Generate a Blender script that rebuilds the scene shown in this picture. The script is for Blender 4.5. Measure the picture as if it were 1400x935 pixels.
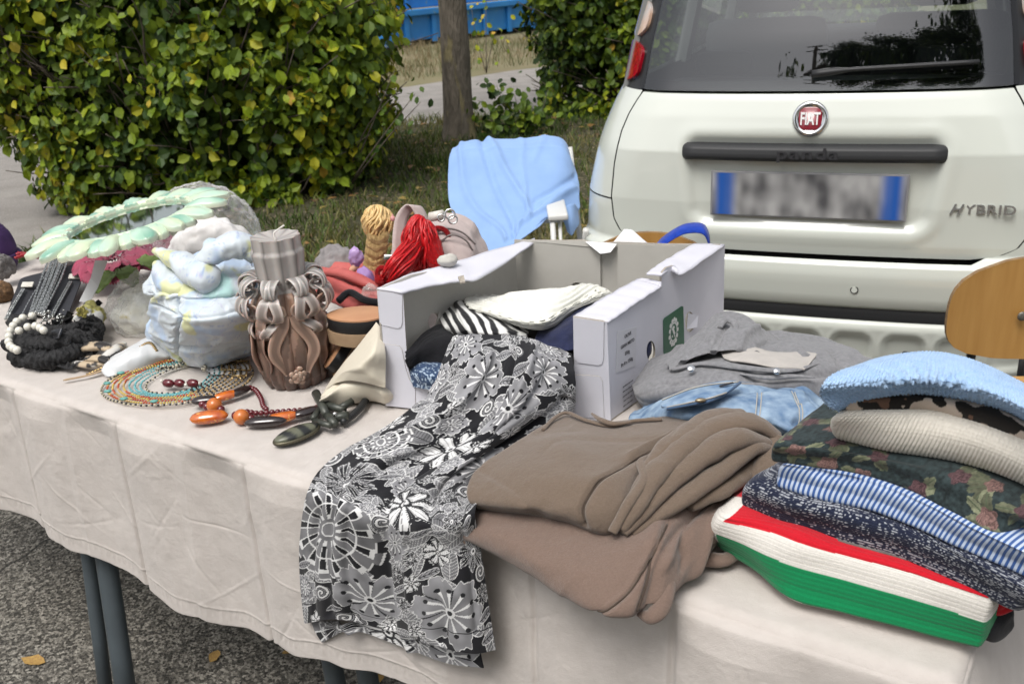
import bpy, bmesh, math, random
import numpy as np
from mathutils import Vector, Matrix

random.seed(7); RNG = np.random.default_rng(7)
scene = bpy.context.scene
COL = scene.collection
for o in list(bpy.data.objects): bpy.data.objects.remove(o)

# ------------------------------------------------------------------ camera
FPX = 1300.0; PITCH = math.radians(21.7); ROLL = .065; CAMH = 1.46
F_ = np.array([0, math.cos(PITCH), -math.sin(PITCH)])
_R0 = np.array([1., 0, 0]); _U0 = np.array([0, math.sin(PITCH), math.cos(PITCH)])
R_ = _R0*math.cos(ROLL) - _U0*math.sin(ROLL)
U_ = _U0*math.cos(ROLL) + _R0*math.sin(ROLL)
CAM = np.array([0, 0, CAMH])
cd = bpy.data.cameras.new('camera'); cam = bpy.data.objects.new('camera', cd); COL.objects.link(cam)
cd.sensor_width = 36; cd.lens = 36*FPX/1400; cd.clip_end = 400; cd.clip_start = .05
cam.matrix_world = Matrix(((R_[0], U_[0], -F_[0], 0), (R_[1], U_[1], -F_[1], 0), (R_[2], U_[2], -F_[2], CAMH), (0, 0, 0, 1)))
cd.dof.use_dof = True; cd.dof.focus_distance = 1.35; cd.dof.aperture_fstop = 13.0
scene.camera = cam

# ------------------------------------------------------------------ light
w = bpy.data.worlds.new('World'); scene.world = w; w.use_nodes = True
nt = w.node_tree; bgn = nt.nodes['Background']
sky = nt.nodes.new('ShaderNodeTexSky'); sky.sky_type = 'NISHITA'; sky.sun_disc = False
SUN_EL, SUN_AZ = math.radians(62), math.radians(-150)
sky.sun_elevation = SUN_EL; sky.sun_rotation = SUN_AZ; sky.air_density = 1.2; sky.dust_density = 5.0
hs = nt.nodes.new('ShaderNodeHueSaturation'); hs.inputs['Saturation'].default_value = .22
nt.links.new(sky.outputs[0], hs.inputs['Color']); nt.links.new(hs.outputs[0], bgn.inputs['Color'])
bgn.inputs['Strength'].default_value = .125
sl = bpy.data.lights.new('sun', 'SUN'); sl.energy = 1.35; sl.angle = math.radians(28); sl.color = (1, .96, .9)
so = bpy.data.objects.new('sun', sl); COL.objects.link(so)
sd = Vector((math.sin(SUN_AZ)*math.cos(SUN_EL), math.cos(SUN_AZ)*math.cos(SUN_EL), math.sin(SUN_EL)))
so.rotation_euler = sd.to_track_quat('Z', 'Y').to_euler()
scene.view_settings.view_transform = 'Standard'; scene.view_settings.look = 'None'
scene.view_settings.exposure = 0.50; scene.view_settings.gamma = 1

# ------------------------------------------------------------------ placing helpers
def ray(px, py): return F_ + (px-700)/FPX*R_ - (py-467.5)/FPX*U_
def G(px, py, z=0.):
    d = ray(px, py); return CAM + d*((z-CAMH)/d[2])
def VP(px, py, P, d):
    n = np.array([-d[1], d[0], 0.]); r = ray(px, py)
    return CAM + r*(((np.asarray(P)-CAM)@n)/(r@n))
def at(px, py, dist): return CAM + ray(px, py)*dist
ZT = .74
TA = np.array([.824, -.567, 0]); TA /= np.linalg.norm(TA)      # along the table front edge, towards the right
TN = np.array([-TA[1], TA[0], 0])                               # across the table, away from the camera
P0 = G(0, 512, ZT)
TC = P0 + TA*((G(1290, 920, ZT)-P0)@TA)                         # near right corner of the table top
def FE(px, py, off=0.): return VP(px, py, P0 - TN*off, TA)      # point in the plane of the cloth's front face

# ------------------------------------------------------------------ noise
def _h(i, j, k, s):
    n = (i*374761393 + j*668265263 + k*2147483647 + s*974634777) & 0xffffffff
    n = ((n ^ (n >> 13))*1274126177) & 0xffffffff
    return ((n ^ (n >> 16)) & 0xffff)/65535.0
def vnoise(x, y, z=0., s=0):
    x = np.asarray(x, float); y = np.asarray(y, float)+0*x; z = np.asarray(z, float)+0*x
    i = np.floor(x).astype(np.int64); j = np.floor(y).astype(np.int64); k = np.floor(z).astype(np.int64)
    u = x-i; v = y-j; w_ = z-k
    u = u*u*(3-2*u); v = v*v*(3-2*v); w_ = w_*w_*(3-2*w_)
    r = 0
    for a in (0, 1):
        for b in (0, 1):
            for c in (0, 1):
                r = r + _h(i+a, j+b, k+c, s)*(u if a else 1-u)*(v if b else 1-v)*(w_ if c else 1-w_)
    return r*2-1
def fbm(x, y, z=0., s=0, o=4):
    r = 0; a = 1.; t = 0; x = np.asarray(x, float); y = np.asarray(y, float); z = np.asarray(z, float)
    for q in range(o): r = r+a*vnoise(x*2**q, y*2**q, z*2**q, s+q*7); t += a; a *= .5
    return r/t
def ridge(x, y, z=0., s=0, o=3):
    r = 0; a = 1.; t = 0
    for q in range(o): r = r+a*(1-np.abs(vnoise(x*2**q, y*2**q, z, s+q*7))*2); t += a; a *= .5
    return r/t

# ------------------------------------------------------------------ materials
MATS = {}
def lin(c): return tuple((x/12.92 if x <= .04045 else ((x+.055)/1.055)**2.4) for x in c)
def hexc(h): return lin(tuple(int(h[i:i+2], 16)/255 for i in (0, 2, 4)))
def M(name, c=(.5, .5, .5), rough=.7, c2=None, ns=8., nd=4, bump=None, metal=0., spec=.5, vcol=False, coord='Object',
      coat=0., sheen=0., contrast=1., stretch=None, c3=None, trans=0., bdist=.002, alpha=1., sss=0.):
    if name in MATS: return MATS[name]
    m = bpy.data.materials.new(name); m.use_nodes = True; t = m.node_tree; N = t.nodes; L = t.links
    b = N['Principled BSDF']
    b.inputs['Roughness'].default_value = rough; b.inputs['Metallic'].default_value = metal
    b.inputs['Specular IOR Level'].default_value = spec; b.inputs['Coat Weight'].default_value = coat
    b.inputs['Coat Roughness'].default_value = .04; b.inputs['Sheen Weight'].default_value = sheen
    b.inputs['Transmission Weight'].default_value = trans; b.inputs['Alpha'].default_value = alpha
    if sss: b.inputs['Subsurface Weight'].default_value = sss; b.inputs['Subsurface Scale'].default_value = .01
    tc = N.new('ShaderNodeTexCoord'); src = tc.outputs[coord]
    if stretch:
        mp = N.new('ShaderNodeMapping'); mp.inputs['Scale'].default_value = stretch
        L.new(src, mp.inputs['Vector']); src = mp.outputs[0]
    base = None
    if vcol:
        a = N.new('ShaderNodeVertexColor'); a.layer_name = 'Col'; base = a.outputs['Color']
    nz = N.new('ShaderNodeTexNoise'); nz.inputs['Scale'].default_value = ns; nz.inputs['Detail'].default_value = nd
    L.new(src, nz.inputs['Vector'])
    if c2 is not None or vcol:
        mx = N.new('ShaderNodeMix'); mx.data_type = 'RGBA'
        rp = N.new('ShaderNodeMapRange'); rp.inputs['From Min'].default_value = .5-.22/contrast; rp.inputs['From Max'].default_value = .5+.22/contrast
        L.new(nz.outputs[0], rp.inputs['Value'])
        L.new(rp.outputs[0], mx.inputs['Factor'])
        if vcol:
            mx.blend_type = 'MULTIPLY'; rp.inputs['To Max'].default_value = 1.
            L.new(base, mx.inputs['A']); mx.inputs['B'].default_value = (*((c2 or (.8, .8, .8))), 1)
        else:
            mx.inputs['A'].default_value = (*c, 1); mx.inputs['B'].default_value = (*c2, 1)
        col = mx.outputs['Result']
        if c3 is not None:
            n3 = N.new('ShaderNodeTexNoise'); n3.inputs['Scale'].default_value = c3[1]; n3.inputs['Detail'].default_value = 3
            L.new(src, n3.inputs['Vector'])
            r3 = N.new('ShaderNodeMapRange'); r3.inputs['From Min'].default_value = c3[2]; r3.inputs['From Max'].default_value = c3[2]+.06
            L.new(n3.outputs[0], r3.inputs['Value'])
            m3 = N.new('ShaderNodeMix'); m3.data_type = 'RGBA'; L.new(r3.outputs[0], m3.inputs['Factor'])
            L.new(col, m3.inputs['A']); m3.inputs['B'].default_value = (*c3[0], 1); col = m3.outputs['Result']
        L.new(col, b.inputs['Base Color'])
    else:
        b.inputs['Base Color'].default_value = (*c, 1)
    if bump:
        prev = None
        for (kind, sc, st) in bump:
            if kind == 'n':
                x = N.new('ShaderNodeTexNoise'); x.inputs['Scale'].default_value = sc; x.inputs['Detail'].default_value = 5; o = x.outputs[0]
            elif kind == 'v':
                x = N.new('ShaderNodeTexVoronoi'); x.inputs['Scale'].default_value = sc; o = x.outputs['Distance']
            elif kind in ('wx', 'wy'):
                x = N.new('ShaderNodeTexWave'); x.inputs['Scale'].default_value = sc; x.bands_direction = kind[1].upper()
                x.inputs['Distortion'].default_value = .6; o = x.outputs[0]
            vs = tc.outputs['UV'] if kind in ('wx', 'wy') else src
            L.new(vs, x.inputs['Vector'])
            bn = N.new('ShaderNodeBump'); bn.inputs['Strength'].default_value = st; bn.inputs['Distance'].default_value = bdist
            L.new(o, bn.inputs['Height'])
            if prev: L.new(prev, bn.inputs['Normal'])
            prev = bn.outputs[0]
        L.new(prev, b.inputs['Normal'])
    MATS[name] = m; return m
def fabric(name, c, c2=None, ns=60, rough=.92, weave=700, st=.35, sheen=.15, vcol=False, **k):
    if c2 is None: c2 = tuple(x*.82 for x in c) if not vcol else (.86, .86, .86)
    return M(name, c, rough, c2, ns, 3, [('n', weave, st), ('n', 60, .25)], spec=.25, sheen=sheen, vcol=vcol, **k)

# ------------------------------------------------------------------ objects
WL = {}   # world location of each object (translations only)
def tag(o, label=None, cat=None, group=None, kind=None):
    if label: o['label'] = label
    if cat: o['category'] = cat
    if group: o['group'] = group
    if kind: o['kind'] = kind
    return o
def thing(name, label, cat, loc, group=None):
    o = bpy.data.objects.new(name, None); COL.objects.link(o); o.empty_display_size = .05
    o.location = tuple(loc); WL[o.name] = np.array(loc, float)
    return tag(o, label, cat, group)
def mk(name, V, Fc, m, parent=None, smooth=True, origin=None, cols=None, uv=None, sharp=None, mats=None, mi=None):
    """link a mesh given in world coordinates; origin = world point used as the object's location"""
    V = np.asarray(V, float).reshape(-1, 3)
    if origin is None: origin = np.array([(V[:, 0].min()+V[:, 0].max())/2, (V[:, 1].min()+V[:, 1].max())/2, V[:, 2].min()])
    origin = np.asarray(origin, float)
    me = bpy.data.meshes.new(name)
    Vl = V-origin
    if isinstance(Fc, np.ndarray):
        k = Fc.shape[1]; me.vertices.add(len(Vl)); me.vertices.foreach_set('co', Vl.ravel())
        me.loops.add(Fc.size); me.polygons.add(len(Fc))
        me.loops.foreach_set('vertex_index', Fc.ravel().astype(np.int32))
        me.polygons.foreach_set('loop_start', np.arange(0, Fc.size, k, dtype=np.int32))
        me.update(calc_edges=True); me.validate()
    else:
        me.from_pydata([tuple(v) for v in Vl], [], [tuple(int(i) for i in f) for f in Fc]); me.update()
    me.polygons.foreach_set('use_smooth', [smooth]*len(me.polygons))
    if sharp is not None: me.set_sharp_from_angle(angle=math.radians(sharp))
    if cols is not None:
        ca = me.color_attributes.new('Col', 'FLOAT_COLOR', 'POINT')
        cc = np.ones((len(V), 4)); cc[:, :3] = np.asarray(cols).reshape(-1, 3); ca.data.foreach_set('color', cc.ravel())
    if uv is not None:
        ul = me.uv_layers.new(name='UVMap'); li = np.zeros(len(me.loops), np.int32); me.loops.foreach_get('vertex_index', li)
        ul.data.foreach_set('uv', np.asarray(uv).reshape(-1, 2)[li].ravel())
    if mats:
        for q in mats: me.materials.append(q)
        if mi is not None: me.polygons.foreach_set('material_index', np.asarray(mi, np.int32))
    else: me.materials.append(m)
    o = bpy.data.objects.new(name, me); COL.objects.link(o)
    if parent is not None:
        o.parent = parent; o.location = tuple(origin-WL[parent.name])
    else: o.location = tuple(origin)
    WL[o.name] = origin
    return o
def dup(o, loc=None, label=None, rot=None, parent=None, scale=None):
    c = o.copy(); COL.objects.link(c)
    if parent is not None: c.parent = parent
    if loc is not None: c.location = tuple(loc)
    if rot is not None: c.rotation_euler = rot
    if scale is not None: c.scale = scale
    if label: c['label'] = label
    WL[c.name] = WL.get(o.name, np.zeros(3)) if loc is None or parent is not None else np.array(loc, float)
    for ch in list(o.children): dup(ch, parent=c)
    return c

class MB:
    def __init__(s): s.V = []; s.F = []; s.C = []; s.U = []; s.n = 0
    def add(s, V, F, c=None, uv=None):
        V = np.asarray(V, float).reshape(-1, 3); s.V.append(V)
        s.F += [tuple(int(i)+s.n for i in f) for f in F]; s.n += len(V)
        if c is not None: s.C.append(np.broadcast_to(np.asarray(c, float), (len(V), 3)) if np.ndim(c) == 1 else np.asarray(c).reshape(-1, 3))
        if uv is not None: s.U.append(np.asarray(uv).reshape(-1, 2))
        return s
    def box(s, lo, hi, fr=None, c=None, bev=0.):
        lo = np.array(lo, float); hi = np.array(hi, float)
        if bev:
            b = min(bev, *(abs(hi-lo)*.45)); pts = []; 
            bm = bmesh.new(); bmesh.ops.create_cube(bm, size=1)
            for v in bm.verts: v.co = Vector(tuple((lo+hi)/2+np.array(v.co)*(hi-lo)))
            bmesh.ops.bevel(bm, geom=list(bm.edges), offset=b, segments=2, profile=.6, affect='EDGES')
            bm.verts.index_update()
            V = np.array([tuple(v.co) for v in bm.verts]); F = [[v.index for v in f.verts] for f in bm.faces]; bm.free()
        else:
            V = np.array([(x, y, z) for x in (lo[0], hi[0]) for y in (lo[1], hi[1]) for z in (lo[2], hi[2])])
            F = [(0, 1, 3, 2), (4, 6, 7, 5), (0, 4, 5, 1), (2, 3, 7, 6), (0, 2, 6, 4), (1, 5, 7, 3)]
        if fr is not None: V = fr(V)
        return s.add(V, F, c)
    def tube(s, pts, r, n=8, c=None, flat=1., cap=True, closed=False):
        V, F = tube(pts, r, n, flat, cap, closed); return s.add(V, F, c)
    def blob(s, c0, r, nu=12, nv=8, col=None, nz=0., seed=0, ax=None):
        V, F = blob(c0, r, nu, nv, nz, seed, ax); return s.add(V, F, col)
    def build(s, name, m, parent=None, **k):
        return mk(name, np.vstack(s.V), s.F, m, parent, cols=np.vstack(s.C) if s.C else None, uv=np.vstack(s.U) if s.U else None, **k)
def blob(c0, r, nu=12, nv=8, nz=0., seed=0, ax=None):
    r = np.broadcast_to(np.asarray(r, float), (3,)); V = [(0, 0, -1.)]; F = []
    for j in range(1, nv):
        ph = -math.pi/2+math.pi*j/nv
        for i in range(nu):
            a = 2*math.pi*i/nu; V.append((math.cos(ph)*math.cos(a), math.cos(ph)*math.sin(a), math.sin(ph)))
    V.append((0, 0, 1.)); V = np.array(V)
    if nz: V = V*(1+nz*fbm(V[:, 0]*1.7+seed*3.1, V[:, 1]*1.7, V[:, 2]*1.7+seed, seed, 3))[:, None]
    for i in range(nu):
        F.append((0, 1+(i+1) % nu, 1+i)); F.append((len(V)-1, 1+(nv-2)*nu+i, 1+(nv-2)*nu+(i+1) % nu))
        for j in range(nv-2):
            a = 1+j*nu; F.append((a+i, a+(i+1) % nu, a+nu+(i+1) % nu, a+nu+i))
    V = V*r
    if ax is not None: V = V@np.asarray(ax, float)
    return V+np.asarray(c0, float), F
def crom(P, n, closed=False):
    P = np.asarray(P, float); m = len(P)
    if m == 1: return np.repeat(P, n, 0)
    if closed: t = np.linspace(0, m, n, endpoint=False); g = lambda i: P[i % m]
    else:
        t = np.linspace(0, m-1, n)
        g = lambda i: np.where(((i < 0))[(...,)+(None,)*(P.ndim-1)], 2*P[0]-P[1], np.where((i > m-1)[(...,)+(None,)*(P.ndim-1)], 2*P[-1]-P[-2], P[np.clip(i, 0, m-1)]))
    i = np.floor(t).astype(int)
    if not closed: i = np.minimum(i, m-2)
    f = (t-i)[(...,)+(None,)*(P.ndim-1)]
    a, b, c, d = g(i-1), g(i), g(i+1), g(i+2)
    return .5*((2*b)+(-a+c)*f+(2*a-5*b+4*c-d)*f**2+(-a+3*b-3*c+d)*f**3)
def tube(pts, r, n=8, flat=1., cap=True, closed=False):
    P = np.asarray(pts, float); m = len(P); r = np.broadcast_to(np.asarray(r, float), (m,))
    if closed: T = np.roll(P, -1, 0)-np.roll(P, 1, 0)
    else: T = np.gradient(P, axis=0)
    T /= np.linalg.norm(T, axis=1)[:, None]+1e-12
    up = np.array([0, 0, 1.]) if abs(T[0][2]) < .9 else np.array([1., 0, 0])
    A = np.cross(T[0], up); A /= np.linalg.norm(A); V = []
    for i in range(m):
        A = A-T[i]*(A@T[i]); A /= np.linalg.norm(A)+1e-12; B = np.cross(T[i], A)
        for k in range(n):
            a = 2*math.pi*k/n; V.append(P[i]+r[i]*(math.cos(a)*A+math.sin(a)*flat*B))
    F = []
    for i in range(m if closed else m-1):
        j = (i+1) % m
        for k in range(n): F.append((i*n+k, i*n+(k+1) % n, j*n+(k+1) % n, j*n+k))
    if cap and not closed:
        F.append(tuple(range(n))[::-1]); F.append(tuple((m-1)*n+k for k in range(n)))
    return np.array(V), F
def surf(ctrl, nu, nv):
    """ctrl (rows, cols, 3) -> (nu, nv, 3), rows along nu"""
    rows = [crom(np.asarray(r, float), nv) for r in ctrl]
    return crom(np.array(rows), nu)
def snorm(S):
    du = np.gradient(S, axis=0); dv = np.gradient(S, axis=1); n = np.cross(dv, du)
    return n/(np.linalg.norm(n, axis=2)[..., None]+1e-12)
def arc_uv(S):
    du = np.linalg.norm(np.diff(S, axis=0), axis=2).mean(1); dv = np.linalg.norm(np.diff(S, axis=1), axis=2).mean(0)
    u = np.concatenate([[0], np.cumsum(du)]); v = np.concatenate([[0], np.cumsum(dv)])
    A, B = np.meshgrid(u, v, indexing='ij'); return np.stack([B, A], -1)     # x along the row, y down the rows
def pdist(uv, poly):
    poly = np.asarray(poly, float); best = np.full(uv.shape[:-1], 1e9)
    for a, b in zip(poly[:-1], poly[1:]):
        ab = b-a; t = np.clip(((uv-a)@ab)/(ab@ab+1e-12), 0, 1); best = np.minimum(best, np.linalg.norm(uv-(a+t[..., None]*ab), axis=-1))
    return best
def gridF(nu, nv, cu=False, cv=False, off=0, flip=False):
    i = np.arange(nu if cu else nu-1); j = np.arange(nv if cv else nv-1); I, J = np.meshgrid(i, j, indexing='ij'); I = I.ravel(); J = J.ravel()
    a = I*nv+J; b = I*nv+(J+1) % nv; c = ((I+1) % nu)*nv+(J+1) % nv; d = ((I+1) % nu)*nv+J
    f = np.stack([a, b, c, d], 1)+off
    return f[:, ::-1] if flip else f
def sheet(name, ctrl, nu, nv, m, parent=None, thick=.003, creases=(), disp=None, colf=None, toward=None, raw=None, **k):
    """smooth cloth surface through control rows; creases = (polyline in row/col fractions (x 0-1, y 0-1), width m, amp m)"""
    S = surf(ctrl, nu, nv) if raw is None else raw
    nu, nv = S.shape[:2]
    uv = arc_uv(S); N = snorm(S)
    c = S.mean((0, 1)); tw = (CAM-c) if toward is None else np.asarray(toward, float)
    if (N.reshape(-1, 3)@tw).mean() < 0: N = -N; fl = True
    else: fl = False
    ext = uv[-1, -1]
    D = np.zeros((nu, nv))
    for poly, wd, am in creases:
        pl = crom(np.asarray(poly, float), 14) if len(poly) > 2 else np.asarray(poly, float)
        D += am*np.exp(-(pdist(uv, pl*ext)/wd)**2)
    if disp is not None: D += disp(uv, S)
    S = S+N*D[..., None]
    N2 = snorm(S); N2 = -N2 if fl else N2
    B = S-N2*thick
    V = np.vstack([S.reshape(-1, 3), B.reshape(-1, 3)]); n = nu*nv
    F = [gridF(nu, nv, flip=fl), gridF(nu, nv, off=n, flip=not fl)]
    per = np.concatenate([np.arange(nv), np.arange(1, nu)*nv+nv-1, (nu-1)*nv+np.arange(nv-2, -1, -1), np.arange(nu-2, 0, -1)*nv])
    q = np.roll(per, -1); s = np.stack([q, per, per+n, q+n], 1); F.append(s if not fl else s[:, ::-1])
    F = np.vstack(F)
    cols = None
    if colf is not None: cc = colf(uv, S).reshape(-1, 3); cols = np.vstack([cc, cc*.9])
    o = mk(name, V, F, m, parent, cols=cols, uv=np.vstack([uv.reshape(-1, 2)]*2), **k)
    return o, S, N2
def slab(name, rows, back, nu, nv, m, parent=None, creases=(), disp=None, colf=None, end=.5, zb=None, mid=None, ends=(1, 1), **k):
    """folded garment: rows of world points seen from the front (top crest .. bottom), closed by a top and a bottom going back"""
    R = [np.array(r, float) for r in rows]; back = np.asarray(back, float)
    R = [crom(r, nv) for r in R]
    top, bot = R[0], R[-1]
    bt = top+back; bb = bot+back*1.02
    if zb is not None: bt[:, 2] = zb
    mt = top*.5+bt*.5
    ring = [mt]+R+[bot*.5+bb*.5, bb]; bt2 = [bt]
    K = np.array(ring+bt2)                             # closed in the first axis
    S = crom(K, nu, closed=True)                       # (nu, nv, 3)
    # end caps: shrink the end columns into rounded ends
    cap = 6; cols_ = []
    for side in (0, 1):
        e = S[:, 0 if side == 0 else -1]; nb = S[:, 1 if side == 0 else -2]
        c = e.mean(0); dr = (e-nb).mean(0); dr /= np.linalg.norm(dr)+1e-12
        h = (e[:, 2].max()-e[:, 2].min())*end*ends[side]
        L_ = []
        for q in range(1, cap+1):
            a = q/cap*math.pi/2; L_.append(c+(e-c)*max(math.cos(a), .02)+dr*h*math.sin(a))
        cols_.append(L_)
    S = np.concatenate([np.array(cols_[0][::-1]).transpose(1, 0, 2), S, np.array(cols_[1]).transpose(1, 0, 2)], 1)
    nv2 = S.shape[1]
    Sx = np.concatenate([S[-1:], S, S[:1]], 0)
    N = snorm(Sx)[1:-1]; c = S.mean((0, 1))
    if ((S-c)*N).sum(2).mean() < 0: N = -N; fl = True
    else: fl = False
    uv = arc_uv(S)
    D = np.zeros(S.shape[:2]); ext = uv[-1, -1]
    mR = len(R); mk_ = mR+4
    def tov(pl):
        pl = np.asarray(pl, float); fi = (1+pl[:, 1]*(mR-1))/mk_*nu; fj = cap+pl[:, 0]*(nv-1)
        return np.stack([np.interp(fj, np.arange(nv2), uv[0, :, 0]), np.interp(fi, np.arange(nu), uv[:, 0, 1])], 1)
    for poly, wd, am in creases:
        pl = crom(np.asarray(poly, float), 14) if len(poly) > 2 else np.asarray(poly, float)
        D += am*np.exp(-(pdist(uv, tov(pl))/wd)**2)
    if disp is not None: D += disp(uv, S)
    D[:, 0] = D[:, 0].mean(); D[:, -1] = D[:, -1].mean()
    S = S+N*D[..., None]
    V = S.reshape(-1, 3); F = gridF(nu, nv2, cu=True, flip=fl)
    cols = colf(uv, S).reshape(-1, 3) if colf is not None else None
    return mk(name, V, F, m, parent, cols=cols, uv=uv.reshape(-1, 2), **k), S, uv
def PX(row, z=None):
    return [G(*p) if len(p) == 3 else G(p[0], p[1], z) for p in row]
def hangd(amp=.002, sc=30, s=0, st=(1, 1)):
    return lambda uv, S: amp*(fbm(uv[..., 0]*sc*st[0]+s, uv[..., 1]*sc*st[1], 0, s, 4)) 
def text_vf(txt, size=1., ext=.0, bold=0., shear=0., sp=1.):
    c = bpy.data.curves.new('t', 'FONT'); c.body = txt; c.size = size; c.extrude = ext; c.offset = bold; c.align_x = 'CENTER'; c.align_y = 'CENTER'
    c.shear = shear; c.space_character = sp; c.resolution_u = 3
    o = bpy.data.objects.new('t', c); COL.objects.link(o); bpy.context.view_layer.update()
    me = bpy.data.meshes.new_from_object(o.evaluated_get(bpy.context.evaluated_depsgraph_get()))
    V = np.array([tuple(v.co) for v in me.vertices]) if len(me.vertices) else np.zeros((0, 3)); F = [tuple(p.vertices) for p in me.polygons]
    bpy.data.objects.remove(o); bpy.data.curves.remove(c); bpy.data.meshes.remove(me)
    return V, F
def frame(O, X, Y, Z=None):
    O = np.asarray(O, float); X = np.asarray(X, float); Y = np.asarray(Y, float); Z = np.cross(X, Y) if Z is None else np.asarray(Z, float)
    return lambda V: O+V[:, :1]*X+V[:, 1:2]*Y+V[:, 2:3]*Z
def unit(v): v = np.asarray(v, float); return v/np.linalg.norm(v)
# ================================================================== SETTING
def flat_sheet(name, poly, z, m, nz=0., step=None):
    V = [(x, y, z) for x, y in poly]
    o = mk(name, V, [tuple(range(len(V)))], m, smooth=False, origin=(0, 0, z)); return tag(o, kind='structure')
asph = M('asphalt', (.055, .052, .045), .95, (.20, .19, .17), 150, 3, [('v', 120, 1.), ('n', 300, .5)], coord='Object', c3=((.36, .34, .31), 170, .60), bdist=.008, contrast=1.6)
_t = asph.node_tree; _N = _t.nodes; _L = _t.links; _p = _N['Principled BSDF']; _tc = _N.new('ShaderNodeTexCoord')
_v = _N.new('ShaderNodeTexVoronoi'); _v.inputs['Scale'].default_value = 135; _L.new(_tc.outputs['Object'], _v.inputs['Vector']); _sx = _N.new('ShaderNodeSeparateColor'); _L.new(_v.outputs['Color'], _sx.inputs[0])
_cr = _N.new('ShaderNodeValToRGB'); _e = _cr.color_ramp.elements; _e[0].position = .15; _e[0].color = (.060, .056, .048, 1); _e[1].position = .97; _e[1].color = (.36, .34, .30, 1); _x = _e.new(.55); _x.color = (.165, .153, .132, 1); _L.new(_sx.outputs[0], _cr.inputs[0])
_n2 = _N.new('ShaderNodeTexNoise'); _n2.inputs['Scale'].default_value = 1.6; _n2.inputs['Detail'].default_value = 6; _L.new(_tc.outputs['Object'], _n2.inputs['Vector'])
_m = _N.new('ShaderNodeMix'); _m.data_type = 'RGBA'; _m.blend_type = 'MULTIPLY'; _r = _N.new('ShaderNodeMapRange'); _r.inputs['From Min'].default_value = .35; _r.inputs['From Max'].default_value = .65; _r.inputs['To Min'].default_value = 0; _r.inputs['To Max'].default_value = .55; _L.new(_n2.outputs[0], _r.inputs[0]); _L.new(_r.outputs[0], _m.inputs['Factor']); _L.new(_cr.outputs[0], _m.inputs['A']); _m.inputs['B'].default_value = (.5, .47, .42, 1)
_wv = _N.new('ShaderNodeMix'); _wv.data_type = 'VECTOR'; _wv.inputs['Factor'].default_value = .12; _L.new(_tc.outputs['Object'], _wv.inputs['A']); _n4 = _N.new('ShaderNodeTexNoise'); _n4.inputs['Scale'].default_value = 5; _L.new(_tc.outputs['Object'], _n4.inputs['Vector']); _L.new(_n4.outputs['Color'], _wv.inputs['B'])
_ve = _N.new('ShaderNodeTexVoronoi'); _ve.feature = 'DISTANCE_TO_EDGE'; _ve.inputs['Scale'].default_value = .62; _L.new(_wv.outputs['Result'], _ve.inputs['Vector']); _rc = _N.new('ShaderNodeMapRange'); _rc.inputs['From Min'].default_value = .0008; _rc.inputs['From Max'].default_value = .004; _L.new(_ve.outputs['Distance'], _rc.inputs[0])
_mc = _N.new('ShaderNodeMix'); _mc.data_type = 'RGBA'; _L.new(_rc.outputs[0], _mc.inputs['Factor']); _mc.inputs['A'].default_value = (.03, .028, .024, 1); _L.new(_m.outputs['Result'], _mc.inputs['B']); _L.new(_mc.outputs['Result'], _p.inputs['Base Color'])
road_m = M('pale_gravel_road', (.30, .28, .26), .95, (.21, .195, .18), 3.5, 8, [('n', 120, .8)], c3=((.40, .38, .35), 70, .60), bdist=.01)
soil_m = M('dry_soil', (.065, .055, .03), 1., (.035, .04, .014), 5, 8, [('n', 60, .8)], c3=((.17, .14, .09), 30, .58), bdist=.02)
far_m = M('far_meadow', (.13, .13, .055), 1., (.22, .18, .11), 1.2, 8, [('n', 30, .8)])
flat_sheet('ground', [(-150, -150), (150, -150), (150, 150), (-150, 150)], -.012, far_m)
flat_sheet('asphalt', [(-30, -40), (30, -40), (30, 5.3), (-30, 5.3)], 0, asph)
flat_sheet('road', [(-40, 5.3), (-2.9, 5.3), (-2.9, 9.6), (-1.16, 9.75), (.6, 9.55), (14, 9.1), (14, 20), (.31, 14.4), (-1.5, 12.9), (-4.5, 10.9), (-40, 10.6)], -.004, road_m)
# the verge: a gently bumpy soil sheet with grass growing on it
nx, ny = 120, 70
X, Y = np.meshgrid(np.linspace(-2.95, 7.5, nx), np.linspace(4.6, 9.75, ny), indexing='ij')
edge = np.minimum(np.minimum((X+2.95)/.4, (7.5-X)/.4), np.minimum((Y-4.6)/.3, (9.75+.12*np.sin(X*3)-Y)/.3))
Zv = .05*np.clip(edge, 0, 1)+.03*fbm(X*1.3, Y*1.3, 0, 3)*np.clip(edge, 0, 1)+.004
vo = mk('verge', np.stack([X, Y, Zv], -1).reshape(-1, 3), gridF(nx, ny, flip=True), soil_m, origin=(0, 0, 0)); tag(vo, kind='structure')

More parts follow.
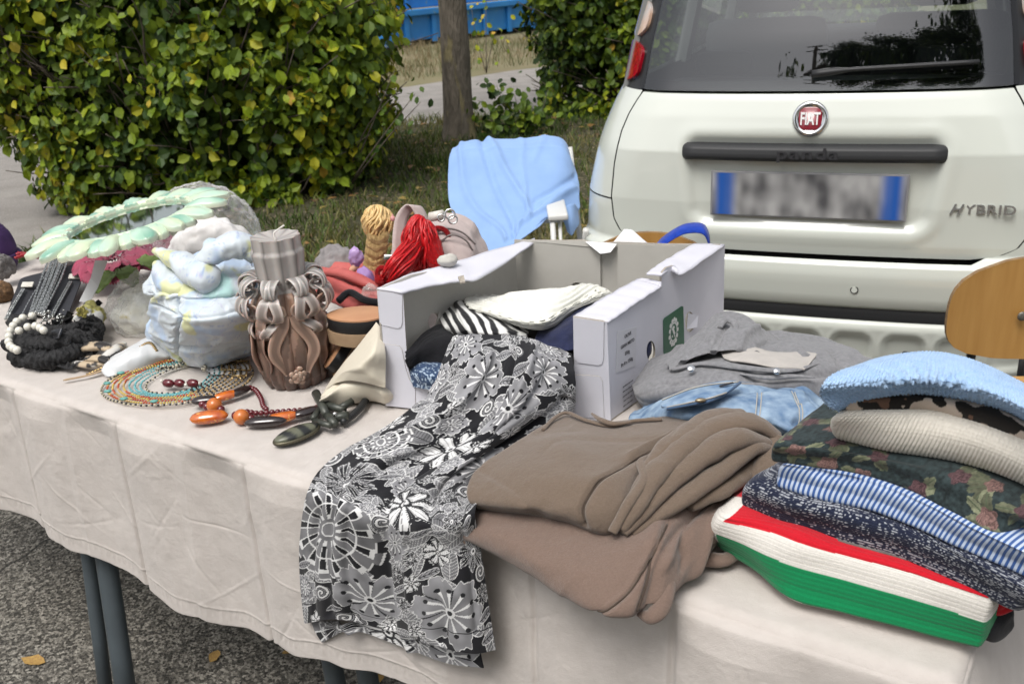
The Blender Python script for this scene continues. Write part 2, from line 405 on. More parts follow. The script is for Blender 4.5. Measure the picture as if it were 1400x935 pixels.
def grass(name, n, xr, yr, zf, hr, cols, label, seed, keep=None):
    g = np.random.default_rng(seed); x = g.uniform(*xr, n); y = g.uniform(*yr, n)
    dens = vnoise(x*1.1, y*1.1, 0, seed+1)*.5+.5+.4*vnoise(x*4, y*4, 0, seed+5); k = g.uniform(0, 1, n) < dens+.15
    if keep is not None: k &= keep(x, y)
    x, y = x[k], y[k]; n = len(x); z = zf(x, y)
    h = g.uniform(*hr, n)*(0.6+.8*np.clip(vnoise(x*.9, y*.9, 0, seed+9)*.5+.5, 0, 1)); a = g.uniform(0, 2*np.pi, n); le = g.uniform(.2, 1.1, n)*h; wd = g.uniform(.003, .006, n)
    dx, dy = np.cos(a), np.sin(a); b = g.uniform(0, 2*np.pi, n); wx, wy = np.cos(b)*wd, np.sin(b)*wd
    P = np.stack([np.stack([x-wx, y-wy, z], -1), np.stack([x+wx, y+wy, z], -1),
                  np.stack([x+wx*.8+dx*le*.35, y+wy*.8+dy*le*.35, z+h*.62], -1), np.stack([x-wx*.8+dx*le*.35, y-wy*.8+dy*le*.35, z+h*.62], -1),
                  np.stack([x+dx*le, y+dy*le, z+h], -1)], 1)
    i = np.arange(n)*5
    F = [(int(q), int(q+1), int(q+2), int(q+3)) for q in i]+[(int(q+3), int(q+2), int(q+4)) for q in i]
    t = np.clip(vnoise(x*1.4, y*1.4, 0, seed+2)*.6+.5+g.normal(0, .25, n), 0, .999)*(len(cols)-1)
    ca = np.array(cols); i0 = t.astype(int); f = (t-i0)[:, None]; C = ca[i0]*(1-f)+ca[np.minimum(i0+1, len(cols)-1)]*f
    o = mk(name, P.reshape(-1, 3), F, leafm, origin=(0, 0, 0), smooth=False, cols=np.repeat(C, 5, 0)); return tag(o, label, 'grass', kind='stuff')
leafm = M('leaf', rough=.55, vcol=True, c2=(.75, .75, .75), ns=40, spec=.35, coord='Object')
_b = leafm.node_tree.nodes['Principled BSDF']
if True:   # thin leaves let some light through
    t_ = leafm.node_tree; tr = t_.nodes.new('ShaderNodeBsdfTranslucent'); mxs = t_.nodes.new('ShaderNodeMixShader'); mxs.inputs[0].default_value = .20
    t_.links.new(_b.inputs['Base Color'].links[0].from_socket, tr.inputs['Color']); t_.links.new(_b.outputs[0], mxs.inputs[1]); t_.links.new(tr.outputs[0], mxs.inputs[2])
    t_.links.new(mxs.outputs[0], t_.nodes['Material Output'].inputs['Surface'])
gz = lambda x, y: .04+.03*fbm(x*1.3, y*1.3, 0, 3)
grass('verge_grass', 52000, (-2.8, 4.5), (4.7, 9.7), gz, (.03, .11), [(.030, .068, .010), (.062, .112, .016), (.105, .145, .028), (.23, .20, .08)], 'short patchy green and straw coloured grass on the verge between hedge and car', 21)
grass('far_grass', 16000, (-7, 8), (13, 20), lambda x, y: x*0, (.08, .28), [(.09, .12, .04), (.24, .19, .10), (.30, .23, .13)], 'dry yellow grass across the pale road below the blue container', 22, lambda x, y: y > 14.7+.85*x*(x < 0)+.3*x*(x > 0))

LEAF_SH = np.array([(0, 0, 0), (.30, .28, .05), (.33, .68, .06), (0, 1, -.10), (-.33, .68, .06), (-.30, .28, .05), (0, .3, -.02), (0, .68, -.03)])
LEAF_F = [(0, 1, 6), (1, 2, 7, 6), (2, 3, 7), (3, 4, 7), (4, 5, 6, 7), (5, 0, 6)]
def leaf_set(P, Nrm, size, g, droop=.7, wild=.5):
    """leaf transforms: P points, Nrm outward; returns (n,3,3) frames scaled"""
    n = len(P); nr = Nrm+g.normal(0, wild, (n, 3))+np.array([0, 0, .35]); nr /= np.linalg.norm(nr, axis=1)[:, None]
    d = np.array([0, 0, -droop])+g.normal(0, .55, (n, 3))+Nrm*.3; d -= nr*(d*nr).sum(1)[:, None]; d /= np.linalg.norm(d, axis=1)[:, None]+1e-9
    s = size[:, None]; x = np.cross(d, nr); return x*s, d*s, nr*s
def leaves_mesh(name, P, fr, C, parent, m=None, kind='stuff'):
    n = len(P); V = P[:, None, :]+LEAF_SH[None, :, 0, None]*fr[0][:, None]+LEAF_SH[None, :, 1, None]*fr[1][:, None]+LEAF_SH[None, :, 2, None]*fr[2][:, None]
    F = []
    for f in LEAF_F:
        a = np.arange(n)[:, None]*8+np.array(f)[None]; F += a.tolist()
    o = mk(name, V.reshape(-1, 3), F, m or leafm, parent, cols=np.repeat(C, 8, 0), smooth=False)
    if kind: o['kind'] = kind
    return o
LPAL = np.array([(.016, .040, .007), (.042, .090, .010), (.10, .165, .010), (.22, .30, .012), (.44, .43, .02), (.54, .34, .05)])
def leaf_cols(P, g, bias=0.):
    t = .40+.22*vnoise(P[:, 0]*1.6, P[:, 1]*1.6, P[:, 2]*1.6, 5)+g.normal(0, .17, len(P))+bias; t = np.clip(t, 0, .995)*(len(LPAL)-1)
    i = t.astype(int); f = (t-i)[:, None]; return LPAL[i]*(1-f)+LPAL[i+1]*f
leaf_meshes = []
def hedge(name, label, ctr, hw, dep, hgt, nleaf, size, seed, base_f, bias=0., nsingle=300, twigs=420, group=None, zlow=.05, front=.62):
    g = np.random.default_rng(seed); root = thing(name, label, 'hedge', (ctr[0], ctr[1], 0), group)
    def shape(th, z):                                 # outline of the hedge in plan at height z, bulging and uneven
        wf = base_f(z); e = .55
        c, s = np.cos(th), np.sin(th)
        k = 1/(np.abs(c)**(2/e)+np.abs(s)**(2/e))**(e/2)
        lump = 1+.07*vnoise(np.cos(th)*3+seed, np.sin(th)*3, z*2.2, seed)+.05*vnoise(np.cos(th)*8, np.sin(th)*8, z*6, seed+3)
        return hw*wf*c*k*lump, dep*(.55+.45*wf)*s*k*lump
    n = nleaf; z = zlow+(hgt-zlow)*g.uniform(0, 1, n)**.95
    th = np.where(g.uniform(0, 1, n) < front, g.uniform(-math.pi*1.02, math.pi*.02, n), g.uniform(0, 2*math.pi, n))
    x, y = shape(th, z); r = 1-np.abs(g.normal(0, .11, n))-(g.uniform(0, 1, n) < .35)*g.uniform(.05, .5, n)
    hole = vnoise(x*2.6, z*2.6, y*2.6, seed+8)+.5*vnoise(x*7, z*7, y*7, seed+12)
    k = (hole > -.10) | (g.uniform(0, 1, n) < .12); x, y, z, r, th = x[k], y[k], z[k], r[k], th[k]
    P = np.stack([ctr[0]+x*r, ctr[1]+y*r, z], -1); Nr = np.stack([x/hw/hw, y/dep/dep, 0*x], -1); Nr /= np.linalg.norm(Nr, axis=1)[:, None]
    sz = size*g.uniform(.40, 1.25, len(P)); fr = leaf_set(P, Nr, sz, g); C = leaf_cols(P, g, bias)
    ni = int(nleaf*.45); zi = zlow+(hgt-zlow)*g.uniform(0, 1, ni); ti = g.uniform(0, 2*math.pi, ni); xi, yi = shape(ti, zi); ri = g.uniform(.15, .78, ni)
    Pi = np.stack([ctr[0]+xi*ri, ctr[1]+yi*ri, zi], -1); leaves_mesh('inner_foliage', Pi, leaf_set(Pi, np.tile([0, -1., 0], (ni, 1)), size*g.uniform(1.2, 2.0, ni), g), leaf_cols(Pi, g, -.12), root)  # oversized, darker inner leaves, added to block light and deepen the gaps
    # the leaves that show largest are parts of their own
    v = P-CAM; wz = v@F_; px = 700+FPX*(v@R_)/wz; py = 467.5-FPX*(v@U_)/wz
    vis = (px > 5) & (px < 1395) & (py > 5) & (py < 330) & (r > .93) & (Nr[:, 1] < -.3)
    if ctr[0] > 0: vis &= (px < 880)
    area = np.abs((fr[2]*v).sum(1))/wz**2*sz; area[~vis] = 0
    top = np.argsort(-area)[:nsingle]; top = top[area[top] > 0]; rest = np.ones(len(P), bool); rest[top] = False
    leaves_mesh('foliage', P[rest], tuple(q[rest] for q in fr), C[rest], root)
    if not leaf_meshes:
        gg = np.random.default_rng(3)
        for i in range(14):
            col = LPAL[min(5, 1+i*5//14)]*(.7+.5*gg.random())
            me = bpy.data.meshes.new('leaf'); LS = LEAF_SH.copy(); LS[:, 2] *= gg.uniform(.5, 2.2); LS[:, 0] *= gg.uniform(.8, 1.2); LS[3, 0] += gg.uniform(-.12, .12)
            me.from_pydata([tuple(v_) for v_ in LS], [], LEAF_F); ca = me.color_attributes.new('Col', 'FLOAT_COLOR', 'POINT')
            cc = np.ones((8, 4)); cc[:, :3] = col; ca.data.foreach_set('color', cc.ravel()); me.materials.append(leafm); leaf_meshes.append((me, col))
    cm = np.array([c for _, c in leaf_meshes])
    for i in top:
        d = ((np.log(cm)-np.log(C[i]))**2).sum(1); me = leaf_meshes[int(np.argsort(d)[g.integers(0, 3)])][0]
        o = bpy.data.objects.new('leaf', me); COL.objects.link(o); o.parent = root
        X, Yv, Z = (f[i] for f in fr); q = P[i]-WL[root.name]
        o.matrix_local = Matrix(((X[0], Yv[0], Z[0], q[0]), (X[1], Yv[1], Z[1], q[1]), (X[2], Yv[2], Z[2], q[2]), (0, 0, 0, 1)))
    # stems and twigs
    mb = MB(); tb = MB()
    for i in range(26):
        a = g.uniform(0, 6.28); q = g.uniform(.1, .75); bx, by = shape(np.array([a]), np.array([.1])); p0 = np.array([ctr[0]+bx[0]*q, ctr[1]+by[0]*q, 0])
        p1 = p0+np.array([g.normal(0, .25), g.normal(0, .2), hgt*g.uniform(.6, .95)]); mid = (p0+p1)/2+g.normal(0, .1, 3)*(1, 1, 0)
        L_ = crom([p0, mid, p1], 9); mb.tube(L_, np.linspace(.022, .006, 9)*g.uniform(.6, 1.2), 6)
    for i in range(twigs):
        a = g.uniform(-math.pi, 0); zz = g.uniform(.1, hgt); bx, by = shape(np.array([a]), np.array([zz])); q = g.uniform(.55, .85); q1 = g.uniform(.90, 1.03)
        p0 = np.array([ctr[0]+bx[0]*q, ctr[1]+by[0]*q, zz-.15]); p1 = np.array([ctr[0]+bx[0]*q1+g.normal(0, .12), ctr[1]+by[0]*q1, zz+g.uniform(-.1, .35)])
        L_ = crom([p0, (p0+p1)/2+g.normal(0, .04, 3), p1], 6); tb.tube(L_, np.linspace(.0085, .003, 6)*g.uniform(.6, 1.2), 4)
    mb.build('stems', barkm, root)['kind'] = 'stuff'; tb.build('twigs', barkm, root)['kind'] = 'stuff'
    return root
barkm = M('bark', (.17, .14, .11), .95, (.08, .065, .05), 30, 5, [('n', 60, 1.)], bdist=.01, stretch=(1, 1, .25))
hedge('hedge', 'leafy green and yellow hedge with rounded end behind the mirror and candle', (-2.12, 7.15), 1.45, 1.05, 1.9, 30000, .082, 11,
      lambda z: np.clip(.70+.36*np.clip(z, 0, 1.0), 0, 1.1), .0)
hedge('hedge', 'dense green hedge between the tree trunk and the white car', (2.25, 9.75), 1.85, .95, 2.3, 26000, .088, 12,
      lambda z: .93+.07*np.clip(z, 0, 1), -.02, nsingle=260)
hedge('hedge', 'dark far hedge glimpsed at the left edge beyond the pale road', (-7.4, 12.6), 1.9, .8, 1.9, 5000, .10, 13, lambda z: 1.+0*z, -.25, nsingle=0, twigs=20)

# tree
tb = G(628, 197, 0); TR = thing('tree', 'slender grey brown tree trunk on the verge between the two hedges', 'tree', (tb[0], tb[1], 0))
nz_, na = 90, 40; Vt = []
for i in range(nz_):
    z = 4.2*i/(nz_-1); r0 = .128+.055*math.exp(-z/.10)-.012*z
    cx = tb[0]+.012*z+.02*math.sin(z*1.3); cy = tb[1]
    for j in range(na):
        a = 2*math.pi*j/na; rr = r0*(1+.07*float(vnoise(math.cos(a)*2.5+9, math.sin(a)*2.5, z*1.2, 4))+.05*math.cos(3*a)*math.exp(-z/.3))+.006*float(ridge(math.cos(a)*7, math.sin(a)*7, z*2., 5))
        Vt.append((cx+rr*math.cos(a), cy+rr*math.sin(a), z))
trunk_m = M('trunk_bark', (.17, .145, .115), .95, (.075, .065, .05), 14, 6, [('n', 26, 1.), ('v', 40, .8)], bdist=.012, stretch=(1.6, 1.6, .35), c3=((.20, .17, .09), 7, .60))
mk('trunk', np.array(Vt), gridF(nz_, na, cv=True), trunk_m, TR)
g = np.random.default_rng(5); mb = MB(); LP = []
for i in range(11):
    a = g.uniform(0, 6.28); p0 = np.array([tb[0]+.05, tb[1], g.uniform(2.6, 4.1)]); p1 = p0+np.array([math.cos(a)*g.uniform(.8, 1.7), math.sin(a)*g.uniform(.8, 1.7), g.uniform(.7, 1.8)])
    L_ = crom([p0, (p0+p1)/2+g.normal(0, .12, 3), p1], 9); mb.tube(L_, np.linspace(.05, .012, 9), 6)
    for q in range(330): LP.append(L_[g.integers(3, 9)]+g.normal(0, .33, 3))
mb.build('branch', barkm, TR)['kind'] = 'stuff'
LP = np.array(LP); leaves_mesh('crown', LP, leaf_set(LP, unit(LP-tb-np.array([0, 0, 3.6]))*0+np.array([0, 0, .3]), g.uniform(.06, .1, len(LP)), g), leaf_cols(LP, g, -.05), TR)

def shrub(name, label, cat, base, stems, size, nl, seed, bias=0., spread=.1):
    g = np.random.default_rng(seed); root = thing(name, label, cat, base); mb = MB(); P = []
    for tip in stems:
        L_ = crom([base, np.asarray(base)*.45+np.asarray(tip)*.55+g.normal(0, .03, 3), tip], 10); mb.tube(L_, np.linspace(.008, .002, 10), 5)
        for q in range(nl): P.append(L_[g.integers(3, 10)]+g.normal(0, spread, 3))
    mb.build('stem', barkm, root); P = np.array(P); P[:, 2] = np.maximum(P[:, 2], .05)
    fr = leaf_set(P, np.tile([0, -1, .2], (len(P), 1)), size*g.uniform(.6, 1.2, len(P)), g, .5); leaves_mesh('foliage', P, fr, leaf_cols(P, g, bias), root); return root
b0 = G(722, 190, 0)
shrub('bush', 'low leafy bush at the left foot of the hedge by the tree', 'bush', b0, [b0+np.array(q) for q in ((-.42, 0, .36), (-.25, 0, .48), (-.1, -.1, .4), (.1, -.1, .3), (-.35, -.1, .2), (.2, -.1, .45))], .08, 38, 4, -.12, .07)
b1 = G(468, 268, 0)
shrub('sapling', 'thin sapling twig poking out past the right edge of the left hedge', 'sapling', b1, [at(568, 128, 5.9), at(556, 112, 6.), at(575, 140, 5.9), at(540, 95, 6.)], .055, 8, 8, -.1, .05)
# yellow climber by the blue container
b2 = G(665, 100, 0)
shrub('weed', 'pale yellow twisting weed in front of the blue container', 'weed', b2, [b2+np.array([-.15, 0, .9]), b2+np.array([.1, 0, 1.3]), b2+np.array([.2, 0, .6])], .09, 12, 9, .35, .1)

# fallen leaves lying about
fl = mk('leaf_seed', [(0, 0, 0), (.22, .18, .07), (.34, .45, .16), (.24, .75, .10), (.05, 1.05, .16), (-.20, .78, .05), (-.32, .42, .10), (-.20, .16, .03), (0, .3, .0), (.01, .65, .01)], [(0, 1, 8), (1, 2, 9, 8), (2, 3, 9), (3, 4, 9), (4, 5, 9), (5, 6, 9), (6, 7, 8, 9), (7, 0, 8)], M('fallen_leaf', (.42, .27, .07), .8, (.25, .14, .05), 12), origin=(0, 0, 0))
spots = [('yellow fallen leaf on the asphalt beside the left table leg', G(62, 905, .004), .05), ('brown fallen leaf on the asphalt under the table hem', G(298, 888, .004), .04), ('small tan fallen leaf on the asphalt below the cloth near the middle table legs', G(385, 892, .004), .035), ('curled brown leaf on the asphalt under the cloth left of the dress', G(520, 932, .004), .04)]
for i, (lb, p, s) in enumerate(spots):
    o = fl if i == 0 else dup(fl); o.name = 'fallen_leaf'; o.location = tuple(p); o.scale = (s, s*1.2, s); o.rotation_euler = (0, 0, i*1.7+1.4); tag(o, lb, 'leaf', 'fallen leaves on the asphalt')
g = np.random.default_rng(77); P = np.stack([g.uniform(-2.8, 4, 500), g.uniform(4.8, 9.4, 500), np.full(500, .085)], -1)
leaves_mesh('fallen_leaves', P, leaf_set(P, np.tile([0, 0, 2.], (500, 1)), g.uniform(.04, .09, 500), g, 0, .3), np.array([(.30, .17, .06), (.35, .26, .08), (.16, .09, .05)])[g.integers(0, 3, 500)], None)
bpy.data.objects['fallen_leaves']['label'] = 'brown and yellow fallen leaves scattered over the grass verge'; bpy.data.objects['fallen_leaves']['category'] = 'fallen leaves'

# blue container beyond the road
blue = M('blue_paint', (.018, .17, .50), .5, (.03, .22, .52), 3, 6, [('n', 20, .3)], c3=((.10, .22, .36), 6, .66))
bl, br = G(538, 68, 0), G(705, 46, 0); bx = unit(br-bl); bn = np.array([-bx[1], bx[0], 0]); L_ = 9.
BC = thing('container', 'long blue metal skip container standing beyond the pale road', 'container', bl)
fr = frame(bl-bx*.12, bx, bn, (0, 0, 1.))
def fb(lo, hi, name, m=blue): MB().box(lo, hi, fr, bev=.02).build(name, m, BC, smooth=False)
fb((0, .12, .1), (L_, 2.2, .60), 'lower_panel'); fb((-.02, 0, .58), (L_, .16, .70), 'ledge'); fb((0, .55, .70), (L_, 2.2, 2.1), 'upper_panel')
fb((0, .5, 1.04), (L_, .56, 1.13), 'rail'); fb((-.05, .02, 0), (.14, .3, 1.6), 'corner_post')
for i in range(12): fb((.5+i*.72, .05, .04), (.62+i*.72, .125, .585), 'rib')
for i in range(7): fb((.9+i*1.3, .47, .7), (1.0+i*1.3, .5, 1.9), 'post')

# trees and a pole behind the camera, mirrored in the car's rear window
def back_tree(p, h, rad, seed, label):
    g = np.random.default_rng(seed); root = thing('tree', label, 'tree', (p[0], p[1], 0)); mb = MB()
    mb.tube(crom([(p[0], p[1], 0), (p[0]+.1, p[1], h*.5), (p[0], p[1], h*.93)], 10), np.linspace(.2, .03, 10), 8)
    P = []
    for i in range(34):
        z = h*g.uniform(.28, .95); a = g.uniform(0, 6.28); rr = rad*(1.05-z/h)**.6*g.uniform(.6, 1.15); tip = np.array([p[0]+math.cos(a)*rr, p[1]+math.sin(a)*rr, z+.3])
        s = np.array([p[0], p[1], z-.5]); mb.tube(crom([s, (s+tip)/2+g.normal(0, .1, 3), tip], 6), np.linspace(.05, .012, 6), 4)
        P.append(tip+g.normal(0, .42, (170, 3))*(1, 1, .8))
    mb.build('trunk', barkm, root); P = np.vstack(P); leaves_mesh('crown', P, leaf_set(P, np.tile([0, 1, .3], (len(P), 1)), g.uniform(.14, .3, len(P)), g), leaf_cols(P, g, -.25), root)
_ord = ('leftmost', 'second from the left', 'third from the left', 'fourth from the left', 'fifth from the left', 'sixth from the left', 'seventh from the left', 'eighth from the left', 'rightmost')
for i, (x, y, h, r_) in enumerate(((-9.4, -12.0, 9.0, .7), (-6.6, -13.2, 9.4, 1.2), (-5.2, -12.8, 10.6, 1.7), (-3.6, -12.6, 11.3, 1.6), (-2.0, -12.6, 11.2, 1.8), (-.2, -12.5, 12.0, 1.8), (1.5, -12.6, 12.6, 1.9), (3.3, -12.4, 13.4, 2.1), (5.4, -12.2, 13.0, 2.3))):
    back_tree((x, y), h, r_, 40+i, 'tree behind the viewer mirrored in the rear window, '+_ord[i]+' of its row')
UP = thing('utility_pole', 'wooden utility pole behind the viewer with short crossarms', 'pole', (-7.25, -11.6, 0))
MB().tube([(-7.25, -11.6, 0), (-7.25, -11.6, 9.9)], [.13, .09], 10).build('pole', barkm, UP)
for z in (8.7, 9.4, 10.0): MB().box((-7.9, -11.77, z), (-6.6, -11.69, z+.07)).build('crossarm', barkm, UP)
# ================================================================== CAR
EM = G(1108, 163, .997); TH = math.radians(23.5)
CS = np.array([math.cos(TH), -math.sin(TH), 0]); CT = np.array([math.sin(TH), math.cos(TH), 0])
_zw = ([.16, .35, .5, .6, .75, .86, .95, 1.02, 1.075, 1.2, 1.35, 1.5, 1.56], [.70, .74, .745, .745, .73, .705, .68, .655, .632, .612, .580, .545, .51])
_zt = ([.16, .30, .42, .455, .46, .56, .592, .600, .606, .64, .75, .90, 1.0, 1.05, 1.075, 1.2, 1.35, 1.5, 1.56], [.06, .02, .0, .0, .0, -.012, -.005, .012, .045, .040, .035, .042, .065, .085, .10, .135, .19, .26, .32])
def sm(z, tb): return np.interp(z, tb[0], tb[1])
CP = EM-CT*.062; CP[2] = 0
RC = .21
def plan(q, z):
    """q in [-3, 3]: -1..1 across the back, 1..2 round the corner, 2..3 along the side"""
    q = np.asarray(q, float); z = np.asarray(z, float)+0*q; W = sm(z, _zw); T0 = sm(z, _zt); a = np.abs(q); sg = np.sign(q); L_ = 3.6
    b = .060+.05*np.clip((z-.9)/.2, 0, 1)
    s = np.where(a <= 1, a*(W-RC), np.where(a <= 2, W-RC+RC*np.sin((np.clip(a, 1, 2)-1)*math.pi/2), W))
    t = np.where(a <= 1, 0, np.where(a <= 2, RC*(1-np.cos((np.clip(a, 1, 2)-1)*math.pi/2)), RC+(np.clip(a, 2, 3)-2)*L_))
    t = t+T0+b*np.clip(s/W, 0, 1)**2.2
    return np.stack([sg*s, t, z], -1)
def W2(V): V = np.asarray(V, float); return CP+V[..., 0:1]*CS+V[..., 1:2]*CT+V[..., 2:3]*np.array([0, 0, 1.])
paint = M('pale_white_paint', (.60, .625, .575), .26, (.57, .60, .55), 1.5, 3, coat=.9, spec=.5, bump=[('n', 3, .02)], bdist=.01)
dark = M('car_black', (.010, .010, .011), .35); rub = M('black_plastic', (.018, .019, .021), .55, bump=[('n', 500, .25)], bdist=.001)
gap_m = M('seam_dark', (.01, .01, .01), .9)
chrome = M('chrome', (.75, .75, .76), .12, metal=1.)
CAR = thing('car', 'white hatchback parked with its rear towards the table', 'car', CP)
def panel(name, rows, m, inset=.0, parent=CAR, lip=.012, **k):
    """rows: list of (z, q0, q1); builds the curved body panel with turned in edges"""
    zs = [r[0] for r in rows]; n = 64; S = []
    for z, a, b in rows:
        S.append(plan(np.linspace(a, b, n), np.full(n, z)))
    S = np.array(S); Sw = W2(S); N = snorm(Sw); out = -CT
    if (N.reshape(-1, 3)@(CAM-Sw.mean((0, 1)))).mean() < 0: N = -N
    Sw = Sw-N*inset; I = Sw-N*lip*1.6
    # ring around with lip
    m_, n_ = Sw.shape[:2]; V = np.vstack([Sw.reshape(-1, 3), I.reshape(-1, 3)]); F = [gridF(m_, n_)]
    per = np.concatenate([np.arange(n_), np.arange(1, m_)*n_+n_-1, (m_-1)*n_+np.arange(n_-2, -1, -1), np.arange(m_-2, 0, -1)*n_]); q = np.roll(per, -1)
    F.append(np.stack([per, q, q+m_*n_, per+m_*n_], 1)); return mk(name, V, np.vstack(F), m, parent, sharp=50, **k)
def qof(s, z):   # q for a given lateral position
    W = sm(z, _zw); return s/(W-RC) if abs(s) <= W-RC else math.copysign(1+math.asin(min(1, (abs(s)-(W-RC))/RC))*2/math.pi, s)
def srow(z, sl, sr): return (z, qof(sl, z), qof(sr, z))
SEAM = ([.606, .615, .64, .68, .75, .85, .95, 1.0, 1.04, 1.062], [.45, .515, .565, .590, .598, .590, .572, .553, .530, .515])
zz = np.concatenate([np.linspace(.606, .66, 10), np.linspace(.68, 1.062, 26)])
# tailgate with a recess for the number plate
rows = [srow(z, -sm(z, SEAM), sm(z, SEAM)) for z in zz]
nq = 180; S = []
for z, a, b in [srow(z, -sm(z, SEAM), sm(z, SEAM)) for z in np.concatenate([np.linspace(.606, .66, 14), np.linspace(.665, .93, 60), np.linspace(.94, 1.062, 16)])]:
    S.append(plan(np.linspace(a, b, nq), np.full(nq, z)))
S = np.array(S)
sx = np.abs(S[..., 0])+.0; zc = S[..., 2]
lo, hi = .690, .905; hwid = .352
dd = np.maximum(sx-hwid+.03*(hi-zc)/(hi-lo), np.maximum(lo-zc, zc-hi)); rr_ = .04
ax_ = np.maximum(sx-(hwid-rr_)+.03*(hi-zc)/(hi-lo), 0); az = np.maximum(np.maximum(lo+rr_-zc, zc-(hi-.01)), 0); dd = np.sqrt(ax_**2+az**2)-rr_
rec = 1/(1+np.exp(np.clip(dd/.006, -30, 30))); S[..., 1] += .022*rec
rim = np.exp(-((dd-.03)/.02)**2)*.0035; S[..., 1] -= rim
Sw = W2(S); I = Sw+CT*.02; m_, n_ = Sw.shape[:2]; V = np.vstack([Sw.reshape(-1, 3), I.reshape(-1, 3)])
per = np.concatenate([np.arange(n_), np.arange(1, m_)*n_+n_-1, (m_-1)*n_+np.arange(n_-2, -1, -1), np.arange(m_-2, 0, -1)*n_]); q = np.roll(per, -1)
mk('tailgate', V, np.vstack([gridF(m_, n_), np.stack([per, q, q+m_*n_, per+m_*n_], 1)]), paint, CAR, sharp=60)
# quarter panels and bumper
for sg, nm in ((-1, 'quarter_panel'), (1, 'quarter_panel')):
    rr = []
    for z in np.concatenate([np.linspace(.745, .95, 10), np.linspace(.96, 1.066, 10)]):
        a = qof(sg*(sm(z, SEAM)+.005), z); b = sg*3.; rr.append((z, min(a, b), max(a, b)))
    S = [];
    for z, a, b in rr:
        e = qof(sg*(sm(z, SEAM)+.005), z); qs = np.concatenate([np.linspace(e, sg*1.02 if abs(e) < 1.02 else e, 6)[:-1] if abs(e) < 1.02 else np.linspace(e, e+sg*.02, 6)[:-1], np.linspace(sg*1.05 if abs(e) < 1.03 else e+sg*.03, sg*2, 24), np.linspace(sg*2.02, sg*3, 16)])
        S.append(W2(plan(qs, np.full(len(qs), z))))
    S = np.array(S); mk(nm, S.reshape(-1, 3), gridF(*S.shape[:2]), paint, CAR)
zb = np.concatenate([np.linspace(.18, .455, 26), [.4551, .462, .47, .50, .53, .555, .568, .578, .586, .592, .597, .600]])
qs = np.concatenate([np.linspace(-2.5, -1.02, 40), np.linspace(-1, 1, 200), np.linspace(1.02, 2.5, 40)])
S = np.array([plan(qs, np.full(len(qs), z)) for z in zb])
zc = S[..., 2]; sx = S[..., 0]
# band groove for the black strip, squared recesses in the lower bumper
a = np.maximum(np.abs(sx)-(.50-.12*(zc-.42)), 0)
d = np.sqrt(np.maximum(np.abs(sx)-.47, 0)**2+np.maximum(np.abs(zc-.436)-.012, 0)**2)-.012
S[..., 1] += .02/(1+np.exp(np.clip(d/.003, -30, 30)))
for k in range(-4, 5):
    cx = k*.145+.01; d = np.sqrt(np.maximum(np.abs(sx-cx)-.026, 0)**2+np.maximum(np.abs(zc-.325)-.020, 0)**2)-.028
    S[..., 1] += .016/(1+np.exp(np.clip(d/.004, -30, 30)))-.004*np.exp(-((d-.010)/.006)**2)
Sw = W2(S); mk('bumper', Sw.reshape(-1, 3), gridF(*Sw.shape[:2]), paint, CAR)
S = [];
for z in np.linspace(.602, .738, 14):
    for_ = []
    pass
for sg in (-1, 1):      # bumper wings rising beside the tailgate
    S = []
    for z in np.linspace(.600, .740, 14):
        e = qof(sg*(sm(max(z, .606), SEAM)+.005), z); a0 = abs(e); qs_ = sg*np.concatenate([np.linspace(a0, a0+.02, 4), np.linspace(a0+.04, 2, 20), np.linspace(2.02, 2.4, 6)])
        S.append(W2(plan(qs_, np.full(len(qs_), z))))
    S = np.array(S); mk('bumper_wing', S.reshape(-1, 3), gridF(*S.shape[:2]), paint, CAR)
# inner shell seen through the seams
S = np.array([plan(np.linspace(-2.9, 2.9, 90), np.full(90, z)) for z in np.linspace(.2, 1.07, 20)]); c = np.array([0, 1.2, 0])
S = W2(S); cc = W2(np.array([0, 1.2, 0])); ctr = S*0+cc; ctr[..., 2] = S[..., 2]; S = S+(ctr-S)/np.linalg.norm(ctr-S, axis=-1)[..., None]*.05
mk('inner_shell', S.reshape(-1, 3), gridF(*S.shape[:2]), gap_m, CAR)
# black strip in the bumper
def patch(name, s0, s1, z0, z1, off, m, n=40, k=8, rnd=.01, parent=CAR, th=.01, fz=None, tilt=0):
    S = []
    for z in np.linspace(z0, z1, k):
        e = min(z-z0, z1-z); ins = rnd-math.sqrt(max(0, rnd**2-(rnd-min(e, rnd))**2)); s = np.linspace(s0+ins, s1-ins, n); qq = np.array([qof(v, z if fz is None else fz) for v in s])
        P = plan(qq, np.full(n, z)); P[:, 0] = s
        ed = np.minimum(np.minimum((s-s0-ins)/.012, (s1-ins-s)/.012), e/.012 if rnd else 1); P[:, 1] += -off+.4*th*(1-np.sqrt(np.clip(ed, 0, 1)))
        S.append(P)
    S = W2(np.array(S)); V = np.vstack([S.reshape(-1, 3), (S+CT*th).reshape(-1, 3)]); m_, n_ = S.shape[:2]
    per = np.concatenate([np.arange(n_), np.arange(1, m_)*n_+n_-1, (m_-1)*n_+np.arange(n_-2, -1, -1), np.arange(m_-2, 0, -1)*n_]); q = np.roll(per, -1)
    return mk(name, V, np.vstack([gridF(m_, n_), np.stack([per, q, q+m_*n_, per+m_*n_], 1)]), m, parent, sharp=60)
patch('bumper_strip', -.478, .478, .416, .455, -.012, rub, rnd=.012)
for k in (-2, -.55, 1.0): pass
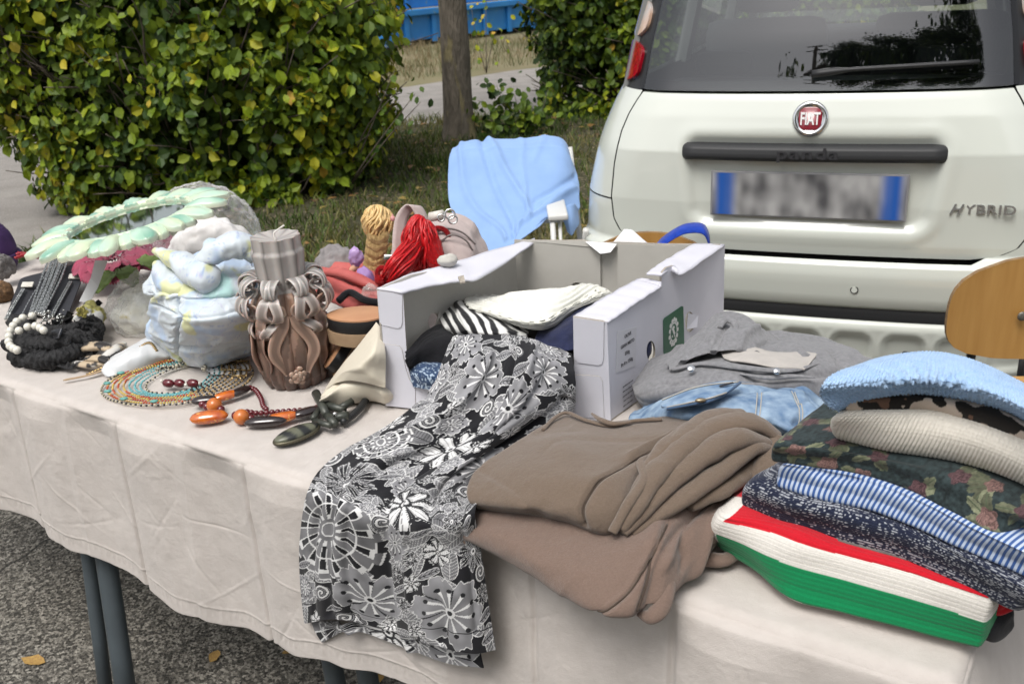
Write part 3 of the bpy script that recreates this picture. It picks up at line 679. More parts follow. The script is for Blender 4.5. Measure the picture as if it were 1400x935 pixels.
# parking sensors
def disc_on(name, s, z, r, m, off=.002, th=.004, parent=CAR):
    P = plan(np.array([qof(s, z)]), np.array([z]))[0]; O = W2(P)-CT*off
    V = [O+(math.cos(a)*CS+math.sin(a)*np.array([0, 0, 1]))*r+CT*o for o in (0, th) for a in np.linspace(0, 2*math.pi, 24, endpoint=False)]
    return mk(name, V, [tuple(range(24))]+[(i, (i+1) % 24, 24+(i+1) % 24, 24+i) for i in range(24)], m, parent, smooth=False)
for s in (.155, -.30): PSN = disc_on('parking_sensor', s, .519, .0115, dark, .001); disc_on('sensor_face', s, .519, .0085, paint, .003, parent=PSN)
# handle trim, with raised lettering
HT = patch('handle_trim', -.368, .368, .878, .927, .018, rub, rnd=.016, th=.05, k=18)
def put_text(txt, size, s, z, m, name, ext=.002, bold=0, shear=0, sp=1., sx=1., off=.0, parent=CAR, tilt=.1):
    V, F = text_vf(txt, size, ext, bold, shear, sp); V = V*np.array([sx, 1, 1])
    O = W2(plan(np.array([qof(s, z)]), np.array([z]))[0])-CT*off; up = unit(np.array([0, 0, 1.])+CT*tilt)
    return mk(name, frame(O, CS, up, -CT)(V), F, m, parent, smooth=False)
put_text('panda', .044, .0, .904, M('black_gloss', (.030, .030, .033), .25), 'lettering', .0020, .0008, sx=1.5, off=.0200, sp=1.12, parent=HT)
badge = M('badge_grey', (.30, .31, .31), .25, metal=.6)
put_text('H', .040, .398, .752, badge, 'lettering', .0025, .0006, sx=1.0, off=.003, shear=.4); put_text('YBRID', .036, .487, .752, badge, 'lettering', .0025, .0006, sx=1.25, off=.004, sp=1.05)
# emblem
O = W2(plan(np.array([0.]), np.array([.997]))[0]); up = unit(np.array([0, 0, 1.])+CT*.22); nf = np.cross(CS, up); nf = nf if nf@CT < 0 else -nf
def ring(prof, name, m, shp=lambda a: 1., parent=CAR):
    V = []; n = 48
    for r, h in prof:
        for i in range(n):
            a = 2*math.pi*i/n; k = shp(a); V.append(O+(math.cos(a)*CS+math.sin(a)*up)*r*k+nf*h)
    F = [(j*n+i, j*n+(i+1) % n, (j+1)*n+(i+1) % n, (j+1)*n+i) for j in range(len(prof)-1) for i in range(n)]+[tuple((len(prof)-1)*n+i for i in range(n))]
    return mk(name, V, F, m, parent)
EMB = ring([(.050, 0), (.050, .006), (.046, .011), (.040, .012), (.036, .008), (.034, .007)], 'emblem', chrome)
shield = lambda a: min(1/max(abs(math.cos(a))*(1+.12*max(0, -math.sin(a))), 1e-6), 1/max(abs(math.sin(a)), 1e-6))**.8
ring([(.0325, .0085), (.030, .0095), (.0, .0098)], 'emblem_shield', M('emblem_red', (.22, .012, .025), .25, coat=.8), lambda a: min(shield(a), 1.12)*.98, parent=EMB)
V, F = text_vf('FIAT', .046, .001, .0010); V = V*np.array([.60, 1.05, 1]); V[:, 1] += .0
mk('emblem_lettering', frame(O+nf*.0115-up*.002, CS, up, nf)(V), F, M('emblem_white', (.8, .8, .8), .25), EMB, smooth=False)
# number plate, its characters blurred out
pm = bpy.data.materials.new('blurred_plate'); pm.use_nodes = True; t = pm.node_tree; N = t.nodes; L = t.links; b = N['Principled BSDF']; b.inputs['Roughness'].default_value = .45
tc = N.new('ShaderNodeTexCoord'); sp_ = N.new('ShaderNodeSeparateXYZ'); L.new(tc.outputs['UV'], sp_.inputs[0])
mp = N.new('ShaderNodeMapping'); mp.inputs['Scale'].default_value = (9, 1.3, 1); mp.inputs['Location'].default_value = (2.3, .4, 0); L.new(tc.outputs['UV'], mp.inputs[0])
nz = N.new('ShaderNodeTexNoise'); nz.inputs['Scale'].default_value = 1.; nz.inputs['Detail'].default_value = 1; L.new(mp.outputs[0], nz.inputs['Vector'])
cr = N.new('ShaderNodeValToRGB'); cr.color_ramp.elements[0].position = .3; cr.color_ramp.elements[0].color = (.07, .07, .075, 1); cr.color_ramp.elements[1].position = .68; cr.color_ramp.elements[1].color = (.36, .36, .36, 1); L.new(nz.outputs[0], cr.inputs[0])
c2_ = N.new('ShaderNodeValToRGB'); c2_.color_ramp.interpolation = 'EASE'; e = c2_.color_ramp.elements
e[0].position = 0; e[0].color = (.1, .1, .1, 1); e[1].position = 1; e[1].color = (.1, .1, .1, 1)
for p, v in ((.05, 1), (.08, .9), (.15, 0), (.85, 0), (.92, .9), (.95, 1)): x = e.new(p); x.color = (v, v, v, 1)
L.new(sp_.outputs[0], c2_.inputs[0]); mx = N.new('ShaderNodeMix'); mx.data_type = 'RGBA'; L.new(c2_.outputs[0], mx.inputs['Factor']); L.new(cr.outputs[0], mx.inputs['A']); mx.inputs['B'].default_value = (.012, .085, .36, 1); L.new(mx.outputs['Result'], b.inputs['Base Color'])
P = plan(np.array([0.]), np.array([.81]))[0]; Op = W2(P)+CT*.014
NPF = MB().box((-.276, -.067, 0), (.276, .067, .008), frame(Op+np.array([0, 0, -.030]), CS, unit(np.array([0, 0, 1])+CT*.05), -CT), bev=.003).build('number_plate_frame', M('plate_grey', (.22, .22, .23), .5), CAR, smooth=False)
X = np.linspace(-.256, .256, 2); fr_ = frame(Op-CT*.0095+np.array([0, 0, -.030]), CS, unit(np.array([0, 0, 1])+CT*.05), -CT)
mk('number_plate', fr_(np.array([(-.270, -.062, 0), (.270, -.062, 0), (.270, .062, 0), (-.270, .062, 0)])), [(0, 1, 2, 3)], pm, NPF, uv=[(0, 0), (1, 0), (1, 1), (0, 1)], smooth=False)
# rear window, black surround, lamps
gl = bpy.data.materials.new('tinted_glass'); gl.use_nodes = True; t = gl.node_tree; N = t.nodes; L = t.links
for n_ in list(N):
    if n_.type == 'BSDF_PRINCIPLED': N.remove(n_)
tr = N.new('ShaderNodeBsdfTransparent'); tr.inputs[0].default_value = (.60, .67, .65, 1); gs = N.new('ShaderNodeBsdfGlossy'); gs.inputs['Roughness'].default_value = .015; gs.inputs[0].default_value = (.9, .9, .92, 1)
fz = N.new('ShaderNodeFresnel'); fz.inputs[0].default_value = 2.1; ms = N.new('ShaderNodeMixShader'); L.new(fz.outputs[0], ms.inputs[0]); L.new(tr.outputs[0], ms.inputs[1]); L.new(gs.outputs[0], ms.inputs[2]); L.new(ms.outputs[0], N['Material Output'].inputs['Surface'])
clear = gl.copy(); clear.name = 'clear_glass'; [setattr(n.inputs[0], 'default_value', (.75, .80, .78, 1)) for n in clear.node_tree.nodes if n.type == 'BSDF_TRANSPARENT']
GW = ([1.075, 1.2, 1.35, 1.5], [.515, .500, .475, .445])
def strip(name, z0, z1, fl, fr2, m, n=30, k=24, out=.0, th=.006, parent=CAR):
    S = []
    for z in np.linspace(z0, z1, k):
        a, b = fl(z), fr2(z); s = np.linspace(a, b, n); S.append(plan(np.array([qof(v, z) for v in s]), np.full(n, z)))
    S = W2(np.array(S)); N = snorm(S)
    if (N.reshape(-1, 3)@(-CT)).mean() < 0: N = -N
    S = S+N*out; V = np.vstack([S.reshape(-1, 3), (S-N*th).reshape(-1, 3)]); m_, n_ = S.shape[:2]
    per = np.concatenate([np.arange(n_), np.arange(1, m_)*n_+n_-1, (m_-1)*n_+np.arange(n_-2, -1, -1), np.arange(m_-2, 0, -1)*n_]); q = np.roll(per, -1)
    return mk(name, V, np.vstack([gridF(m_, n_), np.stack([per, q, q+m_*n_, per+m_*n_], 1)]), m, parent, sharp=60)
S_ = []
strip('rear_window', 1.070, 1.53, lambda z: -sm(z, GW)-.0, lambda z: sm(z, GW), gl, n=60, th=.004)
bk = M('window_border', (.006, .006, .007), .12)
strip('window_border', 1.070, 1.53, lambda z: -sm(z, GW)-.014, lambda z: -sm(z, GW)-.001, bk); strip('window_border', 1.070, 1.53, lambda z: sm(z, GW)+.001, lambda z: sm(z, GW)+.014, bk)
strip('window_border', 1.072, 1.098, lambda z: -sm(z, GW), lambda z: sm(z, GW), bk, n=60, k=4, out=-.006)
def qstrip(name, z0, z1, fa, fb_, m, sg, n=14, k=30, out=.0, th=.006):
    S = []
    for z in np.linspace(z0, z1, k):
        a, b = fa(z), fb_(z); S.append(plan(sg*np.linspace(min(a, b), max(a, b), n), np.full(n, z)))
    S = W2(np.array(S)); N = snorm(S); out_ = S.mean((0, 1))-W2(np.array([0, .6, 1.2]))
    if (N.reshape(-1, 3)@out_).mean() < 0: N = -N
    S = S+N*out; V = np.vstack([S.reshape(-1, 3), (S-N*th).reshape(-1, 3)]); m_, n_ = S.shape[:2]
    per = np.concatenate([np.arange(n_), np.arange(1, m_)*n_+n_-1, (m_-1)*n_+np.arange(n_-2, -1, -1), np.arange(m_-2, 0, -1)*n_]); q = np.roll(per, -1)
    return mk(name, V, np.vstack([gridF(m_, n_), np.stack([per, q, q+m_*n_, per+m_*n_], 1)]), m, CAR, sharp=60)
red = M('red_lens', (.42, .004, .018), .10, coat=1., c2=(.22, .002, .01), ns=60); clr = M('clear_lens', (.50, .47, .45), .12, (.62, .36, .22), 9, coat=1., contrast=1.6)
for sg in (-1, 1):
    q0 = lambda z: abs(qof(sm(z, GW)+.012, z))
    qstrip('pillar', 1.066, 1.54, q0, lambda z: 2.05, dark, sg, out=-.004, n=24)
    def lens(name, z0, z1, m, f0, f1, lean=.0, pw=3.5):
        def A(z):
            u = (z-z0)/(z1-z0); e_ = max(.05, 1-abs(2*u-1)**pw); A0, B0 = q0(z)+f0+lean*(1-u), f1; c_ = (A0+B0)/2; return c_+(A0-c_)*e_, c_+(B0-c_)*e_
        qstrip(name, z0, z1, lambda z: A(z)[0], lambda z: A(z)[1], m, sg, out=.006, th=.010)
    lens('tail_light', 1.082, 1.205, red, .05, 1.90, .04, 5.); lens('indicator_light', 1.212, 1.330, clr, .08, 1.86); lens('brake_light', 1.338, 1.46, red, .06, 1.88)
# upper body: roof, pillars, side glass, windscreen
def Lb(s, t, z): return W2(np.array([s, t, z], float))
pil_m = M('interior_grey', (.16, .165, .16), .8)
for sg in (-1, 1):
    for t0, t1, u0, u1 in ((.28, .40, .38, .50), (1.02, 1.12, 1.03, 1.12), (1.95, 2.04, 1.93, 2.0), (2.75, 2.85, 2.35, 2.43)):
        V = [Lb(sg*(.612-.04*e), t, 1.06) for t in (t0, t1) for e in (0, 1)]+[Lb(sg*(.520-.04*e), t, 1.50) for t in (u0, u1) for e in (0, 1)]
        mk('side_pillar', V, [(0, 1, 3, 2), (4, 6, 7, 5), (0, 2, 6, 4), (1, 5, 7, 3), (0, 4, 5, 1), (2, 3, 7, 6)], pil_m, CAR, smooth=False)
V = [Lb(s*.52, t, z) for z in (1.50, 1.56) for t in (.30, 2.4) for s in (-1, 1)]
mk('roof', V, [(0, 1, 3, 2), (4, 6, 7, 5), (0, 4, 5, 1), (2, 3, 7, 6), (0, 2, 6, 4), (1, 5, 7, 3)], paint, CAR, smooth=False)
for sg in (-1, 1):
    for t0, t1 in ((.41, 1.01), (1.13, 1.94), (2.05, 2.34)):
        mk('side_window', [Lb(sg*.605, t0, 1.06), Lb(sg*.605, t1, 1.06), Lb(sg*.515, t1, 1.50), Lb(sg*.515, t0, 1.50)], [(0, 1, 2, 3)], clear, CAR, smooth=False)
mk('windscreen', [Lb(-.60, 2.86, 1.06), Lb(.60, 2.86, 1.06), Lb(.51, 2.42, 1.50), Lb(-.51, 2.42, 1.50)], [(0, 1, 2, 3)], clear, CAR, smooth=False)
mk('bonnet', [Lb(-.72, 2.8, 1.05), Lb(.72, 2.8, 1.05), Lb(.66, 3.6, .92), Lb(-.66, 3.6, .92), Lb(.6, 3.7, .3), Lb(-.6, 3.7, .3)], [(0, 1, 2, 3), (3, 2, 4, 5)], paint, CAR, smooth=False)
tr_m = M('seat_cloth', (.060, .062, .068), .9, (.045, .045, .05), 200); lt = M('interior_trim', (.16, .165, .16), .7)
for (s, t) in ((-.34, 1.55), (.34, 1.55)):
    MB().box((s-.25, t-.1, .55), (s+.25, t+.05, 1.18), lambda V: W2(V), bev=.06).build('seat', tr_m, CAR); MB().box((s-.13, t-.06, 1.20), (s+.13, t+.05, 1.42), lambda V: W2(V), bev=.05).build('headrest', tr_m, CAR)
MB().box((-.56, .62, .5), (.56, .74, 1.04), lambda V: W2(V), bev=.05).build('rear_seat', tr_m, CAR)
for s in (-.36, .36): MB().box((s-.10, .64, 1.045), (s+.10, .72, 1.13), lambda V: W2(V), bev=.035).build('headrest', tr_m, CAR)
MB().box((-.54, .2, .98), (.54, .62, 1.0), lambda V: W2(V)).build('parcel_shelf', M('shelf_grey', (.05, .05, .055), .8), CAR, smooth=False)
MB().box((-.58, 2.3, .7), (.58, 2.75, 1.06), lambda V: W2(V), bev=.05).build('dashboard', tr_m, CAR)
# wiper
Pw = [plan(np.array([qof(s, z)]), np.array([z]))[0] for s, z in ((-.005, 1.118), (.10, 1.128), (.25, 1.133), (.42, 1.137))]
Wp = [W2(p)-CT*.028 for p in Pw]; WIP = MB().tube(crom([Wp[0], Wp[1], Wp[2], Wp[3]], 14), [.015, .016, .016, .014]+[.009]*10, 8, flat=.7).build('wiper', rub, CAR)
MB().tube(crom([W2(p)-CT*.010 for p in (Pw[1], Pw[2], Pw[3])], 8), .005, 6).build('wiper_blade', dark, WIP)
for s in (-.57, .57): 
    for tt in (.55, 2.95):
        O = Lb(s*1.08, tt, .28); V, F = [], []
        mbw = MB()
        for r0, h0 in ((.28, -.08), (.28, .08)): pass
        n = 28; ringP = [(.10, -.085), (.19, -.09), (.27, -.08), (.285, -.04), (.285, .04), (.27, .08), (.19, .09), (.10, .085)]
        V = [O+CS*h+(math.cos(a)*CT+math.sin(a)*np.array([0, 0, 1]))*r for r, h in ringP for a in np.linspace(0, 2*math.pi, n, endpoint=False)]
        F = [(j*n+i, j*n+(i+1) % n, ((j+1) % 8)*n+(i+1) % n, ((j+1) % 8)*n+i) for j in range(8) for i in range(n)]; mk('wheel', V, F, rub, CAR)
# ================================================================== TABLE, CLOTH, CHAIRS
steel = M('grey_blue_steel', (.060, .075, .085), .42, (.05, .062, .07), 30, 3, [('n', 300, .15)], spec=.5)
TAB = thing('table', 'long folding market table on round grey steel legs, under a pale cloth', 'table', TC-TA*1.2+TN*.36-np.array([0, 0, ZT]))
tf = frame(TC*(1, 1, 0), -TA, TN, (0, 0, 1.))       # x leftwards from the near right corner, y across, z up
LT = 2.55; WT = .78
MB().box((.012, .012, .700), (LT-.01, WT-.01, .733), tf, bev=.006).build('tabletop', M('laminate', (.5, .48, .45), .5), TAB, smooth=False)
def leg(top, foot, r=.019, parent=TAB, name='leg', m=steel): return MB().tube(crom([top, (np.array(top)+foot)/2, foot], 5), r, 16).build(name, m, parent)
T1 = G(92, 536, .70)+TN*.03; F1 = G(181, 1004, 0)
leg(T1, F1, .021)
T2 = T1+np.array([-.045, .035, 0]); leg(T2, G(149, 985, 0)+np.array([-.012, .03, 0]), .015)
for px in (446, 494):
    t_ = FE(px-42, 640, -.08); t_[2] = .70; leg(t_, FE(px, 905, -.05)*np.array([1, 1, 0])+TN*.02, .019)
for x in (.18, .28): leg(tf(np.array([[x, .1, .70]]))[0], tf(np.array([[x-.02, .05, 0]]))[0])
for x in (.2, 1.1, 1.95): leg(tf(np.array([[x, WT-.1, .70]]))[0], tf(np.array([[x, WT-.05, 0]]))[0])
# cloth: flat on top, falling over the front and the right end
creX = [float((TC-FE(px, py))@TA) for px, py in ((78, 700), (222, 790), (392, 885), (745, 850), (930, 900))]
def cloth_point(a, b):
    """a leftwards from the right end (neg = past the end), b towards the viewer past the front edge (neg = on the table)"""
    da = np.maximum(-a, 0); db = np.maximum(b, 0); r = .022
    dn = np.sqrt(da**2+db**2+1e-12); ux, uy = da/dn, db/dn
    ang = np.minimum(dn/r, math.pi/2); out = r*np.sin(ang); fall = r*(1-np.cos(ang))+np.maximum(dn-r*math.pi/2, 0); both = np.clip(np.minimum(da, db)/.12, 0, 1)
    hang = np.maximum(dn-r*math.pi/2, 0)
    sway = hang*(.055+.02*fbm(a*3+2, b*0, 0, 31)+.30*ux**2)+both*.09*np.clip(hang/.2, 0, 1)
    # folds across the hanging part
    f = np.clip(hang/.28, 0, 1)
    sway = sway+f*.006*np.sin(a*17+1.2*np.sin(a*5))+f*.005*fbm(a*9, b*2, 0, 8)
    out = out+sway; x = np.maximum(a, 0)-ux*out; y = -np.maximum(-b, 0)*-1
    y = np.where(b < 0, -b, 0)-uy*out
    return np.stack([x, y, ZT-fall+.0*a], -1)
A_ = np.concatenate([np.linspace(LT+.03, .03, 900)[:-1], np.linspace(.03, -.05, 26)[:-1], np.linspace(-.05, -.30, 26)])
B_ = np.concatenate([np.linspace(-WT, -.03, 110)[:-1], np.linspace(-.03, .06, 22)[:-1], np.linspace(.06, 1, 190)])
AA, BB = np.meshgrid(A_, B_, indexing='ij')
# hem length along the front
hx, hz = zip(*[(float((TC-FE(px, py))@TA), float(FE(px, py)[2])) for px, py in ((-60, 640), (0, 672), (100, 722), (170, 756), (235, 797), (300, 830), (380, 862), (450, 876), (560, 908))])
hx = np.array(hx[::-1]); hz = np.array(hz[::-1]); Lh = np.interp(AA, np.concatenate([[-.35, 0], hx]), np.concatenate([[.36, .36], ZT-hz]))+.002*np.sin(AA*60)
t_ = np.clip((BB-.06)/.94, 0, 1); B2 = np.where(BB > .06, .06+t_*(Lh-.06+.012), BB)
P = cloth_point(AA, B2)
fallz = np.clip((ZT-P[..., 2])/.05, 0, 1)
wr = .0030*fallz*fbm(AA*7, B2*5, 0, 33, 3)+.0014*fbm(AA*18, B2*18, 0, 3, 6)+.0016*fallz*(ridge(AA*9+fbm(AA*5, B2*5, 0, 9)*1.3, B2*7, 0, 12, 4)-.3)
for cx in creX: wr = wr+(.0080*np.exp(-((AA-cx)/.005)**2)+.0150*np.sin(np.clip((AA-cx)/.05, -math.pi, math.pi)))*(.15+.85*fallz)
wr = wr+.0015*np.exp(-((AA-.95)/.004)**2)*(1-fallz)
g = np.random.default_rng(9)
for i in range(90):
    cx, cy, an, ln = g.uniform(.0, LT), g.uniform(.04, .33), g.uniform(-1.3, 1.3), g.uniform(.03, .10); dx, dy = math.cos(an), math.sin(an)
    u_ = (AA-cx)*dx+(B2-cy)*dy; v_ = -(AA-cx)*dy+(B2-cy)*dx+.05*u_**2/ln; wr = wr+g.uniform(-.0014, .0016)*np.exp(-(u_/ln)**2-(v_/g.uniform(.002, .0045))**2)
hemd = Lh+.0-B2; wr = wr-.0012*np.exp(-((hemd-.022)/.0022)**2)+.0008*(hemd < .022)*(BB > .06)+.0009*np.exp(-((hemd-.012)/.010)**2)*np.sin(AA*420)*(BB > .06)
nrm = snorm(P); nrm = np.where((nrm[..., 2:3] < 0) & (np.abs(nrm[..., 2:3]) > .5), -nrm, nrm)
if nrm[300, 40, 2] < 0: nrm = -nrm
P = P+nrm*wr[..., None]
Wd = tf(P.reshape(-1, 3)); n0 = len(Wd); Nw = nrm.reshape(-1, 3)@np.array([-TA, TN, [0, 0, 1.]])
Wi = Wd-Nw*.0016; nu, nv = AA.shape; per = np.concatenate([np.arange(nv), np.arange(1, nu)*nv+nv-1, (nu-1)*nv+np.arange(nv-2, -1, -1), np.arange(nu-2, 0, -1)*nv]); q = np.roll(per, -1)
linen = M('linen', (.535, .495, .465), .95, (.485, .445, .415), 34, 6, [('n', 900, .28), ('n', 130, .3), ('n', 26, .35)], spec=.15, sheen=.1, bdist=.003)
cl = mk('tablecloth', np.vstack([Wd, Wi]), np.vstack([gridF(nu, nv), gridF(nu, nv, off=n0), np.stack([per, q, q+n0, per+n0], 1)]), linen, uv=np.vstack([np.stack([AA, B2], -1).reshape(-1, 2)]*2))
tag(cl, 'pale greige creased linen tablecloth hanging over the front of the long table', 'tablecloth')

# plywood chairs
ply = M('beech_plywood', (.52, .285, .085), .38, (.44, .225, .06), 6, 6, [('n', 40, .08)], coat=.25, stretch=(9, 9, .7))
plye = M('plywood_edge', (.30, .20, .10), .7, (.16, .09, .04), 200, stretch=(.1, .1, 1))
def ply_chair(label, O, X, N_, w_, h, zc, bolts, seat=True):
    """O = centre of the backrest (ground projection), X across, N_ = normal towards the viewer"""
    root = thing('wooden_chair', label, 'chair', (O[0], O[1], 0), 'plywood chairs behind the table'); n = 26; m_ = 14; V = []
    for side in (0, 1):
        for j in range(m_):
            v = -1+2*j/(m_-1)
            for i in range(n):
                u = -1+2*i/(n-1); k = (abs(u)**3.2*abs(v)**3.2)**.5*.0
                e = max(0., 1-abs(v)**3.0)**(1/3.0) if abs(v) < 1 else .0; e = max(e, .45)
                x = u*w_/2*e; z = zc+v*h/2*(1-.06*u*u); c = .03*(u*e)**2
                V.append(O+X*x+N_*(c-.012*side+.008*v)+np.array([0, 0, z]))
    a = gridF(m_, n); F = np.vstack([a, a[:, ::-1]+m_*n])
    per = np.concatenate([np.arange(n), np.arange(1, m_)*n+n-1, (m_-1)*n+np.arange(n-2, -1, -1), np.arange(m_-2, 0, -1)*n]); q = np.roll(per, -1)
    F = np.vstack([F, np.stack([q, per, per+m_*n, q+m_*n], 1)])
    BR_ = mk('backrest', V, F, None, root, mats=[ply, plye], mi=[0]*(2*len(a))+[1]*len(per), sharp=45)
    for (bx_, bz) in bolts: MB().blob(O+X*bx_+N_*.012+np.array([0, 0, zc+bz]), (.011, .004, .011), 14, 6, ax=np.array([X, N_, [0, 0, 1]])).build('bolt', M('dull_steel', (.16, .15, .13), .5, metal=.6), BR_)
    for sg in (-1, 1):
        p = [O+X*sg*w_*.30-N_*.018+np.array([0, 0, zc+.0]), O+X*sg*w_*.33-N_*.03+np.array([0, 0, .50]), O+X*sg*w_*.38+N_*.0+np.array([0, 0, .0])]
        leg(p[0], p[2], .010, root, 'leg', dark); leg(O+X*sg*w_*.36-N_*.38+np.array([0, 0, .43]), O+X*sg*w_*.40-N_*.42, .010, root, 'leg', dark)
    MB().box((-w_/2*.92, -.30, .38), (w_/2*.92, -.02, .392), frame(O, X, N_, (0, 0, 1)), bev=.005).build('seat', ply, root, smooth=False)
    return root
Xc = unit([1, -.10, 0]); Nc = np.array([Xc[1], -Xc[0], 0]); Oc = at(1425, 422, 2.08); zc = Oc[2]; Oc = Oc*np.array([1, 1, 0])
ply_chair('plywood chair with rounded backrest and one bolt, at the right edge before the bumper', Oc, Xc, Nc, .42, .245, zc, [(-.045, -.012), (.12, -.012)])
Xc2 = unit([1, -.16, 0]); Nc2 = np.array([Xc2[1], -Xc2[0], 0]); O2 = at(885, 352, 2.15); z2 = O2[2]-.045; O2 = O2*np.array([1, 1, 0])
ply_chair('plywood chair almost hidden behind the white carton, only its curved top edge showing', O2, Xc2, Nc2, .285, .21, z2, [])
# white paper and blue strap hanging on it
white_paper = M('paper', (.74, .74, .74), .8, (.70, .70, .71), 30)
A, B, C_, D_ = at(856, 312, 2.07), at(830, 345, 2.07), at(885, 345, 2.06), at(925, 372, 2.06)
sheet('paper_bag', [[at(853, 313, 2.09), at(858, 313, 2.08), at(864, 315, 2.08)], [at(842, 327, 2.08), at(858, 329, 2.06), at(884, 331, 2.07)], [at(828, 348, 2.08), at(860, 352, 2.05), at(905, 350, 2.07)], [at(828, 400, 2.08), at(860, 400, 2.05), at(915, 400, 2.07)]], 24, 24, white_paper, disp=hangd(.003, 20), thick=.001)[0]
tag(bpy.data.objects['paper_bag'], 'white pointed paper bag sticking up behind the carton', 'bag')
st = crom([at(893, 345, 2.06), at(905, 331, 2.05), at(930, 315, 2.04), at(950, 311, 2.04), at(963, 314, 2.04), at(969, 325, 2.05), at(971, 340, 2.06)], 40)
Vs = []; 
for i, p in enumerate(st):
    for e in (-1, 1): Vs.append(p+unit([.25, .97, .0])*.012*e+U_*.0075*e)
blue_web = fabric('blue_webbing', (.012, .055, .42), (.008, .035, .28), 90)
_V = np.array(Vs).reshape(40, 2, 3); o_, _, _ = sheet('bag_strap', None, 40, 2, blue_web, raw=_V.transpose(0, 1, 2), thick=.002); tag(o_, 'bright blue webbing strap looped behind the carton', 'strap')

# folding chair under a pale blue towel
FCd = 3.45
wp = M('white_metal', (.62, .62, .60), .4)
tX = unit(at(775, 195, 3.5)-at(640, 197, 3.5)); tX[2] = 0; tX = unit(tX); tN = np.array([tX[1], -tX[0], 0])
o = at(708, 200, 3.48); TW0 = o.copy()
FC = thing('folding_chair', 'white metal folding armchair draped with a light blue towel', 'chair', (o[0], o[1]-.1, 0))
def q3(x, y, z): return TW0*np.array([1, 1, 0])+tX*x+tN*y+np.array([0, 0, z])
for sg in (-1, 1):
    leg(q3(sg*.19, -.01, TW0[2]-.02), q3(sg*.21, .22, .42), .010, FC, 'back_frame', wp)
    leg(q3(sg*.21, .18, .42), q3(sg*.21, .45, .0), .011, FC, 'leg', wp); leg(q3(sg*.21, .42, .62), q3(sg*.21, -.05, .0), .011, FC, 'leg', wp)
MB().box((-.2, -.03, TW0[2]-.30), (.2, -.018, TW0[2]-.02), lambda V: TW0*np.array([1, 1, 0])+V[:, :1]*tX+V[:, 1:2]*tN+V[:, 2:]*np.array([0, 0, 1])).build('backrest', wp, FC, smooth=False)
MB().box((-.2, .0, .42), (.2, .42, .44), lambda V: TW0*np.array([1, 1, 0])+V[:, :1]*tX+V[:, 1:2]*tN+V[:, 2:]*np.array([0, 0, 1])).build('seat', wp, FC, smooth=False)
ar = [at(750, 293, 3.25), at(772, 292, 3.2)]
MB().box((0, -.02, -.02), (.065, .22, .0), frame(at(749, 293, 3.10), tX, -tN, (0, 0, 1)), bev=.006).build('armrest', wp, FC)
leg(at(755, 298, 3.11), at(762, 420, 3.02), .009, FC, 'arm_post', wp); leg(at(765, 298, 3.13), at(771, 420, 3.04), .006, FC, 'arm_post', wp)
def tz(px, py, d): return at(px, py, d)
rows = [[tz(630, 300, 3.62), tz(660, 290, 3.62), tz(705, 290, 3.62), tz(750, 290, 3.62), tz(790, 300, 3.62)],
        [tz(622, 210, 3.54), tz(650, 200, 3.54), tz(700, 199, 3.54), tz(762, 198, 3.54), tz(786, 232, 3.56)],
        [tz(616, 209, 3.48), tz(645, 197, 3.46), tz(706, 195.5, 3.46), tz(766, 194, 3.46), tz(784, 224, 3.47)],
        [tz(613, 226, 3.43), tz(650, 222, 3.40), tz(706, 222, 3.38), tz(765, 222, 3.38), tz(791, 245, 3.40)],
        [tz(613, 268, 3.36), tz(655, 258, 3.34), tz(712, 256, 3.30), tz(758, 254, 3.30), tz(792, 268, 3.33)],
        [tz(620, 295, 3.28), tz(660, 292, 3.25), tz(715, 290, 3.22), tz(752, 287, 3.22), tz(790, 288, 3.3)],
        [tz(634, 325, 3.2), tz(670, 320, 3.16), tz(705, 315, 3.14), tz(738, 302, 3.14), tz(752, 296, 3.18)],
        [tz(650, 345, 3.15), tz(672, 345, 3.12), tz(700, 334, 3.1), tz(718, 322, 3.1), tz(738, 308, 3.12)]]
tow = fabric('blue_towel', (.25, .39, .66), (.22, .35, .61), 12, weave=500, st=.25)
sheet('towel', rows, 120, 120, tow, thick=.003, disp=lambda uv, S: .004*fbm(uv[..., 0]*8, uv[..., 1]*8, 0, 6),
      creases=[([(.55, .25), (.54, .95)], .008, .005), ([(.15, .42), (.95, .43)], .006, .003), ([(.32, .3), (.45, .6), (.62, .85)], .012, .011), ([(.28, .3), (.33, .65), (.5, .95)], .012, -.010), ([(.1, .3), (.14, .7), (.4, .95)], .012, .009), ([(.95, .6), (.75, .75), (.5, .9)], .016, .012), ([(.97, .5), (.8, .66), (.62, .72)], .012, -.008), ([(.7, .3), (.62, .5)], .010, .005)])
tag(bpy.data.objects['towel'], 'light blue cotton towel draped over the back of the folding chair', 'towel')
rows = [[tz(768, 285, 3.2), tz(784, 278, 3.24), tz(790, 284, 3.3)], [tz(770, 300, 3.2), tz(782, 302, 3.2), tz(792, 305, 3.26)], [tz(776, 318, 3.2), tz(782, 322, 3.2), tz(788, 312, 3.24)]]
sheet('towel_corner', rows, 20, 20, tow, parent=bpy.data.objects['towel'], thick=.003)
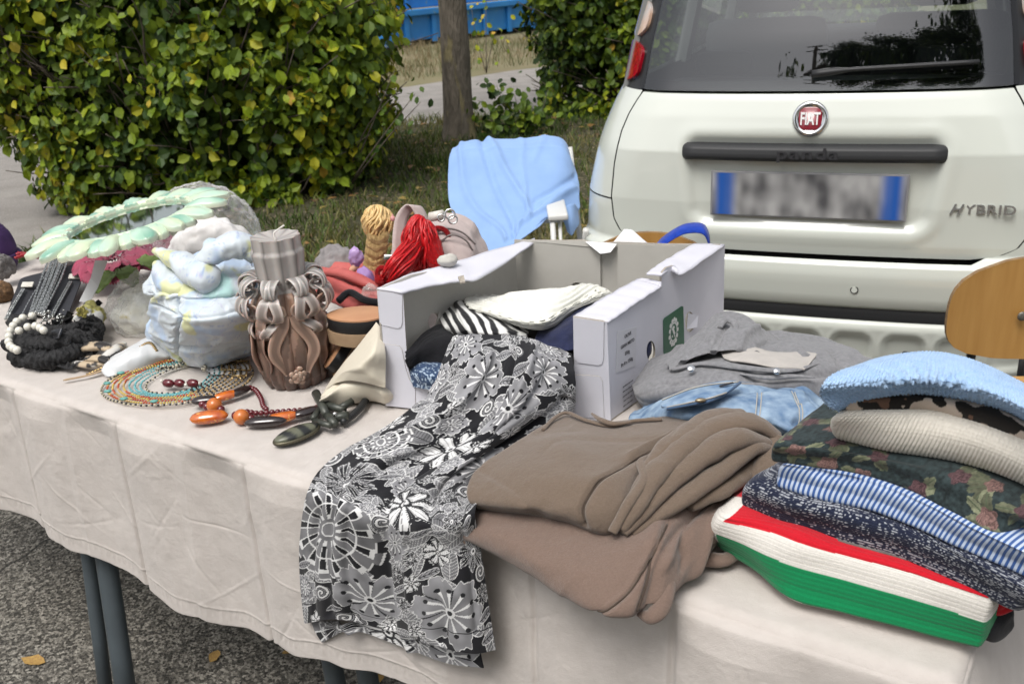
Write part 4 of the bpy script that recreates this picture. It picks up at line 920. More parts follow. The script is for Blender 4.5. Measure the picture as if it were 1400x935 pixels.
# ================================================================== CARTON AND ITS CONTENTS
from mathutils.geometry import tessellate_polygon
card = M('white_carton', (.62, .62, .68), .62, (.57, .57, .63), 14, 4, [('n', 60, .12), ('wx', 60, .12)], bdist=.0015)
cardin = M('grey_carton_inside', (.50, .485, .45), .85, (.45, .435, .40), 18, 4, [('n', 90, .15)])
cut_m = M('carton_edge', (.40, .36, .31), .9, (.28, .25, .21), 300)
def PLN(px, py, P, n):
    r = ray(px, py); return CAM+r*(((np.asarray(P)-CAM)@n)/(r@n))
def pn(a, b, c):
    n = np.cross(b-a, c-a); return n/np.linalg.norm(n)
def board(name, pts, n, th=.004, holes=(), mo=None, mi_=None, parent=None, smooth=False, warp=None, side=None):
    """flat card polygon (world points) with holes, thickness th against the normal n"""
    loops = [list(map(np.asarray, pts))]+[list(map(np.asarray, h)) for h in holes]
    tr_ = tessellate_polygon([[Vector(tuple(p)) for p in l] for l in loops]); V = np.array([p for l in loops for p in l]); m_ = len(V)
    F = [tuple(t) for t in tr_]; mi = [0]*len(F); F2 = [tuple(i+m_ for i in reversed(f)) for f in F]; mi += [1]*len(F2); S = []; o = 0
    for l in loops:
        k = len(l); S += [(o+i, o+(i+1) % k, m_+o+(i+1) % k, m_+o+i) for i in range(k)]; o += k
    V2 = np.vstack([V, V-np.asarray(n)*th])
    return mk(name, V2, F+F2+S, None, parent, smooth=False, mats=[mo or card, mi_ or cardin, side or cut_m], mi=mi+[2]*len(S))
A0, B0 = G(527, 555, ZT+.002), G(835, 576, ZT+.002)
A1 = np.append(A0[:2]+(G(515, 395, .957)-G(527, 555, .957))[:2]*0, 0); A1 = G(515, 395, .957); B1 = G(830, 440, .922)
D1 = G(704, 331, .945); C1 = G(991, 335, .937)
BOX = thing('carton', 'open white cardboard produce box with torn rims, filled with clothes', 'box', (A0+B0)/2+TN*.2)
nL = pn(A0, A1, D1); nL = nL if nL@(A1-C1) > 0 else -nL
nR = pn(B0, B1, C1); nR = nR if nR@(C1-D1) > 0 else -nR
bk_d = unit((C1-D1)*(1, 1, 0)); nB = np.array([bk_d[1], -bk_d[0], 0])          # faces the camera
def onL(px, py): return PLN(px, py, A0, nL)
def onR(px, py): return PLN(px, py, B0, nR)
def onB(px, py): return PLN(px, py, D1, nB)
def oval(f, cx, cy, rx, ry, k=18, sk=0): return [f(cx+rx*math.cos(t)+sk*math.sin(t), cy+ry*math.sin(t)) for t in np.linspace(0, 2*math.pi, k, endpoint=False)][::-1]
D0 = onL(708, 460); D0 = D1+(D1-D1); D0 = np.array([D1[0]-.002, D1[1], ZT+.002]); C0 = np.array([C1[0], C1[1]-.004, ZT+.002])
fx = unit(B0-A0); nF = np.array([fx[1], -fx[0], 0]); nFA = pn(A0, A1, B0); nFA = nFA if nFA@(-F_) > 0 else -nFA
# left wall with hand hole
mid = onL(590, 438)
board('side_wall', [A0, D0, onL(704, 333), onL(660, 352), onL(605, 367), onL(560, 376), A1], nL, .004, [oval(onL, 591, 439, 7.5, 12)], card, cardin, BOX)
board('inner_flap', [onL(596, 424)-nL*.008, onL(603, 436)-nL*.010, onL(596, 452)-nL*.012, onL(588, 444)-nL*.012], nL, .001, (), cardin, cardin, BOX)
# back wall: two panels and a torn flap between
board('back_wall', [D0, C0+nB*0, onB(972, 334), onB(905, 333.5), onB(843, 331), onB(820, 333), onB(795, 328), D1], nB, .004, (), cardin, card, BOX)
board('back_flap', [onB(704, 412)+nB*.006, onB(822, 412)+nB*.006, onB(821, 338)+nB*.006, onB(818, 337)+nB*.008, onB(800, 328)+nB*.006, onB(704, 327)+nB*.006], nB, .004, [oval(lambda a, b: onB(a, b)+nB*.006, 789, 391, 8, 6)], cardin, card, BOX)
board('back_flap', [onB(844, 412)+nB*.007, onB(985, 412)+nB*.007, onB(985, 333)+nB*.007, onB(928, 333)+nB*.007, onB(922, 335)+nB*.007, onB(845, 332)+nB*.007], nB, .004, (), cardin, card, BOX)
board('torn_flap', [onB(800, 329)+nB*.006, onB(823, 341)+nB*.03, onB(836, 341)+nB*.02, onB(844, 332)+nB*.008, onB(820, 331)+nB*.001], nB, .003, (), white_paper, cardin, BOX)
# right wall
top = [B1, onR(868, 415), onR(904.5, 392), onR(904.5, 374), onR(911, 366), onR(921, 363), onR(926, 372), onR(934, 372), C1]
board('side_wall', [B0, onR(838, 560)]+[B0*.0+B0]+top[0:] if False else [B0]+top+[C0], nR, .004, [oval(onR, 890, 480, 6, 14, sk=.0), oval(onR, 943, 440, 6.5, 14)], card, cardin, BOX)
board('curled_flap', [onR(938, 450)+nR*.001, onR(945, 446)+nR*.012, onR(948, 430)+nR*.010, onR(940, 428)+nR*.001], nR, .0015, (), card, card, BOX)
# rims
rim_z = lambda px, py, z: G(px, py, z)
def rim(name, outer, inner, n=30, th=.004):
    S = np.array([crom(outer, n), crom(np.array(outer)*.5+np.array(inner)*.5+np.array([0, 0, .001]), n), crom(inner, n)])
    S = surf(S, 8, n); g_ = vnoise(np.arange(n)*.9, np.zeros(n), 0, 5)*.0012; S[..., 2] += g_[None, :]
    return sheet(name, None, 8, n, card, BOX, thick=th, raw=S, toward=(0, 0, 1))[0]
rim('side_rim', [A1, G(560, 374, .956), G(600, 364, .955), G(665, 344, .95), G(731, 325.5, .947)], [G(549.5, 400, .953), G(590, 389, .948), G(630, 383, .944), G(662, 376, .942), G(731, 331, .945)])
board('rim_notch', [G(626, 378, .956), G(634, 376, .956), G(636, 385, .95), G(629, 386, .949)], np.array([0, 0, 1.]), .003, (), cut_m, cut_m, BOX)
rim('side_rim', [B1+nR*.001, G(868, 414, .930), G(904, 391, .934)], [G(783.5, 432.5, .918), G(822, 408, .926), G(871, 381, .935)])
sheet('side_rim', [[G(904, 391, .935), G(890, 386, .936), G(872, 381, .936)], [G(904.5, 385, .937), G(892, 382, .938), G(878, 380, .936)]], 8, 12, card, BOX, thick=.004, toward=(0, 0, 1))
rim('raised_rim', [G(904.5, 376, .951), G(921, 364, .952), G(932, 374, .944), G(960, 356, .941), C1+np.array([0, 0, .001])], [G(884, 374, .951), G(891, 367, .951), G(905, 358, .949), G(925, 346, .944), G(948, 333, .941)])
# front posts, tabs and the low sill
def onF(px, py, off=0.): return PLN(px, py, A0, nFA)+nFA*off
nFB = pn(B0, B1, B0-fx); nFB = nFB if nFB@(-F_) > 0 else -nFB
def onG(px, py, off=0.): return PLN(px, py, B0, nFB)+nFB*off
ins = [onF(551, 400), onF(554, 450), onF(557, 500), onF(561, 515), onF(570, 527), onF(583, 532), onF(640, 538)]
board('front_post', [A0, A1]+ins+[onF(640, 562.5)], nFA, .004, (), card, cardin, BOX)
board('front_post', [B0, onG(740, 570), onG(740, 548), onG(784, 549), onG(785, 520), onG(783.5, 433), B1], nFB, .004, (), card, cardin, BOX)
board('front_sill', [onF(640, 562.5), onF(640, 538), onF(700, 541), PLN(745, 546, A0, nFA), PLN(745, 569, A0, nFA)], nFA, .004, (), card, cardin, BOX)
def tabp(f, L, o=.0016, m=card): return [f(x, y, o) for x, y in L]
board('tab', tabp(onF, [(516, 397), (550.5, 401), (550.5, 440), (549, 446), (545, 449), (523, 444), (519.5, 440)]), nFA, .0016, (), card, card, BOX)
board('tab', tabp(onF, [(521.5, 470), (540, 471.5), (547, 473), (550, 478), (555, 503), (560, 518), (568, 531), (568, 558.5), (528, 554)]), nFA, .0016, (), card, card, BOX)
board('tab', tabp(onG, [(784, 434), (827, 439.5), (826, 442), (825, 491), (823, 497), (818, 499), (791, 495.5), (785.5, 490)]), nFB, .0016, (), card, card, BOX)
board('tab', tabp(onG, [(785, 512), (815, 513.5), (821, 515), (824, 521), (826, 571), (786, 569)]), nFB, .0016, (), card, card, BOX)
board('base', [A0+(0, 0, .003), B0+(0, 0, .003), C0+(0, 0, .003), D0+(0, 0, .003)], np.array([0, 0, 1.]), .003, (), cardin, card, BOX)
# print on the right wall
rx_ = unit(onR(934, 430)-onR(845, 485)); rx_ = rx_-nR*(rx_@nR); _e = unit((C1-B1)); rx_ = unit(_e-nR*(_e@nR)); ru_ = np.cross(nR, rx_); ru_ = ru_ if ru_[2] > 0 else -ru_
rx_h = unit(np.cross(np.array([0, 0, 1.]), nR)); rx_h = rx_h if rx_h@rx_ > 0 else -rx_h; ru_ = np.cross(nR, rx_h); ru_ = ru_ if ru_[2] > 0 else -ru_; rx_ = rx_h
def board_r(name, L, off, m, th=.0006): return board(name, [onR(*p)+nR*off for p in L], nR, th, (), m, m, BOX, side=m)
PLB = board_r('paper_label', [(843.5, 453), (869.5, 447), (868, 500), (841.5, 510)], .0012, M('label_paper', (.56, .56, .60), .7))
green_l = M('green_label', (.008, .10, .055), .45, (.012, .12, .065), 40)
GLB = board_r('green_label', [(906, 438), (908, 434.5), (931, 418.5), (933.5, 419), (935.5, 494), (907.5, 516)], .0012, green_l)
ink = M('black_ink', (.03, .03, .035), .7); winkl = M('white_ink', (.72, .74, .72), .6)
def rtext(t, px, py, size, m, sx=1., name='lettering', bold=.0, off=.0022, ang=0., parent=None):
    V, F = text_vf(t, size, .0001, bold); V = V*np.array([sx, 1, 1]); c, s = math.cos(ang), math.sin(ang)
    V = np.stack([V[:, 0]*c-V[:, 1]*s, V[:, 0]*s+V[:, 1]*c, V[:, 2]], -1)
    return mk(name, frame(onR(px, py)+nR*off, rx_, ru_, nR)(V), F, m, parent or BOX, smooth=False)
for k, (t, sz) in enumerate((('OLIVE', .0085), ('GRAN MISTO', .0085), ('250g', .0085), ('Pz 8 x 250g', .0085))): rtext(t, 857-.4*k, 457.5+12*k+(1 if k == 3 else 0), sz, ink, .95 if k != 1 else .85, bold=.00012, parent=PLB)
for k, t in enumerate(('ingredienti olive verdi', 'olive nere, acqua, sale', 'peperoni, olio di semi', 'aceto di vino, aglio', 'origano, acido citrico', 'conservare in luogo', 'fresco e asciutto')): rtext(t, 857, 524+6.6*k, .0052, ink, .72)
rtext('I COLORI', 921.5, 486, .0135, winkl, .78, parent=GLB); rtext('DEL SAPORE', 922, 497.5, .0135, winkl, .70, parent=GLB)
O = onR(920, 453.5)+nR*.0016
lb = MB()
for k in range(13):
    a = 2*math.pi*k/13; c = O+rx_*math.cos(a)*.0150+ru_*math.sin(a)*.0235; lb.add([c+rx_*math.cos(t)*.0036*(1+.25*(k % 2))+ru_*math.sin(t)*.0046 for t in np.linspace(0, 6.283, 10, endpoint=False)], [tuple(range(10))])
rg = [O+rx_*math.cos(t)*r*.0155/.018+ru_*math.sin(t)*r*1.25 for r in (.0125, .0150) for t in np.linspace(0, 6.283, 28, endpoint=False)]
lb.add(rg, [(i, (i+1) % 28, 28+(i+1) % 28, 28+i) for i in range(28)])
lb.add([O+rx_*x*.001+ru_*y*.001 for x, y in ((-5, 11), (1, 12), (4, 8), (1, 5), (4, 0), (7, -5), (4, -6), (5, -10), (2, -12), (1, -6), (-3, 0), (-4, 4), (-7, 6))], [tuple(range(13))])
lb.add([O+rx_*x*.001+ru_*y*.001 for x, y in ((-6, -5), (-4, -4), (-3, -8), (-5, -10), (-7, -8))], [tuple(range(5))])
lb.build('logo', winkl, GLB, smooth=False)

# ---- contents
def fabsheet(name, rows, label, m, nu=90, nv=90, cat='clothes', **k):
    o, S, N = sheet(name, rows, nu, nv, m, **k); tag(o, label, cat); return o
knitw = M('white_crochet', (.74, .74, .68), .9, (.66, .66, .60), 80, 3, [('n', 500, .4)], sheen=.2)
def crochet(uv, S):
    x, y = uv[..., 0], uv[..., 1]; r = np.hypot(x-.10, (y+.02)*1.3); a = np.arctan2(y+.02, x-.10)
    st = np.maximum(0, np.sin(r*330))*np.maximum(0, np.sin(a*46)); zone = (np.sin(r*60) > .1)
    return .004*fbm(x*14, y*14, 0, 2)-.0035*st*zone+.0016*np.sin(r*330)*(1-zone)
fabsheet('knit_top', [[G(648, 404, .87), G(700, 402, .88), G(760, 396, .89), G(800, 390, .895), G(832, 398, .89)],
                      [G(636, 410, .885), G(690, 408, .90), G(755, 402, .91), G(805, 393, .905), G(838, 402, .89)],
                      [G(642, 419, .893), G(695, 422, .905), G(755, 420, .91), G(800, 410, .90), G(834, 405, .885)],
                      [G(662, 430, .885), G(700, 438, .895), G(745, 440, .90), G(780, 427, .89), G(820, 410, .875)],
                      [G(690, 437, .865), G(710, 447, .875), G(745, 449, .88), G(775, 438, .865), G(812, 415, .85)]],
         'white lacy crochet knit top lying at the back inside the carton', knitw, 150, 260, disp=crochet, thick=.004, creases=[([(.1, .5), (.4, .7), (.7, .6)], .02, -.006), ([(.3, .2), (.9, .35)], .02, .006)])
def zebra(uv, S):
    x, y = uv[..., 0], uv[..., 1]; v = x*1.0-.28*y+.012*fbm(x*9, y*9, 0, 3); s = np.sin(v*2*math.pi/.033+2.0*fbm(x*12, y*16, 0, 8))
    w_ = 1/(1+np.exp(np.clip(-(s-.05)*9, -30, 30))); return w_[..., None]*np.array([.78, .78, .76])+(1-w_[..., None])*np.array([.012, .012, .014])
vc = fabric('printed_cotton', None, vcol=True, weave=900, st=.2) if False else M('printed_cotton', rough=.85, vcol=True, c2=(.88, .88, .88), ns=60, bump=[('n', 900, .2), ('n', 60, .15)], spec=.25, sheen=.1)
fabsheet('zebra_blouse', [[G(604, 418, .85), G(622, 408, .87), G(640, 412, .87), G(680, 428, .87), G(722, 450, .86)],
                          [G(600, 430, .86), G(622, 425, .885), G(650, 430, .89), G(685, 445, .885), G(723, 457, .865)],
                          [G(605, 448, .86), G(630, 450, .88), G(655, 452, .885), G(680, 458, .88), G(718, 462, .86)],
                          [G(612, 462, .83), G(635, 466, .85), G(660, 470, .855), G(685, 470, .85), G(712, 470, .84)]],
         'black and white zebra striped blouse lying beside the white crochet top in the carton', vc, 140, 200, colf=zebra, thick=.003, disp=hangd(.004, 22, 3), creases=[([(.25, .1), (.35, .9)], .008, -.006)])
navy = fabric('navy_cloth', (.022, .028, .075), (.014, .018, .05), 80)
fabsheet('navy_garment', [[G(795, 415, .86), G(815, 406, .875), G(838, 405, .875), G(845, 412, .86)], [G(760, 440, .87), G(790, 425, .885), G(825, 412, .88), G(848, 425, .86)], [G(735, 455, .865), G(770, 452, .88), G(800, 440, .88), G(850, 445, .85)], [G(730, 475, .85), G(770, 480, .86), G(800, 475, .86), G(850, 480, .83)]],
         'navy blue garment tucked against the right wall inside the carton', navy, 60, 60, disp=hangd(.006, 18, 1))
V, F = blob(onR(890, 480)-nR*.040, (.035, .035, .04), 24, 16, .3, 4); mk('fold', V, F, navy, bpy.data.objects['navy_garment'])
blk = fabric('black_cloth', (.010, .010, .013), (.006, .006, .008), 80)
fabsheet('black_garment', [[G(556, 480, .85), G(585, 450, .86), G(620, 440, .86), G(700, 445, .85), G(800, 455, .83)], [G(556, 495, .835), G(590, 470, .85), G(640, 465, .85), G(710, 480, .84), G(795, 500, .82)], [G(558, 505, .81), G(595, 496, .82), G(650, 500, .82), G(710, 520, .80), G(790, 540, .78)]],
         'black folded garment filling the left part of the carton under the floral dress', blk, 60, 60, disp=hangd(.006, 18, 5))
def tweedc(sc, a=(.02, .03, .06), b=(.45, .5, .55), th=.25, s=4):
    def f(uv, S):
        n = vnoise(uv[..., 0]*sc, uv[..., 1]*sc, 0, s)+.5*vnoise(uv[..., 0]*sc*.4, uv[..., 1]*sc*.4, 0, s+1); w_ = np.clip((n-th)*3, 0, 1)[..., None]
        return np.array(a)*(1-w_)+np.array(b)*w_
    return f
fabsheet('tweed_jumper', [[G(556, 493, .81), G(580, 490, .82), G(612, 495, .82)], [G(556, 508, .805), G(580, 510, .82), G(605, 512, .82)], [G(562, 528, .782), G(585, 532, .79), G(605, 535, .79)]],
         'blue and white flecked jumper showing at the low front corner of the carton', vc, 60, 80, colf=tweedc(330, (.03, .06, .13), (.40, .50, .62)), disp=hangd(.004, 40, 5), thick=.006)

# ---- floral dress
W_, GR, BL = np.array([.70, .70, .70]), np.array([.19, .19, .20]), np.array([.010, .010, .013])
def floral(uv, S):
    x, y = uv[..., 0], uv[..., 1]; C = np.broadcast_to(BL, S.shape).copy(); Lx, Ly = x.max(), y.max(); g = np.random.default_rng(4)
    def put(mask, col): C[mask] = col
    tone = .62+.5*(vnoise(x*70, y*70, 0, 2)*.5+.5)
    pts = []
    lay = [(.055, .54, .090, 'wheel'), (.165, .44, .062, 'petal'), (.11, .645, .055, 'blossom'), (.22, .655, .060, 'blossom'), (.105, .115, .050, 'blossom'), (.055, .035, .05, 'blossom'), (.19, .17, .055, 'blossom'), (.14, .26, .050, 'petal'), (.235, .09, .045, 'blossom'), (.05, .27, .045, 'wheel'), (.06, .38, .055, 'petal'), (.24, .32, .05, 'blossom')]
    for fx_, fy_, r_, k_ in [(a, b, c, d) for a, b, c, d in lay]: pts.append((fx_*Lx/.28, fy_*Ly/.72, r_, k_))
    for _ in range(1500):
        px_, py_ = g.uniform(0, Lx), g.uniform(0, Ly); r_ = g.choice([.016, .024, .034], p=[.4, .35, .25])
        if all(math.hypot(px_-q[0], py_-q[1]) > (r_+q[2])*.83 for q in pts): pts.append((px_, py_, r_, g.choice(['blossom', 'petal', 'leaf', 'leaf', 'petal', 'blossom', 'leaf', 'swirl'])))
    lw = .0011
    # stems and leaves first
    for i, (cx, cy, R0, kind) in enumerate(pts):
        a0 = g.uniform(0, 6.28)
        for k in range(g.integers(1, 4) if R0 > .03 else 1):
            a1 = a0+k*1.5; ln = g.uniform(.04, .075); lx, ly = cx+math.cos(a1)*(R0+ln*.45), cy+math.sin(a1)*(R0+ln*.45)
            m = np.hypot(x-lx, y-ly) < ln
            if not m.any(): continue
            u = ((x-lx)*math.cos(a1)+(y-ly)*math.sin(a1))/ln*2; v = (-(x-lx)*math.sin(a1)+(y-ly)*math.cos(a1)); wd = ln*.20*np.sqrt(np.clip(1-u**2, 0, 1))*(1-.3*u)
            ins_ = (np.abs(v) < wd) & m; ed = ins_ & (np.abs(np.abs(v)-wd) < lw); vein = ins_ & ((np.abs(v) < .0006) | (np.abs(((u*ln-np.abs(v)*1.2)*90) % 1) < .16))
            C[ins_] = (GR*tone[..., None])[ins_]; C[vein] = BL if k % 2 else W_*.8; C[ed] = W_
    for i, (cx, cy, R0, kind) in enumerate(pts):
        m = np.hypot(x-cx, y-cy) < R0*1.35
        if not m.any(): continue
        dx, dy = x-cx, y-cy; r = np.hypot(dx, dy); a = np.arctan2(dy, dx)+g.uniform(0, 6.28)
        jag = 1+.05*np.sin(a*17)+.03*np.sin(a*31+1)
        if kind == 'wheel':
            Rr = R0*(.92+.05*np.sign(np.sin(a*14))+.02*jag); ins_ = (r < Rr) & m; C[ins_] = W_*.95; fil = (r < Rr-lw*2.4) & m; C[fil] = (GR*1.0*tone[..., None])[fil]
            wed = fil & (np.sin(a*13+r*20) > .15) & (r > R0*.22) & (r < R0*.86); C[wed] = W_; wi = fil & (np.sin(a*13+r*20) > .55) & (r > R0*.32) & (r < R0*.78); C[wi] = BL
            br = fil & (np.abs(r-R0*.56) < lw*1.3); C[br] = W_; C[m & (r < R0*.13)] = GR; C[m & (np.abs(r-R0*.13) < lw)] = W_
        elif kind == 'blossom':
            n_ = 6 if i % 2 else 5; Rr = R0*(.70+.30*np.abs(np.cos(a*n_/2))**.6)*jag; ins_ = (r < Rr) & m; C[ins_] = W_; fil = (r < Rr-lw*1.3) & m
            C[fil] = (GR*1.35*tone[..., None]*(.75+.5*np.clip(r/R0, 0, 1))[..., None])[fil]
            sep = fil & (np.abs(np.cos(a*n_/2)) < .10) & (r > R0*.25); C[sep] = BL
            st = fil & (np.cos(a*11) > .72-.1*r/R0) & (r < R0*.58); C[st] = W_
            k_ = np.round(a*11/6.2832); dd = np.hypot(r-R0*.62, (a-k_*6.2832/11)*R0*.62); C[fil & (dd < R0*.062)] = BL
            C[m & (r < R0*.14)] = W_*.9; C[m & (r < R0*.07)] = BL
        elif kind == 'petal':
            n_ = 8; Rr = R0*(.60+.40*np.abs(np.cos(a*n_/2))**.8)*jag; ins_ = (r < Rr) & m; C[ins_] = W_*.9; fil = (r < Rr-lw) & m; C[fil] = BL if i % 2 else GR*.8
            lt_ = fil & (np.abs(np.cos(a*n_/2)) > .55) & (r > R0*.25) & (r < Rr*.86); C[lt_] = W_ if i % 2 else BL; ln_ = fil & (np.abs(np.sin(a*n_*2)) < .22) & (r > R0*.2); C[ln_] = GR*.8 if i % 2 else W_
            C[m & (r < R0*.16)] = W_; C[m & (r < R0*.08)] = BL
        elif kind == 'swirl':
            s_ = np.sin(r/R0*13+a); ins_ = (r < R0*.9) & m; C[ins_] = BL; C[ins_ & (s_ > .35)] = W_*.9; C[ins_ & (s_ < -.75)] = GR
        else:
            v = dy+.35*dx; u = dx/R0; wd = R0*.45*np.sqrt(np.clip(1-u**2, 0, 1)); ins_ = (np.abs(v) < wd) & m; C[ins_] = (GR*1.5*tone[..., None])[ins_]; C[ins_ & ((np.abs(v) < lw*.6) | (((dx-np.abs(v))*160) % 1 < .22))] = BL; C[ins_ & (np.abs(np.abs(v)-wd) < lw)] = W_
    hem = (y > Ly-.030) & (y < Ly-.0285); C[hem] = BL
    return C
def F2(px, py, o): return FE(px, py, o)
DR = [[G(620, 460, .880), G(650, 457, .888), G(680, 457, .885), G(712, 460, .89), G(742, 468, .885), G(783, 481, .868)],
      [G(606, 492, .862), G(643, 488, .878), G(680, 488, .872), G(717, 492, .882), G(750, 498, .872), G(787, 510, .85)],
      [G(592, 525, .832), G(632, 522, .852), G(672, 524, .842), G(712, 526, .856), G(750, 530, .842), G(787, 538, .82)],
      [G(560, 560, .800), G(608, 558, .822), G(655, 564, .810), G(700, 562, .826), G(740, 560, .812), G(783, 560, .79)],
      [G(515, 590, .768), G(566, 592, .795), G(618, 600, .782), G(668, 598, .80), G(708, 594, .782), G(752, 590, .765)],
      [G(466, 618, .752), G(522, 625, .776), G(575, 633, .762), G(628, 632, .785), G(668, 630, .768), G(712, 622, .752)],
      [G(434, 645, .748), G(485, 658, .766), G(535, 668, .752), G(590, 668, .772), G(635, 664, .758), G(676, 652, .748)],
      [F2(420, 672, 0.057), F2(467, 690, 0.072), F2(519, 706, 0.054), F2(575, 710, 0.074), F2(625, 706, 0.064), F2(650, 690, 0.054)],
      [F2(412, 712, 0.054), F2(462, 730, 0.078), F2(520, 748, 0.052), F2(577, 752, 0.078), F2(628, 750, 0.067), F2(655, 732, 0.053)],
      [F2(409, 762, 0.054), F2(458, 780, 0.080), F2(522, 800, 0.049), F2(580, 802, 0.080), F2(636, 800, 0.072), F2(662, 782, 0.052)],
      [F2(411, 810, 0.056), F2(460, 822, 0.078), F2(524, 838, 0.049), F2(585, 848, 0.079), F2(640, 850, 0.073), F2(670, 838, 0.052)],
      [F2(416, 852, 0.056), F2(462, 846, 0.073), F2(526, 860, 0.049), F2(588, 882, 0.076), F2(642, 892, 0.073), F2(678, 888, 0.052)]]
DR = [[a, b, c, d, e, f] for a, b, c, d, e, f in DR]
dress, DS, DN = sheet('floral_dress', DR, 640, 330, vc, colf=floral, thick=.0022, disp=lambda uv, S: .0035*fbm(uv[..., 0]*13, uv[..., 1]*5, 0, 14)+.004*(ridge(uv[..., 0]*16+uv[..., 1]*9, uv[..., 1]*5, 0, 3)-.4)*np.clip(1-uv[..., 1]/.5, 0, 1),
      creases=[([(.86, .12), (.70, .3), (.5, .46), (.46, .62), (.47, .98)], .009, -.010), ([(.60, .08), (.50, .3), (.30, .45)], .008, -.009), ([(.95, .2), (.8, .42), (.72, .52)], .009, -.010), ([(.2, .52), (.22, .98)], .010, -.008),
               ([(.40, .1), (.25, .3), (.1, .42)], .008, .008), ([(.78, .05), (.66, .25)], .007, .008), ([(.72, .5), (.75, .98)], .010, -.009), ([(.33, .42), (.30, .7), (.33, .98)], .008, -.006), ([(.88, .5), (.90, .95)], .007, -.006), ([(.12, .6), (.10, .98)], .007, -.005), ([(.60, .5), (.61, .98)], .007, .006), ([(.0, .2), (.2, .22), (.4, .3)], .007, -.006)])
tag(dress, 'black dress with white and grey flower print, spilling from the carton over the table front', 'dress')
# inner layer of the hem showing below
H = [[F2(425, 850, 0.047), F2(480, 850, 0.054), F2(540, 860, 0.046), F2(600, 880, 0.054), F2(655, 880, 0.048)], [F2(432, 866, 0.048), F2(480, 856, 0.054), F2(545, 872, 0.046), F2(605, 896, 0.056), F2(658, 900, 0.048)], [F2(440, 878, 0.048), F2(482, 862, 0.054), F2(550, 884, 0.046), F2(610, 906, 0.056), F2(661, 913, 0.048)]]
sheet('underlayer', H, 60, 160, vc, parent=dress, colf=floral, thick=.002, creases=[([(.25, 0), (.3, 1)], .008, .012), ([(.6, 0), (.6, 1)], .008, .008)])
# small rolled hem bunches between the two lobes
for (px, py, r_, sd_) in ((497, 858, .016, 1), (478, 850, .012, 2)):
    V, F = blob(F2(px, py, .02), (r_, r_*.8, r_*1.3), 26, 20, .4, sd_); uvb = V[:, :2]; mk('hem_fold', V, F, vc, dress, cols=np.where(vnoise(V[:, 0]*130, V[:, 2]*130, 0, 3)[:, None] > .1, W_, BL))
# ================================================================== GARMENTS ON THE RIGHT
def slab2(name, rows, m, label=None, cat='clothes', depth=.2, nu=70, nv=160, group=None, parent=None, dz=-.006, backdir=None, shear=0., **k):
    R = [np.array([np.asarray(p) for p in r]) for r in rows]; c = crom(R[0], nv); d = (c[-1]-c[0]); d[2] = 0; d = unit(d); b = np.array([-d[1], d[0], 0])
    if backdir is not None: b = unit(backdir)
    o, S, uv = slab(name, R, b*depth+d*shear+np.array([0, 0, dz]), nu, nv, m, parent, **k)
    if label: tag(o, label, cat, group)
    return o, S, uv
def RW(L, z): return [G(a, b, z) for a, b in L]
PG = None
ribs = lambda f, a: (lambda uv, S: a*np.sin(uv[..., 1]*2*math.pi/f))
# --- brown trousers
brown = M('taupe_jersey', (.130, .098, .074), .95, (.175, .130, .098), 420, 5, [('n', 800, .5), ('n', 90, .35), ('n', 25, .3)], spec=.12, sheen=.3, contrast=.7, bdist=.003)
brown2 = fabric('dark_taupe_seam', (.085, .062, .046), (.07, .05, .038), 60)
def sof(s, a=.004, w=1., ax=(1., 1.)):
    def f(uv, S):
        x, y = uv[..., 0]*ax[0], uv[..., 1]*ax[1]; qx = x+.035*fbm(x*7, y*7, 0, s+1, 2); qy = y+.035*fbm(x*7+9, y*7, 0, s+2, 2)
        r1 = np.clip(1-np.abs(vnoise(qx*11+s, qy*5, 0, s))*2.6, 0, 1)**2; r2 = np.clip(1-np.abs(vnoise(qx*9, qy*21+s, 0, s+4))*2.6, 0, 1)**2; msk = np.clip(vnoise(x*6, y*6, 0, s+8)+.35, 0, 1)
        return a*fbm(x*8, y*8, 0, s, 3)+w*(.0058*r1*msk-.0046*r2*np.clip(1-msk, 0, 1))+.0011*(ridge(x*30+2*qx, y*30, 0, s+5, 2)-.2)*msk+.0006*fbm(x*60, y*60, 0, s, 3)
    return f
brownL = M('rosy_taupe_jersey', (.150, .105, .084), .95, (.200, .140, .112), 420, 5, [('n', 800, .5), ('n', 90, .4), ('n', 25, .35)], spec=.12, sheen=.3, contrast=.7, bdist=.003)
# lower pair
L1 = [[G(700, 690, .80), G(770, 690, .81), G(850, 685, .82), G(900, 675, .82), G(950, 665, .81), G(995, 655, .80)],
      [G(630, 698, .785), G(712, 705, .80), G(805, 712, .81), G(880, 705, .815), G(950, 690, .815), G(1008, 668, .80)],
      [G(622, 714, .775), G(700, 730, .792), G(795, 748, .80), G(872, 752, .81), G(938, 730, .805), G(1004, 692, .79)],
      [G(627, 730, .760), G(700, 755, .776), G(785, 785, .785), G(865, 800, .79), G(926, 775, .785), G(992, 722, .775)],
      [G(640, 739, .748), G(698, 768, .757), G(762, 806, .760), G(836, 842, .764), G(905, 826, .760), G(972, 758, .757)],
      [G(655, 737, .742), G(706, 766, .744), G(775, 800, .742), G(842, 828, .742), G(898, 812, .742), G(966, 758, .744)]]
o_, S1, u1 = slab2('brown_trousers', L1, brownL, 'lower taupe brown jersey garment, its hem tip and pocket overhanging the table edge', depth=.10, nu=110, nv=240, disp=sof(3),
    creases=[([(.02, .55), (.3, .62), (.5, .80)], .03, .004), ([(.80, .25), (.70, .50), (.74, .75), (.80, .95)], .010, -.009), ([(.90, .15), (.80, .35), (.84, .60)], .008, -.008), ([(.96, .2), (.90, .45), (.92, .75)], .010, .010), ([(.72, .12), (.66, .32), (.74, .5)], .012, .008), ([(.70, .30), (.66, .55), (.72, .85)], .004, -.004), ([(.52, .98), (.60, .62), (.67, .42)], .0035, -.0035)], parent=None)
